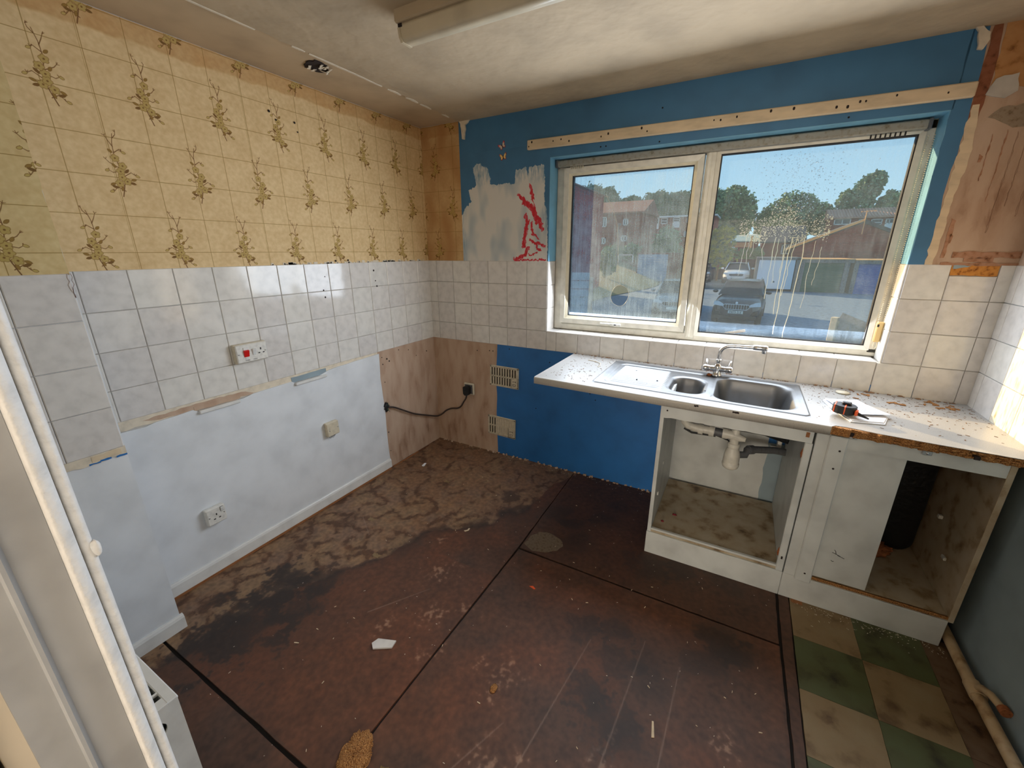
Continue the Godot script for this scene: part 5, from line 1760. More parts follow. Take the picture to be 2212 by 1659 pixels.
func pins(at: Array, parent: Node, z: float) -> void:      # slots of a socket: x, y, w, h
	for p in at:
		var s := Shape.new()
		s.span(Vector3(p[0] - p[2] / 2, p[1] - p[3] / 2, z - 0.001), Vector3(p[0] + p[2] / 2, p[1] + p[3] / 2, z + 0.0006))
		part("pin_slot", s, M.gasket, parent)


func plate_screws(at: Array, parent: Node, z: float) -> void:
	for p in at:
		var s := Shape.new(Transform3D(Basis(Vector3.RIGHT, PI / 2), Vector3(p[0], p[1], z)))
		s.lathe([Vector2(0.004, 0.0), Vector2(0.0038, 0.0008), Vector2(0.0, 0.0010)], 10)
		part("screw", s, M.zinc, parent)


func vent(called: String, label: String, at: Vector3, tilt: float, open_: bool) -> void:
	var v := thing(called, label, "vent", at)
	v.rotation.z = tilt
	var w := 0.122
	var h := 0.080
	var s := Shape.new()
	s.span(Vector3(-w + 0.004, -h + 0.004, 0.0), Vector3(w - 0.004, h - 0.004, 0.0015))
	part("back_plate", s, M.dark_gap, v)
	# face: bars left between two rows of upright slots
	s = Shape.new()
	var zf := 0.009
	s.span(Vector3(-w, -h, 0), Vector3(-w + 0.014, h, zf), 0.002)
	s.span(Vector3(w - 0.012, -h, 0), Vector3(w, h, zf), 0.002)
	s.span(Vector3(-w, h - 0.016, 0), Vector3(w, h, zf), 0.002)
	s.span(Vector3(-w, -h, 0), Vector3(w, -h + 0.014, zf), 0.002)
	s.span(Vector3(-w, -0.006, 0), Vector3(w, 0.004, zf), 0.001)
	s.span(Vector3(0.058, -h, 0), Vector3(w, 0.0, zf), 0.001)
	var pitch := 0.0218
	for i in 10:
		var x := -w + 0.014 + 0.0105 + pitch * i
		s.span(Vector3(x, -h + 0.004 if i < 8 else 0.0, 0), Vector3(x + 0.0113, h - 0.004, zf), 0.001)
	part("grille_face", s, M.plastic_old, v)
	if not open_:
		s = Shape.new()
		s.span(Vector3(-0.052, -h + 0.006, 0.001), Vector3(w - 0.006, h - 0.006, 0.0055))
		part("closed_shutter", s, M.plastic_old, v)
	s = Shape.new()
	for q in [[0.074, -0.026, 0.026, 0.003], [0.098, -0.033, 0.003, 0.013], [0.074, -0.030, 0.003, 0.006], [0.076, -0.046, 0.022, 0.0025], [0.076, -0.058, 0.022, 0.0025], [0.073, -0.058, 0.0025, 0.014], [0.098, -0.058, 0.0025, 0.014]]:
		s.span(Vector3(q[0], q[1], zf - 0.001), Vector3(q[0] + q[2], q[1] + q[3], zf + 0.0006))
	part("moulded_mark", s, M.hole, v)
	for q in [[-w + 0.008, h - 0.009], [w - 0.008, h - 0.009], [-w + 0.008, -h + 0.008], [w - 0.008, -h + 0.008]]:
		s = Shape.new(Transform3D(Basis(Vector3.RIGHT, PI / 2), Vector3(q[0], q[1], zf)))
		s.lathe([Vector2(0.0036, 0.0), Vector2(0.0034, 0.0006), Vector2(0.0, 0.0008)], 8)
		part("screw", s, M.hole, v)


func build_fittings() -> void:
	var s: Shape
	# cooker switch with socket
	var k := thing("cooker_switch", "white cooker switch panel with red rocker and socket on the tiles", "switch", Vector3(0.0065, 1.063, 1.428), PI / 2)
	s = Shape.new()
	s.span(Vector3(-0.078, -0.047, 0.0), Vector3(0.078, 0.047, 0.024), 0.003)
	part("back_box", s, M.plastic_old, k)
	s = Shape.new()
	s.span(Vector3(-0.074, -0.044, 0.023), Vector3(0.076, 0.044, 0.033), 0.004)
	part("face_plate", s, M.plastic, k)
	s = Shape.new(Transform3D(Basis(Vector3.RIGHT, 0.25), Vector3(-0.028, 0.0, 0.034)))
	s.box(Vector3.ZERO, Vector3(0.026, 0.034, 0.010), 0.002)
	part("red_rocker", s, M.red, k)
	blocks("neon_window", [[-0.040, 0.017, 0.032, -0.016, 0.031, 0.036], [-0.036, -0.030, 0.032, -0.020, -0.020, 0.035]], M.white_gloss, k, 0.001)
	s = Shape.new(Transform3D(Basis(Vector3.RIGHT, 0.2), Vector3(0.010, 0.002, 0.034)))
	s.box(Vector3.ZERO, Vector3(0.018, 0.032, 0.008), 0.002)
	part("white_rocker", s, M.white_gloss, k)
	pins([[0.044, 0.012, 0.006, 0.011], [0.034, -0.008, 0.009, 0.005], [0.056, -0.008, 0.009, 0.005]], k, 0.033)
	plate_screws([[-0.064, 0.0], [0.066, 0.0]], k, 0.033)
	for q in [[-0.028, -0.034, "COOKER"], [0.010, -0.034, "SOCKET"]]:
		part("lettering", text_mesh(q[2], 0.0042, 0.0006), M.pipe_grey, k, Transform3D(Basis(), Vector3(q[0], q[1], 0.0332)))

	var c := thing("wall_socket", "white single switched socket low on the white board", "socket", Vector3(0.010, 0.317, 1.745), PI / 2)
	s = Shape.new()
	s.span(Vector3(-0.043, -0.043, 0.0), Vector3(0.043, 0.043, 0.022), 0.004)
	part("back_box", s, M.plastic, c)
	s = Shape.new()
	s.span(Vector3(-0.042, -0.042, 0.021), Vector3(0.043, 0.043, 0.030), 0.004)
	part("face_plate", s, M.plastic, c)
	s = Shape.new(Transform3D(Basis(Vector3.RIGHT, 0.2), Vector3(0.026, 0.024, 0.031)))
	s.box(Vector3.ZERO, Vector3(0.011, 0.022, 0.007), 0.0015)
	part("rocker", s, M.white_gloss, c)
	s = Shape.new()
	s.span(Vector3(0.0195, 0.012, 0.0295), Vector3(0.0325, 0.0365, 0.0304))
	part("rocker_gap", s, M.gasket, c)
	pins([[0.0, 0.008, 0.005, 0.010], [-0.011, -0.014, 0.009, 0.005], [0.012, -0.014, 0.009, 0.005]], c, 0.030)
	plate_screws([[-0.032, 0.002], [0.034, 0.002]], c, 0.030)

	var j := thing("junction_box", "blank cream junction box cover on the white board", "junction box", Vector3(0.010, 0.50, 1.043), PI / 2)
	s = Shape.new()
	s.span(Vector3(-0.042, -0.044, 0.0), Vector3(0.042, 0.044, 0.018), 0.003)
	part("back_box", s, M.plastic_old, j)
	s = Shape.new(Transform3D(Basis(Vector3.BACK, 0.03), Vector3.ZERO))
	s.span(Vector3(-0.044, -0.044, 0.018), Vector3(0.044, 0.044, 0.028), 0.005)
	part("cover", s, M.plastic_old, j)
	plate_screws([[-0.026, -0.006], [0.034, 0.003]], j, 0.028)
	s = Shape.new()
	s.tube([Vector3(-0.036, -0.044, 0.008), Vector3(-0.016, -0.060, 0.012), Vector3(0.018, -0.050, 0.012), Vector3(0.036, -0.040, 0.010)], 0.0012, 5)
	s.tube([Vector3(-0.020, -0.044, 0.008), Vector3(0.004, -0.064, 0.012), Vector3(0.030, -0.044, 0.010)], 0.0010, 5)
	part("loose_wire", s, M.pipe_grey, j)

	var w := thing("wall_socket", "old cream socket in the bare plaster corner holding a black plug", "socket", Vector3(0.341, 0.503, 0.002))
	s = Shape.new()
	s.span(Vector3(-0.047, -0.047, 0.0), Vector3(0.047, 0.047, 0.020), 0.006)
	part("face_plate", s, M.plastic_old, w)
	s = Shape.new()
	s.span(Vector3(-0.036, -0.036, 0.0195), Vector3(0.036, 0.036, 0.021), 0.0)
	part("inset", s, M.pipe_grey, w)
	var cb := thing("power_cable", "dark brown cable with black plug hanging across the corner", "cable", Vector3(0.336, 0.50, 0.024))
	s = Shape.new()
	var o := Vector3(0.336, 0.50, 0.024)
	var pts := [Vector3(0.006, 0.478, 0.585), Vector3(0.018, 0.474, 0.555), Vector3(0.022, 0.45, 0.50), Vector3(0.022, 0.395, 0.41), Vector3(0.022, 0.335, 0.31), Vector3(0.022, 0.285, 0.20), Vector3(0.024, 0.238, 0.09), Vector3(0.030, 0.222, 0.040), Vector3(0.060, 0.238, 0.022), Vector3(0.105, 0.278, 0.018), Vector3(0.16, 0.305, 0.018), Vector3(0.22, 0.318, 0.020), Vector3(0.262, 0.345, 0.026), Vector3(0.295, 0.39, 0.034), Vector3(0.326, 0.430, 0.044), Vector3(0.335, 0.464, 0.044)]
	var path := []
	for i in pts.size() - 1:
		for q in 4:
			var p0: Vector3 = pts[maxi(i - 1, 0)]
			var p3: Vector3 = pts[mini(i + 2, pts.size() - 1)]
			var a: Vector3 = pts[i]
			path.append(a.cubic_interpolate(pts[i + 1], p0, p3, q / 4.0) - o)
	path.append(pts[-1] - o)
	s.tube(path, 0.0062, 10)
	part("flex", s, M.cable, cb)
	s = Shape.new()
	s.prism(P([-0.024, -0.030, -0.012, -0.042, 0.012, -0.042, 0.024, -0.030, 0.026, 0.024, 0.014, 0.032, -0.014, 0.032, -0.026, 0.024]), 0.0, 0.036)
	for q in [-0.016, -0.006, 0.004, 0.014]:
		s.span(Vector3(-0.018, q, 0.036), Vector3(0.018, q + 0.005, 0.039), 0.001)
	part("plug", s, M.black, cb)
	s = Shape.new()
	s.lump(Vector3(-0.326, -0.02, 0.552), Vector3(0.012, 0.030, 0.022), noise(170, 2.0, 2), 0.7, 14, 10)
	part("cut_end", s, M.black_rubber, cb)
	s = Shape.new()
	for q in [[0.02, 0.03], [0.03, 0.01], [0.016, -0.03], [0.026, -0.04]]:
		s.tube([Vector3(-0.322, -0.02, 0.552), Vector3(-0.320 + q[0] * 0.3, -0.02 + q[1], 0.562 - q[0])], 0.0016, 5)
	part("bare_core", s, mat(c8(60, 92, 70), 0.6), cb)

	vent("vent_grille", "upper cream vent grille with open slots across the blue paint edge", Vector3(0.657, 0.644, 0.0035), -0.01, true)
	vent("vent_grille", "lower cream vent grille with mostly closed slots near the floor", Vector3(0.630, 0.236, 0.0035), -0.02, false)

	# timber batten over the window
	s = Shape.new(Transform3D(Basis(Vector3.BACK, -0.0092), Vector3.ZERO))
	s.box(Vector3(0.98, 0.0, 0.011), Vector3(1.965, 0.053, 0.022), 0.004)
	var b := thing("timber_batten", "long cream painted timber batten on blue wall above the window", "batten", Vector3(0.846, 2.149, 0.0035))
	part("board", s, M.timber, b)
	for q in [[0.01, -0.01], [0.03, 0.012], [0.17, 0.004], [0.22, 0.008], [0.27, -0.006], [0.46, -0.004], [0.50, 0.006], [0.68, 0.012], [0.71, -0.006], [1.03, 0.006], [1.06, 0.003], [1.13, 0.008], [1.27, 0.014], [1.36, 0.012], [1.52, -0.004], [1.56, -0.008], [1.60, 0.006], [1.62, 0.005], [1.72, 0.012], [1.88, -0.002]]:
		var r := rng.randf_range(0.0025, 0.005)
		s = Shape.new(Transform3D(Basis(Vector3.BACK, -0.0092), Vector3.ZERO))
		s.prism(rounded(q[0] - r, q[1] - r * 1.4, q[0] + r, q[1] + r * 1.4, r * 0.9, 3), 0.0215, 0.0228)
		part("nail_hole", s, M.hole, b)

	# butterfly stickers
	for q in [[0.658, 2.167, 0.5, c8(214, 92, 106), "pink and grey butterfly sticker, the upper of two on blue wall"], [0.664, 2.105, 0.15, c8(232, 206, 132), "pale yellow butterfly sticker, the lower of two on blue wall"]]:
		var t := thing("butterfly_sticker", q[4], "sticker", Vector3(q[0], q[1], 0.0036))
		t.rotation.z = q[2]
		for sg in [-1.0, 1.0]:
			s = Shape.new(Transform3D(Basis(Vector3(sg, 0, 0), Vector3(0, 1, 0), Vector3(0, 0, 1)), Vector3.ZERO))
			s.prism(P([0.001, 0.002, 0.010, 0.016, 0.022, 0.024, 0.027, 0.018, 0.024, 0.007, 0.018, 0.0, 0.021, -0.009, 0.016, -0.017, 0.008, -0.015, 0.001, -0.005]), 0.0, 0.0010)
			part("wing", s, mat(c8(150, 52, 60), 0.6), t)
			s = Shape.new(Transform3D(Basis(Vector3(sg, 0, 0), Vector3(0, 1, 0), Vector3(0, 0, 1)), Vector3.ZERO))
			s.prism(P([0.003, 0.002, 0.011, 0.014, 0.020, 0.020, 0.022, 0.009, 0.015, 0.0, 0.017, -0.008, 0.013, -0.013, 0.004, -0.006]), 0.0010, 0.0016)
			part("wing_colour", s, mat(q[3] if q[1] < 2.15 else c8(206, 196, 178), 0.6), t)
			if q[1] > 2.15:
				s = Shape.new(Transform3D(Basis(Vector3(sg, 0, 0), Vector3(0, 1, 0), Vector3(0, 0, 1)), Vector3.ZERO))
				s.prism(P([0.013, 0.014, 0.021, 0.020, 0.023, 0.012, 0.018, 0.010]), 0.0015, 0.0019)
				part("wing_tip", s, mat(q[3], 0.6), t)
		s = Shape.new()
		s.tube([Vector3(0, -0.012, 0.001), Vector3(0, 0.010, 0.001)], 0.0016, 6)
		part("body", s, M.hole, t)

	# peeling strips of filler hanging from the ceiling edge
	for q in [[0.372, 2.343, 0.013, 0.105, "peeling cream filler hanging at the top left of the blue wall"], [2.79, 2.343, 0.012, 0.075, "peeling cream filler hanging at the top right of the blue wall"]]:
		var sg := 1.0 if q[0] < 1.0 else -1.0
		var pz := thing("peeling_filler", q[4], "peeling filler", Vector3(q[0], q[1], 0.005))
		s = Shape.new()
		s.prism(ragged(P([-0.034, 0.0, -0.022, -0.016, -0.017, -0.045, -0.012, -q[3], 0.004, -q[3] - 0.004, 0.008, -0.07, 0.016, -0.05, 0.012, -0.026, 0.034 * sg + 0.02, 0.0]), 0.012, 0.003), 0.0, q[2])
		part("flake", s, M.torn, pz)

	# fluorescent batten with diffuser on the ceiling
	var l := thing("ceiling_light", "long unlit fluorescent batten light with diffuser on the ceiling", "ceiling light", Vector3(0.911, RH - 0.003, 1.143))
	var prof := Transform3D(Basis(Vector3(0, 0, 1), Vector3(0, 1, 0), Vector3(1, 0, 0)), Vector3.ZERO)
	s = Shape.new(prof)
	s.prism(P([-0.050, 0.0, 0.050, 0.0, 0.050, -0.036, 0.044, -0.040, -0.044, -0.040, -0.050, -0.036]), 0.0, 1.24)
	part("spine", s, M.ceiling, l)
	var dm := mat(c8(206, 192, 164), 0.3, {tex = TX.soft, per = 2.0})
	s = Shape.new(prof)
	s.prism(P([0.036, -0.038, 0.0345, -0.050, 0.030, -0.078, 0.022, -0.090, -0.022, -0.090, -0.030, -0.078, -0.0345, -0.050, -0.036, -0.038]), 0.006, 1.234, 7)
	part("diffuser", s, dm, l)
	s = Shape.new(prof)
	s.prism(P([0.038, -0.052, 0.033, -0.080, 0.024, -0.092, -0.024, -0.092, -0.033, -0.080, -0.038, -0.052]), 0.0, 0.010)
	part("end_cap", s, dm, l)
	s = Shape.new()
	s.span(Vector3(0.002, -0.051, 0.030), Vector3(0.020, -0.040, 0.0365))
	part("gap", s, M.hole, l)

	# heating pipe along the right wall with a stub and elbow
	var hp := thing("heating_pipe", "cream painted pipe with short valve stub along the right wall", "pipe", Vector3(3.06, 0.032, 0.50))
	s = Shape.new()
	s.tube([Vector3(0, 0, -0.3), Vector3(0.0, 0, 0.0), Vector3(-0.004, 0, 0.3), Vector3(0.004, 0.0, 0.7), Vector3(0.0, 0, 1.4)], 0.019, 14)
	part("main_pipe", s, M.old_paint, hp)
	s = Shape.new()
	s.tube([Vector3(0.0, 0.004, 0.315), Vector3(-0.002, 0.040, 0.34), Vector3(0.006, 0.052, 0.37), Vector3(0.020, 0.052, 0.42)], 0.012, 10)
	part("valve_stub", s, M.old_paint, hp)
	s = Shape.new()
	s.tube([Vector3(0.020, 0.052, 0.412), Vector3(0.022, 0.052, 0.432)], 0.016, 10)
	part("capped_end", s, M.rust, hp)
	s = Shape.new()
	s.tube([Vector3(-0.002, 0.0, 0.285), Vector3(-0.002, 0.0, 0.345)], 0.024, 14)
	part("tee", s, M.old_paint, hp)


func build_debris() -> void:
	var s: Shape
	var t := Transform3D(Basis(Vector3(1, 0, 0), Vector3(0, 0, 1), Vector3(0, 1, 0)), Vector3.ZERO)
	s = Shape.new(t)
	s.prism(P([-0.034, 0.012, -0.026, -0.016, 0.046, -0.044, 0.052, -0.012, -0.012, 0.028]), 0.0, 0.0065)
	single("tile_shard", s, M.tile[0], "white shard of broken tile lying on the brown floor", "tile shard", Vector3(1.032, 0.0, 1.692))
	# clump of fibre underlay
	var n := noise(180, 1.3, 3)
	var outl := func(u: float, v: float) -> Vector3:
		var a := -TAU * u
		var r := 0.062 * (1.0 + 0.28 * n.get_noise_2d(cos(a) * 1.4, sin(a) * 1.4) + 0.12 * n.get_noise_2d(cos(a) * 6, sin(a) * 6))
		var k := sin(v * PI / 2)
		return Vector3(cos(a) * r * k * 0.82, 0.018 * cos(v * PI / 2) + 0.006 * n.get_noise_2d(cos(a) * k * 9.0, sin(a) * k * 9.0) + 0.002, sin(a) * r * k * 1.25)
	var c := thing("fibre_clump", "torn clump of brown fibreboard on the floor joint near the camera", "fibreboard clump", Vector3(1.262, 0.0, 2.02), 0.5)
	s = Shape.new()
	s.grid(outl, 44, 16)
	part("clump", s, M.chipboard, c)
	s = Shape.new()
	for i in 260:
		var a := rng.randf() * TAU
		var r := sqrt(rng.randf()) * 0.060
		var p := Vector3(cos(a) * r * 0.82, 0.006 + 0.016 * (1.0 - r / 0.075), sin(a) * r * 1.25)
		s.xf = Transform3D(Basis(Vector3.UP, rng.randf() * TAU) * Basis(Vector3.RIGHT, rng.randf_range(-0.5, 0.5)), p)
		s.box(Vector3.ZERO, Vector3(rng.randf_range(0.004, 0.012), 0.0014, 0.0022))
	part("loose_fibres", s, M.chipboard, c).set_meta("kind", "stuff")
	s = Shape.new(t)
	s.prism(ragged(P([-0.018, -0.012, 0.006, -0.020, 0.012, -0.006, 0.024, 0.006, 0.004, 0.012, -0.010, 0.022]), 0.008, 0.003), 0.0, 0.004)
	single("underlay_scrap", s, mat(c8(120, 98, 60), 0.9, {tex = TX.grime, per = 9.0}), "small olive scrap of underlay beside the brown fibre clump", "scrap", Vector3(1.365, 0.0, 2.005))
	s = Shape.new(t)
	s.prism(P([-0.014, -0.006, 0.004, -0.008, 0.016, 0.008, 0.010, 0.012]), 0.0, 0.002)
	single("orange_chip", s, M.orange, "small orange plastic chip on the brown floor panel", "chip", Vector3(1.444, 0.0, 1.12), 0.4)
	s = Shape.new(t)
	s.prism(P([-0.003, -0.026, 0.003, -0.026, 0.004, 0.024, -0.005, 0.026]), 0.0, 0.003)
	single("white_splinter", s, M.timber, "pale wooden splinter lying alone on the right floor panel", "splinter", Vector3(2.072, 0.0, 1.478), 0.2)
	s = Shape.new()
	s.lump(Vector3.ZERO, Vector3(0.012, 0.004, 0.018), n, 0.5, 10, 6)
	single("bark_chip", s, M.chipboard, "round brown wood chip on the floor right of long joint", "chip", Vector3(1.532, 0.003, 1.62))
	s = Shape.new(t)
	s.prism(P([-0.020, -0.004, 0.0, -0.003, 0.012, -0.014, 0.018, -0.009, 0.006, 0.004, -0.016, 0.005]), 0.0, 0.004)
	single("wood_chip", s, M.timber, "bent pale wood chip on the tan floor near blue wall", "chip", Vector3(0.93, 0.0, 0.92), 0.9)
	s = Shape.new(t)
	s.prism(P([-0.008, -0.022, 0.006, -0.024, 0.012, 0.020, 0.002, 0.026, -0.010, 0.018]), 0.0, 0.003)
	single("paper_scrap", s, M.paper, "white scrap of paper on the floor by the bare corner", "scrap", Vector3(0.20, 0.0, 0.44), 0.2)
	# splinters strewn over the floor
	s = Shape.new(t)
	s.prism(P([-0.010, -0.0016, 0.0, -0.0022, 0.011, -0.001, 0.010, 0.0016, -0.009, 0.002]), 0.0, 0.0018)
	var sp := single("floor_splinter", s, M.timber, "tiny pale wood splinter strewn on the bare brown floor", "splinter", Vector3(0.72, 0.0, 1.85), 0.4, "splinters strewn on the floor")
	for i in 59:
		var d: Node3D = sp.duplicate()
		d.name = numbered("floor_splinter")
		add_child(d)
		d.position = Vector3(rng.randf_range(0.55, 2.4), 0.0, rng.randf_range(0.3, 2.1))
		if d.position.x > 1.8 and d.position.z < 0.68:
			d.position.z = 1.0 + rng.randf()
		if Vector2(d.position.x - 1.262, d.position.z - 2.02).length() < 0.13:
			d.position.x += 0.3
		d.rotation.y = rng.randf() * TAU
		var k := rng.randf_range(0.25, 0.62)
		d.scale = Vector3(k, 1.0, k * 1.2)
	# grit nobody could count: on the floor, along its edges and on the worktop
	for kind in 2:
		var ball := Shape.new()
		ball.box(Vector3(0, 0.5, 0), Vector3(1.8, 0.7, 1.0), 0.2)
		var mm := MultiMesh.new()
		mm.transform_format = MultiMesh.TRANSFORM_3D
		mm.mesh = ball.mesh()
		mm.instance_count = 420 if kind == 0 else 620
		for i in mm.instance_count:
			var r := rng.randf_range(0.0008, 0.0022)
			var p := Vector3(rng.randf_range(0.35, 2.45), 0, rng.randf_range(0.1, 2.3))
			if kind == 0:
				if i % 3 == 0:
					p = Vector3(rng.randf_range(2.52, 3.04), 0, 0.61 + absf(rng.randfn(0, 0.035)))
				elif i % 3 == 1:
					p = Vector3(rng.randf_range(0.03, 1.85), 0, 0.02 + absf(rng.randfn(0, 0.03)))
				elif p.x > 1.8 and p.z < 0.65:
					p.z += 0.9
			else:
				var right := rng.randf() < 0.72
				p = Vector3(rng.randf_range(2.46, 3.08) if right else rng.randf_range(1.24, 1.5), 0, 0.02 + (absf(rng.randfn(0, 0.22)) if right else rng.randf() * 0.55))
				if p.z > 0.58:
					p.z = rng.randf() * 0.2 + 0.02
				p.y = wy(p.x)
				r *= rng.randf_range(0.7, 2.2)
			mm.set_instance_transform(i, Transform3D(Basis(Vector3.UP, rng.randf() * TAU) * Basis().scaled(Vector3(r * rng.randf_range(1.0, 2.6), r * 0.5, r)), p))
		var mi := MultiMeshInstance3D.new()
		mi.name = "floor_grit" if kind == 0 else "worktop_crumbs"
		mi.multimesh = mm
		mi.material_override = M.torn if kind == 0 else mat(c8(124, 92, 60), 0.9)
		add_child(mi)
		tag(mi, "pale grit scattered over the floor and along its edges" if kind == 0 else "brown crumbs scattered over the white worktop by the sink", "grit" if kind == 0 else "crumbs", "", "stuff")
	# larger flakes of chipboard behind the notebook
	for i in 16:
		s = Shape.new(t)
		var a := rng.randf_range(0.008, 0.026)
		s.prism(ragged(rect(-a, -a * 0.3, a, a * 0.35), a * 0.4, a * 0.12), 0.0, 0.003)
		var x := rng.randf_range(2.60, 3.04)
		var o := single("chipboard_flake", s, M.chipboard, "flake of broken chipboard on the worktop along the tiles", "flake", Vector3(x, wy(x) + 0.0006, rng.randf_range(0.04, 0.17)), rng.randf() * 3.0, "chipboard flakes along the back of the worktop")
		o.rotation.z = -0.0145
	s = Shape.new()
	s.tube([Vector3(-0.06, 0, -0.03), Vector3(-0.01, 0.001, -0.02), Vector3(0.03, 0, 0.01), Vector3(0.045, 0.0, 0.06), Vector3(0.04, 0.0, 0.09)], 0.0022, 6)
	single("sealant_string", s, M.torn, "curved cream strand of sealant on the worktop left of drainer", "sealant", Vector3(1.40, wy(1.40) + 0.003, 0.17))


func car(called: String, label: String, pos: Vector3, turn: float, paint: Color, plate: String, k: float, h: float) -> Node3D:
	var c := thing(called, label, "car", pos, turn)
	var body := mat(paint, 0.22, {metal = 0.0, spec = 0.7})
	var glass := mat(c8(26, 34, 40), 0.06)
	var dark := mat(c8(24, 25, 27), 0.5)
	var lamp := mat(c8(214, 220, 226), 0.12)
	var hw := 0.90 * k
	var ln := 4.35 * k
	var belt := 0.60 * h
	# lower body: sections from nose to tail
	var secs := [[0.0, 0.66, 0.22, 0.50], [0.02, 0.78, 0.20, 0.56], [0.05, 0.88, 0.19, 0.60], [0.12, 0.96, 0.18, 0.63], [0.25, 1.0, 0.18, 0.655], [0.32, 1.0, 0.18, 0.665], [0.6, 1.0, 0.18, 0.67], [0.85, 0.99, 0.18, 0.68], [0.97, 0.93, 0.20, 0.66], [1.0, 0.80, 0.26, 0.55]]
	var f := func(u: float, v: float) -> Vector3:
		var t := v * (secs.size() - 1)
		var i := mini(int(t), secs.size() - 2)
		var q := t - i
		var a: Array = secs[i]
		var b: Array = secs[i + 1]
		var z: float = lerpf(a[0], b[0], q)
		var w: float = lerpf(a[1], b[1], q) * hw
		var y0: float = lerpf(a[2], b[2], q) * h * 0.85
		var y1: float = lerpf(a[3], b[3], q) * h
		var an := TAU * u
		var cx := signf(cos(an)) * pow(absf(cos(an)), 0.42)
		var sy := signf(sin(an)) * pow(absf(sin(an)), 0.42)
		var tuck := 1.0 - 0.07 * maxf(0.0, sy)
		return Vector3(cx * w * tuck, (y0 + y1) / 2 + sy * (y1 - y0) / 2, -z * ln)
	var s := Shape.new()
	s.grid(f, 32, 27)
	var nose := PackedVector2Array()
	for i in 24:
		var p: Vector3 = f.call(i / 24.0, 0.0)
		nose.append(Vector2(p.x, p.y))
	s.prism(nose, -0.02, 0.0)
	part("body", s, body, c)
	# cabin: roof over raked glass
	var zb := [-0.30 * ln, -0.46 * ln, -0.84 * ln, -0.97 * ln]
	var wb := hw * 0.90
	var wt := hw * 0.70
	var y0 := belt + 0.06 * h
	var y1 := h * 0.965
	s = Shape.new()
	var fr := func(u: float, v: float) -> Vector3:
		var a := (v - 0.5) * 2.0
		return Vector3(wt * 1.03 * a, y1 + h * 0.035 * (1.0 - a * a) * sin(PI * (0.15 + 0.7 * u)), lerpf(zb[1] + 0.05, zb[2], u))
	s.grid(fr, 10, 10)
	part("roof", s, body, c)
	s = Shape.new()
	s.quad(Vector3(-wb, y0, zb[0]), Vector3(wb, y0, zb[0]), Vector3(wt, y1, zb[1]), Vector3(-wt, y1, zb[1]))
	part("windscreen", s, glass, c)
	s = Shape.new()
	s.quad(Vector3(wb, y0, zb[3]), Vector3(-wb, y0, zb[3]), Vector3(-wt, y1, zb[2]), Vector3(wt, y1, zb[2]))
	part("rear_window", s, glass, c)
	for sg in [-1.0, 1.0]:
		s = Shape.new()
		s.quad(Vector3(sg * wb, y0, zb[0]), Vector3(sg * wb, y0, zb[3]), Vector3(sg * wt, y1, zb[2]), Vector3(sg * wt, y1, zb[1]))
		part("side_window", s, glass, c)
		s = Shape.new()
		s.tube([Vector3(sg * wb, y0 - 0.02, zb[0] + 0.02), Vector3(sg * wt, y1, zb[1])], 0.035 * k, 8)
		s.tube([Vector3(sg * wt, y1, zb[1]), Vector3(sg * wt, y1, zb[2])], 0.03 * k, 8)
		s.tube([Vector3(sg * wb, y0 - 0.02, zb[3]), Vector3(sg * wt, y1, zb[2])], 0.05 * k, 8)
		s.tube([Vector3(sg * wb, y0 - 0.02, -0.62 * ln), Vector3(sg * wt, y1, -0.62 * ln)], 0.03 * k, 8)
		part("pillar", s, body, c)
		s = Shape.new()
		s.tube([Vector3(sg * wt * 0.98, y1 + 0.05 * h, zb[1] - 0.05), Vector3(sg * wt * 0.98, y1 + 0.055 * h, zb[2])], 0.018 * k, 6)
		part("roof_rail", s, lamp if h > 1.6 else body, c)
		s = Shape.new()
		s.lump(Vector3(sg * (hw + 0.10 * k), belt + 0.12 * h, zb[0] - 0.28), Vector3(0.11 * k, 0.07 * k, 0.06 * k), noise(190, 0.1, 1), 0.0, 12, 8)
		part("mirror", s, body, c)
		s = Shape.new()
		s.prism(P([sg * 0.50 * hw, 0.445 * h, sg * 0.93 * hw, 0.475 * h, sg * 0.90 * hw, 0.555 * h, sg * 0.70 * hw, 0.545 * h, sg * 0.52 * hw, 0.50 * h]), -0.24 * k, 0.012)
		part("headlight", s, lamp, c)
		s = Shape.new()
		s.prism(P([sg * 0.58 * hw, 0.25 * h, sg * 0.86 * hw, 0.27 * h, sg * 0.84 * hw, 0.34 * h, sg * 0.66 * hw, 0.32 * h]), -0.1, 0.015)
		part("fog_recess", s, dark, c)
		for z in [-0.19, -0.80]:
			s = Shape.new(Transform3D(Basis(Vector3.BACK, PI / 2), Vector3(sg * (hw - 0.10), 0.33 * k, z * ln)))
			s.lathe([Vector2(0.0, -0.11), Vector2(0.20 * k, -0.11), Vector2(0.22 * k, -0.10), Vector2(0.32 * k, -0.11), Vector2(0.33 * k, -0.08), Vector2(0.33 * k, 0.08), Vector2(0.32 * k, 0.11), Vector2(0.22 * k, 0.10), Vector2(0.20 * k, 0.11), Vector2(0.0, 0.11)], 20)
			part("wheel", s, dark, c)
	s = Shape.new()
	s.prism(P([-0.46 * hw, 0.50 * h, 0.46 * hw, 0.50 * h, 0.52 * hw, 0.45 * h, 0.42 * hw, 0.385 * h, -0.42 * hw, 0.385 * h, -0.52 * hw, 0.45 * h]), -0.05, 0.020)
	part("grille", s, dark, c)
	s = Shape.new()
	var gp := [Vector3(-0.47 * hw, 0.50 * h, 0.022), Vector3(0.47 * hw, 0.50 * h, 0.022), Vector3(0.53 * hw, 0.45 * h, 0.022), Vector3(0.42 * hw, 0.38 * h, 0.022), Vector3(-0.42 * hw, 0.38 * h, 0.022), Vector3(-0.53 * hw, 0.45 * h, 0.022), Vector3(-0.47 * hw, 0.50 * h, 0.022)]
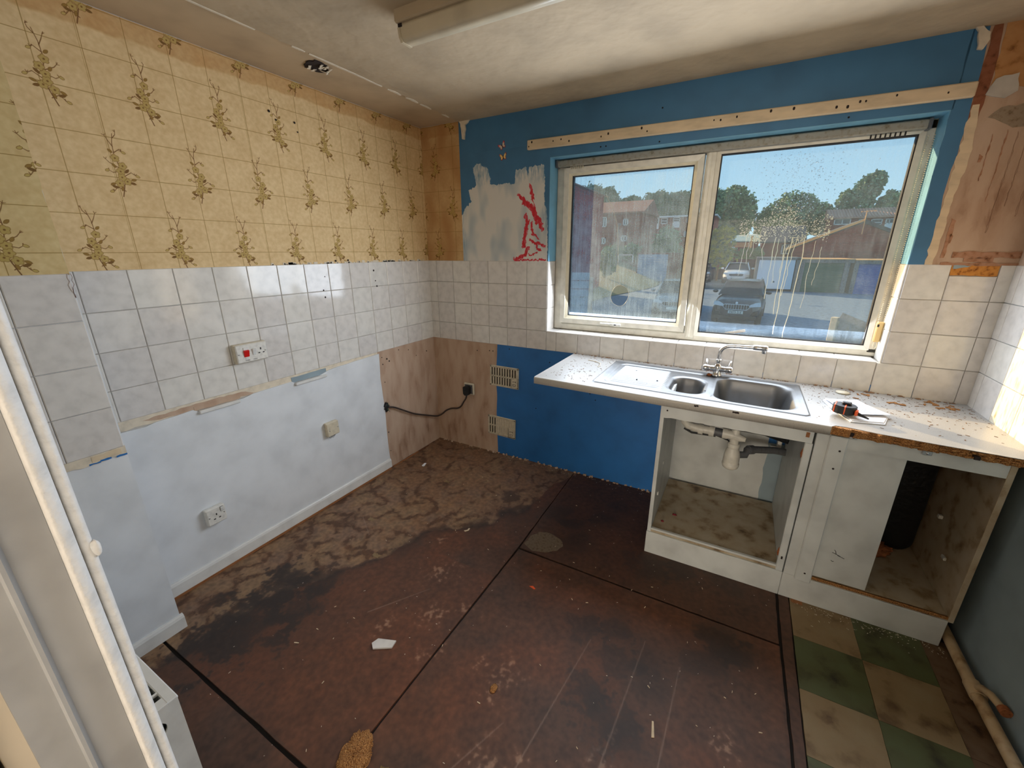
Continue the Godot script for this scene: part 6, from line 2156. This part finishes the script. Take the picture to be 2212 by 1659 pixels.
	s.tube(gp, 0.012 * k, 6)
	for i in 9:
		s.span(Vector3((-0.40 + 0.10 * i) * hw - 0.006, 0.39 * h, 0.018), Vector3((-0.40 + 0.10 * i) * hw + 0.006, 0.495 * h, 0.026))
	part("grille_trim", s, lamp, c)
	s = Shape.new()
	s.span(Vector3(-0.80 * hw, 0.15 * h, -0.2), Vector3(0.80 * hw, 0.235 * h, 0.010), 0.02)
	part("lower_bumper", s, dark, c)
	s = Shape.new(Transform3D(Basis(Vector3.RIGHT, PI / 2), Vector3(0, 0.535 * h, 0.0)))
	s.lathe([Vector2(0.045, -0.01), Vector2(0.045, 0.03), Vector2(0.03, 0.04), Vector2(0, 0.04)], 16)
	part("round_badge", s, lamp, c)
	s = Shape.new()
	s.span(Vector3(-0.26, 0.285 * h, 0.0), Vector3(0.26, 0.285 * h + 0.111, 0.03), 0.006)
	var pl := part("number_plate", s, mat(c8(228, 228, 220), 0.4), c)
	if plate:
		part("plate_characters", text_mesh(plate, 0.085, 0.004), dark, pl, Transform3D(Basis().scaled(Vector3(0.88, 1, 1)), Vector3(0, 0.285 * h + 0.055, 0.031)))
	return c


func leaf_mesh() -> ArrayMesh:
	if TX.has("leaf_mesh"):
		return TX.leaf_mesh
	var s := Shape.new()
	for i in 7:
		s.xf = Transform3D(Basis(Vector3(rng.randf_range(-1, 1), rng.randf_range(-1, 1), rng.randf_range(-1, 1)).normalized(), rng.randf() * TAU), Vector3(rng.randf_range(-0.4, 0.4), rng.randf_range(-0.4, 0.4), rng.randf_range(-0.4, 0.4)))
		s.quad(Vector3(-0.22, 0, -0.08), Vector3(0, 0.07, -0.22), Vector3(0.30, 0.0, 0.06), Vector3(0.02, -0.05, 0.24))
	TX.leaf_mesh = s.mesh()
	return TX.leaf_mesh


# lobes: x, y, z, rx, ry, rz relative to the foot
func plant(called: String, label: String, category: String, pos: Vector3, lobes: Array, n: int, size: float, tone: Color, tip: Color, group := "") -> void:
	var t := thing(called, label, category, pos, 0.0, group)
	var s := Shape.new()
	var l0: Array = lobes[0]
	s.tube([Vector3(0, 0, 0), Vector3(l0[0] * 0.5, l0[1] * 0.5, 0), Vector3(l0[0], l0[1], l0[2])], 0.03 * l0[1] + 0.03, 7, 0.02)
	for l in lobes:
		s.tube([Vector3(l0[0] * 0.4, l0[1] * 0.4, 0), Vector3(l[0], l[1], l[2])], 0.02 * l0[1] + 0.01, 6, 0.01)
	part("trunk", s, M.raw_wood, t)
	var mm := MultiMesh.new()
	mm.transform_format = MultiMesh.TRANSFORM_3D
	mm.use_colors = true
	mm.mesh = leaf_mesh()
	mm.instance_count = n
	for i in n:
		var l: Array = lobes[i % lobes.size()]
		var d := Vector3(rng.randfn(), rng.randfn(), rng.randfn()).normalized() * pow(rng.randf(), 0.33) * (1.0 if i % 5 else rng.randf_range(0.9, 1.3))
		var p := Vector3(l[0] + d.x * l[3], l[1] + d.y * l[4], l[2] + d.z * l[5])
		var k := size * rng.randf_range(0.6, 1.3)
		mm.set_instance_transform(i, Transform3D(Basis(Vector3(rng.randf_range(-1, 1), rng.randf_range(-1, 1), rng.randf_range(-1, 1)).normalized(), rng.randf() * TAU) * Basis().scaled(Vector3.ONE * k), p))
		mm.set_instance_color(i, tone.srgb_to_linear().lerp(tip.srgb_to_linear(), rng.randf()) if tip != tone else tone.srgb_to_linear())
	var mi := MultiMeshInstance3D.new()
	mi.name = "crown"
	mi.multimesh = mm
	mi.material_override = M.foliage
	mi.set_meta("kind", "stuff")
	t.add_child(mi)


func pane_window(parent: Node, x0: float, y0: float, x1: float, y1: float, z: float, bars: Array, panel_below := 0.0) -> void:
	var s := Shape.new()
	var t := 0.10
	s.span(Vector3(x0, y0, z), Vector3(x0 + t, y1, z + 0.08))
	s.span(Vector3(x1 - t, y0, z), Vector3(x1, y1, z + 0.08))
	s.span(Vector3(x0, y0, z), Vector3(x1, y0 + t, z + 0.08))
	s.span(Vector3(x0, y1 - t, z), Vector3(x1, y1, z + 0.08))
	for b in bars:
		if b > 0:
			s.span(Vector3(lerpf(x0, x1, b) - 0.04, y0, z), Vector3(lerpf(x0, x1, b) + 0.04, y1, z + 0.08))
		else:
			s.span(Vector3(x0, lerpf(y0, y1, -b) - 0.04, z), Vector3(x1, lerpf(y0, y1, -b) + 0.04, z + 0.08))
	if panel_below > 0:
		s.span(Vector3(x0, y0 - panel_below, z), Vector3(x1, y0, z + 0.06))
	var w := part("window", s, M.out_white, parent)
	s = Shape.new()
	s.span(Vector3(x0 + 0.02, y0 + 0.02, z - 0.01), Vector3(x1 - 0.02, y1 - 0.02, z + 0.02))
	part("pane", s, M.out_glass, w)


func build_outside() -> void:
	M.asphalt = mat(c8(114, 138, 158), 0.95, {tex = TX.asphalt, per = 0.35})
	M.brick_red = mat(c8(150, 74, 62), 0.95, {tex = TX.brick, per = 1.45})
	M.brick_dark = mat(c8(128, 62, 56), 0.95, {tex = TX.brick, per = 1.45})
	M.out_white = mat(c8(228, 230, 230), 0.5)
	M.out_glass = mat(c8(52, 64, 74), 0.08)
	M.concrete = mat(c8(120, 124, 124), 0.95, {tex = TX.grime, per = 0.8})
	M.roof_tile = mat(c8(150, 92, 74), 0.9, {tex = TX.mottle, per = 1.0})
	M.slate = mat(c8(70, 74, 78), 0.9, {tex = TX.mottle, per = 1.0})
	M.grass = mat(c8(150, 142, 104), 1.0, {tex = TX.grime, per = 0.5})
	M.fence = mat(c8(92, 62, 56), 0.95, {tex = TX.grime, per = 1.0})
	M.grey_board = mat(c8(150, 148, 146), 0.9, {tex = TX.grime, per = 2.0})
	M.verge = mat(c8(236, 176, 110), 0.8)  # orange tone paints low sunlight onto the verge and roof edges
	M.foliage = mat(Color.WHITE, 0.8)
	M.foliage.vertex_color_use_as_albedo = true
	var s := Shape.new()
	s.span(Vector3(-60, -1.6, -60), Vector3(60, -1.25, -0.3))
	part("ground", s, M.asphalt, self).set_meta("kind", "structure")
	# raised bay at the back, drying grass at the left, bank up to the far houses
	s = Shape.new()
	s.span(Vector3(-3.2, -1.3, -44), Vector3(2.72, -0.88, -33.0), 0.03)
	var bay := part("parking_bay", s, M.concrete, self)
	bay.set_meta("kind", "structure")
	s = Shape.new()
	var gf := func(u: float, v: float) -> Vector3:
		var z := lerpf(-12.0, -46.0, v)
		var x := lerpf(-14.0, lerpf(-3.6, -6.4, v) - 1.2 * sin(v * 7.0), u)
		return Vector3(x, lerpf(-1.22, lerpf(-1.1, 0.9, v), 1.0 - pow(u, 2.5)), z)
	s.grid(gf, 16, 24)
	part("lawn", s, M.grass, self).set_meta("kind", "structure")
	s = Shape.new(Transform3D(Basis(Vector3(0, 0, -1), Vector3(0, 1, 0), Vector3(1, 0, 0)), Vector3.ZERO))
	s.prism(P([44, -1.5, 44, -1.24, 60, 1.3, 120, 1.5, 120, -1.5]), -60, 60)
	part("ground_bank", s, M.grass, self).set_meta("kind", "structure")

	car("car", "black estate car facing the window, plate FH73 ZLE", Vector3(1.97, -1.25, -15.6), -0.06, c8(30, 34, 42), "FH73 ZLE", 0.97, 1.62)
	car("car", "white saloon car parked before the brown fence", Vector3(1.47, -0.88, -33.6), 0.0, c8(226, 230, 232), "", 1.05, 1.50)
	car("car", "silver grey hatchback seen through the dirty left pane", Vector3(-0.36, -1.25, -15.9), 0.10, c8(128, 134, 138), "", 0.97, 1.52)
	car("car", "dark blue car mostly hidden behind the window mullion", Vector3(-1.22, -0.88, -34.2), 0.0, c8(38, 58, 84), "", 1.0, 1.48)

	# row of garages
	var g := thing("garage", "garage with plain white up-and-over door pulled ajar", "garage", Vector3(2.70, -1.25, -32.9))
	s = Shape.new()
	s.span(Vector3(-0.05, 0, -5), Vector3(0.10, 2.25, 0.0))
	s.span(Vector3(2.36, 0, -5), Vector3(2.62, 2.25, 0.0))
	s.span(Vector3(-0.05, 2.15, -5), Vector3(2.62, 2.30, 0.0))
	part("walls", s, M.concrete, g)
	s = Shape.new(Transform3D(Basis(Vector3.RIGHT, -0.10), Vector3(1.21, 1.15, 0.05)))
	s.box(Vector3.ZERO, Vector3(2.18, 1.98, 0.05), 0.012)
	part("door", s, mat(c8(206, 216, 226), 0.4), g)
	s = Shape.new(Transform3D(Basis(Vector3.RIGHT, -0.10), Vector3(1.21, 1.15, 0.05)))
	s.span(Vector3(-0.05, -0.55, 0.025), Vector3(0.05, -0.46, 0.05), 0.01)
	part("handle", s, M.pipe_grey, g)
	g = thing("garage", "garage with dark green ribbed door and concrete posts", "garage", Vector3(5.34, -1.25, -32.9))
	s = Shape.new()
	s.span(Vector3(0, 0, -5), Vector3(0.22, 2.20, 0.0))
	s.span(Vector3(2.42, 0, -5), Vector3(2.72, 2.20, 0.0))
	s.span(Vector3(0, 1.98, -5), Vector3(2.90, 2.20, 0.04))
	part("walls", s, M.concrete, g)
	s = Shape.new()
	for i in 24:
		s.span(Vector3(0.20, 0.04 + 0.081 * i, -0.12), Vector3(2.44, 0.112 + 0.081 * i, -0.06), 0.012)
	s.span(Vector3(0.20, 0.02, -0.14), Vector3(2.44, 1.99, -0.09))
	part("door", s, mat(c8(40, 96, 74), 0.6), g)
	s = Shape.new()
	s.span(Vector3(0.0, 2.18, -5), Vector3(2.90, 2.235, 0.10))
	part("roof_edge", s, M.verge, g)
	g = thing("garage", "garage with bright blue ribbed roller door at the right", "garage", Vector3(8.26, -1.25, -32.9))
	s = Shape.new()
	s.span(Vector3(0.02, 0, -5), Vector3(0.26, 2.16, 0.0))
	s.span(Vector3(2.30, 0, -5), Vector3(2.60, 2.16, 0.0))
	s.span(Vector3(0.02, 1.92, -5), Vector3(2.60, 2.16, 0.05))
	part("walls", s, M.concrete, g)
	s = Shape.new()
	for i in 22:
		s.span(Vector3(0.25, 0.0 + 0.088 * i, -0.12), Vector3(2.32, 0.078 + 0.088 * i, -0.05), 0.014)
	part("door", s, mat(c8(58, 108, 178), 0.6), g)
	s = Shape.new()
	s.span(Vector3(0.0, 2.14, -5), Vector3(2.70, 2.19, 0.10))
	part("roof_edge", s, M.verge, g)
	g = thing("garage", "garage with pale blue ribbed door beyond the grass", "garage", Vector3(-6.95, -1.25, -38.0))
	s = Shape.new()
	s.span(Vector3(0, 0, -4), Vector3(0.12, 2.6, 0.0))
	s.span(Vector3(2.70, 0, -4), Vector3(3.70, 2.45, 0.0))
	s.span(Vector3(0, 2.48, -4), Vector3(3.70, 2.6, 0.02))
	part("walls", s, M.brick_dark, g)
	s = Shape.new()
	for i in 16:
		s.span(Vector3(0.10, 0.12 + 0.148 * i, -0.05), Vector3(2.72, 0.25 + 0.148 * i, 0.03), 0.02)
	part("door", s, mat(c8(150, 178, 208), 0.5), g)

	# big brick gable behind the garages
	var h := thing("gable_house", "red brick gable house behind the garages with verge board coloured as sunlit", "house", Vector3(9.15, -1.25, -38.5))
	s = Shape.new()
	s.prism(P([-4.05, 0.0, 4.05, 0.0, 4.05, 2.95, 0.0, 4.68, -4.05, 2.95]), -4.0, 0.0)
	part("wall", s, M.brick_red, h)
	s = Shape.new()
	s.prism(P([0.0, 4.95, -4.5, 2.95, -4.5, 2.74, 0.0, 4.70, 4.5, 2.74, 4.5, 2.95]), -4.2, 0.30)
	var rf := part("roof", s, M.slate, h)
	s = Shape.new()
	s.prism(P([0.0, 4.97, -4.5, 2.97, -4.5, 2.80, 0.0, 4.80]), 0.30, 0.36)
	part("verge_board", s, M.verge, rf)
	s = Shape.new()
	s.tube([Vector3(0.0, 3.9, 0.4), Vector3(0.0, 5.5, 0.4)], 0.03, 6)
	s.tube([Vector3(-0.35, 5.42, 0.4), Vector3(0.55, 5.52, 0.4)], 0.02, 6)
	for i in 5:
		s.tube([Vector3(-0.3 + 0.19 * i, 5.45, 0.22), Vector3(-0.3 + 0.19 * i, 5.45, 0.58)], 0.012, 5)
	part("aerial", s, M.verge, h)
	h = thing("dark_brick_house", "dark brick house with sloping roof left of the gable house", "house", Vector3(2.95, -1.25, -43.5))
	s = Shape.new()
	s.span(Vector3(0.0, 0, -6), Vector3(1.55, 3.5, 0.0))
	s.span(Vector3(1.55, 0, -6), Vector3(3.2, 3.5, -0.2))
	part("wall", s, M.brick_dark, h)
	s = Shape.new(Transform3D(Basis(Vector3(0, 0, 1), Vector3(0, 1, 0), Vector3(1, 0, 0)), Vector3.ZERO))
	s.prism(P([0.5, 3.42, 0.5, 3.52, -3.0, 5.0, -6.4, 3.5]), -0.15, 3.4)
	part("roof", s, M.slate, h)
	pane_window(h, 1.62, 2.45, 2.80, 3.32, -0.18, [0.33, 0.66])
	s = Shape.new()
	s.span(Vector3(2.2, 2.52, -0.12), Vector3(2.45, 3.25, -0.09))
	part("orange_curtain", s, M.orange, h)
	h = thing("garden_shed", "low pale roofed shed behind the brown fence", "shed", Vector3(0.75, -1.25, -46.5))
	s = Shape.new()
	s.span(Vector3(0, 0, -3), Vector3(2.0, 3.66, 0.0))
	part("wall", s, M.brick_dark, h)
	s = Shape.new(Transform3D(Basis(Vector3(0, 0, 1), Vector3(0, 1, 0), Vector3(1, 0, 0)), Vector3.ZERO))
	s.prism(P([0.3, 3.60, 0.3, 3.68, -3.2, 4.35, -3.2, 4.2]), -0.1, 2.05)
	part("roof", s, mat(c8(150, 172, 166), 0.8), h)
	h = thing("fence", "orange wooden fence above the bushes behind the white car", "fence", Vector3(-0.45, 1.2, -45.8))
	s = Shape.new()
	for i in 16:
		s.span(Vector3(0.16 * i, 0.65, -0.02), Vector3(0.16 * i + 0.15, 1.08, 0.02))
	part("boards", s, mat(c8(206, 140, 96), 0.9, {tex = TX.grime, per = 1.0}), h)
	s = Shape.new()
	s.span(Vector3(2.48, -2.45, -0.05), Vector3(2.66, 1.7, 0.08))
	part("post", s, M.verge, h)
	h = thing("fence", "long brown close-board fence behind the white car", "fence", Vector3(-3.2, -0.88, -39.0))
	for i in 42:
		s = Shape.new()
		s.span(Vector3(0.155 * i, 0.0, rng.randf_range(-0.01, 0.01)), Vector3(0.155 * i + 0.148, 1.72 + rng.randf_range(-0.01, 0.01), 0.03), 0.004)
		part("board", s, M.fence, h)

	# left house close by, terrace behind it, flat roofed terrace far off
	h = thing("red_brick_house", "tall red brick house end close by on the left", "house", Vector3(-6.8, -1.25, -20.0))
	s = Shape.new()
	s.span(Vector3(-9, 0, -6.2), Vector3(0, 6.25, 3.0))
	part("wall", s, mat(c8(186, 86, 82), 0.95, {tex = TX.brick, per = 1.45}), h)
	s = Shape.new()
	s.prism(P([0.25, 6.2, -4.5, 8.2, -9.3, 6.2]), -6.4, 3.3)
	part("roof", s, M.roof_tile, h)
	h = thing("brick_terrace", "brown brick terrace beyond the red house with white windows", "house", Vector3(-14.5, 0.0, -45.0))
	s = Shape.new()
	s.span(Vector3(0, -1, -8), Vector3(6.2, 5.45, 0))
	part("wall", s, M.brick_red, h)
	s = Shape.new(Transform3D(Basis(Vector3(0, 0, 1), Vector3(0, 1, 0), Vector3(1, 0, 0)), Vector3.ZERO))
	s.prism(P([0.4, 5.35, 0.4, 5.5, -4.0, 7.0, -8.3, 5.4]), -0.2, 6.4)
	part("roof", s, M.roof_tile, h)
	for q in [[1.66, 4.05, 2.35, 5.1, 0.55], [1.66, 2.28, 2.35, 2.95, 0.5], [4.05, 2.55, 4.70, 3.15, 0.5], [4.15, 4.15, 4.7, 4.85, 0.5]]:
		pane_window(h, q[0], q[1], q[2], q[3], 0.0, [q[4]])
	h = thing("flat_roofed_terrace", "far flat roofed brick terrace with white window panels", "house", Vector3(-14.2, 0.0, -60.0))
	s = Shape.new()
	s.span(Vector3(0, 0, -7), Vector3(11.8, 5.9, 0))
	part("wall", s, M.brick_red, h)
	s = Shape.new()
	s.span(Vector3(-0.2, 5.82, -7.2), Vector3(12.0, 6.02, 0.2))
	part("roof", s, M.out_white, h)
	for q in [[0.9, 4.8, 1.4, 5.75, 0.0, 0.5], [1.95, 5.0, 2.75, 5.78, 0.0, 0.5], [3.15, 5.0, 4.85, 5.8, 0.6, 0.4], [5.1, 5.0, 5.95, 5.8, 0.0, -0.5], [6.65, 5.2, 7.55, 5.8, 0.7, -0.5], [8.4, 5.0, 9.3, 5.8, 0.0, 0.5], [1.85, 3.3, 2.75, 4.05, 0.0, -0.5], [5.4, 3.3, 6.3, 4.05, 0.0, 0.5], [8.2, 3.3, 8.65, 4.05, 0.0, 0.5], [10.2, 5.0, 11.2, 5.8, 0.7, 0.5]]:
		pane_window(h, q[0], q[1], q[2], q[3], 0.0, [q[5]], q[4])
	h = thing("tiled_roof_house", "far brick house with ribbed red tile roof at upper right", "house", Vector3(11.0, 0.0, -70.0))
	s = Shape.new()
	s.span(Vector3(0, 0, -7), Vector3(14, 5.6, 0))
	part("wall", s, M.brick_red, h)
	s = Shape.new(Transform3D(Basis(Vector3(0, 0, 1), Vector3(0, 1, 0), Vector3(1, 0, 0)), Vector3.ZERO))
	s.prism(P([0.4, 5.5, 0.4, 5.62, -3.4, 6.9, -7.3, 5.5]), -0.3, 14.4)
	for i in 46:
		s.xf = Transform3D(Basis(Vector3.RIGHT, 0.325), Vector3(-0.2 + 0.32 * i, 5.66, 0.4))
		s.span(Vector3(0, -0.03, -3.9), Vector3(0.15, 0.05, 0.0), 0.02)
	part("roof", s, mat(c8(196, 150, 130), 0.9, {tex = TX.mottle, per = 1.0}), h)
	for q in [[0.4, 4.75, 2.2, 5.5, 0.5, 0.0], [3.0, 4.8, 3.75, 5.4, 0.5, 0.0], [4.3, 4.6, 5.45, 5.35, -0.4, 0.0], [5.75, 4.72, 6.9, 5.35, 0.35, 0.8]]:
		pane_window(h, q[0], q[1], q[2], q[3], 0.0, [q[4]], q[5])

	# lamp post and rail on the grass
	s = Shape.new()
	s.tube([Vector3(0, 0, 0), Vector3(0.02, 1.4, 0), Vector3(0.04, 3.6, 0)], 0.07, 8, 0.045)
	s.span(Vector3(-0.02, 3.55, -0.08), Vector3(0.22, 3.7, 0.08), 0.03)
	single("lamp_post", s, M.concrete, "thin grey lamp post on the grass left of pale blue garage", "lamp post", Vector3(-7.3, -0.1, -32.0))
	s = Shape.new()
	s.span(Vector3(0, 0.55, 0), Vector3(1.2, 0.62, 0.06))
	for x in [0.0, 1.14]:
		s.span(Vector3(x, 0, 0), Vector3(x + 0.06, 0.6, 0.06))
	single("low_rail", s, M.out_white, "low white rail on grass beside the lamp post", "rail", Vector3(-7.2, 0.65, -32.3))
	# weathered fences close under the window
	h = thing("larch_fence", "weathered grey larch lap fence panel outside at lower right", "fence", Vector3(3.42, -0.90, -5.0), -0.62)
	for i in 11:
		s = Shape.new(Transform3D(Basis(Vector3.BACK, -0.30), Vector3(0, 0.30 + 0.115 * i, 0)))
		s.span(Vector3(-0.02, 0, 0.0), Vector3(1.7, 0.125, 0.018), 0.003)
		part("slat", s, M.grey_board, h)
	s = Shape.new()
	s.span(Vector3(-0.10, -0.35, -0.03), Vector3(-0.01, 1.50, 0.05), 0.006)
	part("post", s, M.timber, h)
	h = thing("slatted_fence", "pale grey slatted fence panel outside at lower left", "fence", Vector3(-1.35, -1.25, -5.2), 0.30)
	for i in 15:
		s = Shape.new()
		s.span(Vector3(-0.6, 0.16 * i, 0.0), Vector3(0.84, 0.16 * i + 0.145, 0.02), 0.004)
		part("slat", s, mat(c8(196, 202, 208), 0.8, {tex = TX.soft, per = 2.0}), h)
	s = Shape.new()
	s.span(Vector3(0.84, 0, -0.03), Vector3(0.92, 2.3, 0.06), 0.006)
	part("post", s, M.grey_board, h)

	# shrubs and trees
	var dk := c8(92, 120, 94)
	var md := c8(150, 176, 122)
	plant("shrub", "yellow tipped shrub left of the white car", "shrub", Vector3(0.0, -1.25, -36.8), [[0.0, 2.6, 0, 1.2, 1.3, 0.8], [0.1, 4.0, 0, 0.8, 0.6, 0.6], [-0.5, 3.6, 0, 0.7, 0.9, 0.6]], 1500, 0.26, dk, c8(176, 176, 60))
	plant("shrub", "low green bush above the fence right of yellow shrub", "shrub", Vector3(1.9, -1.25, -39.5), [[0.0, 2.4, 0, 0.9, 0.5, 0.5], [0.7, 2.5, 0, 0.6, 0.45, 0.4]], 700, 0.24, dk, c8(96, 130, 64))
	plant("shrub", "round dark bush on the grass below the brick terrace", "shrub", Vector3(-7.5, -0.4, -30.2), [[0.0, 1.2, 0, 0.62, 0.75, 0.5], [0.1, 0.7, 0, 0.55, 0.6, 0.5]], 800, 0.20, dk, md)
	plant("shrub", "large round tree-like bush above the pale blue garage", "shrub", Vector3(-5.3, -1.25, -43.5), [[0.0, 3.8, 0, 1.3, 1.2, 0.9], [0.3, 2.7, 0, 1.2, 0.9, 0.8], [-0.7, 3.1, 0, 0.8, 0.8, 0.6]], 1400, 0.30, dk, md)
	plant("shrub", "tangled bush under the brick terrace windows", "shrub", Vector3(-10.4, 0.2, -42.0), [[0.0, 1.0, 0, 1.4, 0.9, 0.6], [1.9, 1.2, 0, 1.0, 0.9, 0.6]], 900, 0.28, dk, md)
	var trees := [
		["tall broad tree behind the mullion with ragged top", -2.0, [[0.0, 6.6, 0, 3.2, 3.2, 2.2], [0.9, 8.2, 0, 1.8, 2.0, 1.6], [-1.4, 7.6, 0, 1.8, 2.2, 1.6], [2.6, 6.0, 0, 1.4, 2.9, 1.4]], 4200, md],
		["dense dark tree between the mullion tree and antenna", 6.9, [[0.0, 5.6, 0, 2.8, 2.9, 2.0], [-1.4, 6.2, 0, 1.5, 2.0, 1.4], [0.9, 7.0, 0, 1.8, 1.7, 1.4], [-3.0, 4.8, 0, 1.6, 2.2, 1.2], [3.4, 5.2, 0, 1.8, 2.0, 1.2]], 4200, md],
		["tall wind-swept conifer at the upper right", 14.2, [[0.0, 6.6, 0, 1.9, 2.6, 1.4], [0.9, 8.9, 0, 1.2, 1.6, 1.0], [-1.1, 7.3, 0, 1.0, 1.4, 1.0], [1.5, 9.8, 0, 0.8, 1.0, 0.7]], 2600, c8(138, 166, 126)],
		["smaller tree at the right edge of the right pane", 18.6, [[0.0, 6.0, 0, 2.2, 2.3, 1.4], [1.6, 7.2, 0, 1.6, 1.6, 1.2], [-1.0, 6.6, 0, 1.0, 1.5, 1.0]], 2000, md],
		["pale tree at the left edge above the red house", -24.0, [[0.0, 8.6, 0, 3.4, 3.4, 2.0], [2.6, 8.8, 0, 2.2, 2.4, 1.6]], 2400, c8(96, 120, 80)],
		["feathery tree rising above the brick terrace roof", -17.9, [[0.0, 7.2, 0, 2.0, 2.4, 1.6], [1.2, 8.2, 0, 1.2, 1.4, 1.0]], 1800, c8(86, 112, 66)],
		["rounded tree above the flat terrace, its left half", -13.3, [[0.0, 7.4, 0, 2.2, 2.8, 1.6], [1.0, 8.2, 0, 1.4, 2.0, 1.2]], 2400, c8(110, 128, 76)],
		["rounded tree above the flat terrace, its right half", -9.2, [[0.0, 7.2, 0, 2.4, 2.8, 1.6], [1.4, 7.4, 0, 1.6, 2.2, 1.2], [-1.0, 7.8, 0, 1.2, 2.0, 1.2]], 2400, c8(84, 110, 72)]]
	for q in trees:
		plant("tree", q[0], "tree", Vector3(q[1], 1.2, -75.0), q[2].map(func(l: Array) -> Array: return [l[0], l[1] - 0.6, l[2], l[3], l[4], l[5]]), q[3], 0.75, dk, q[4], "")
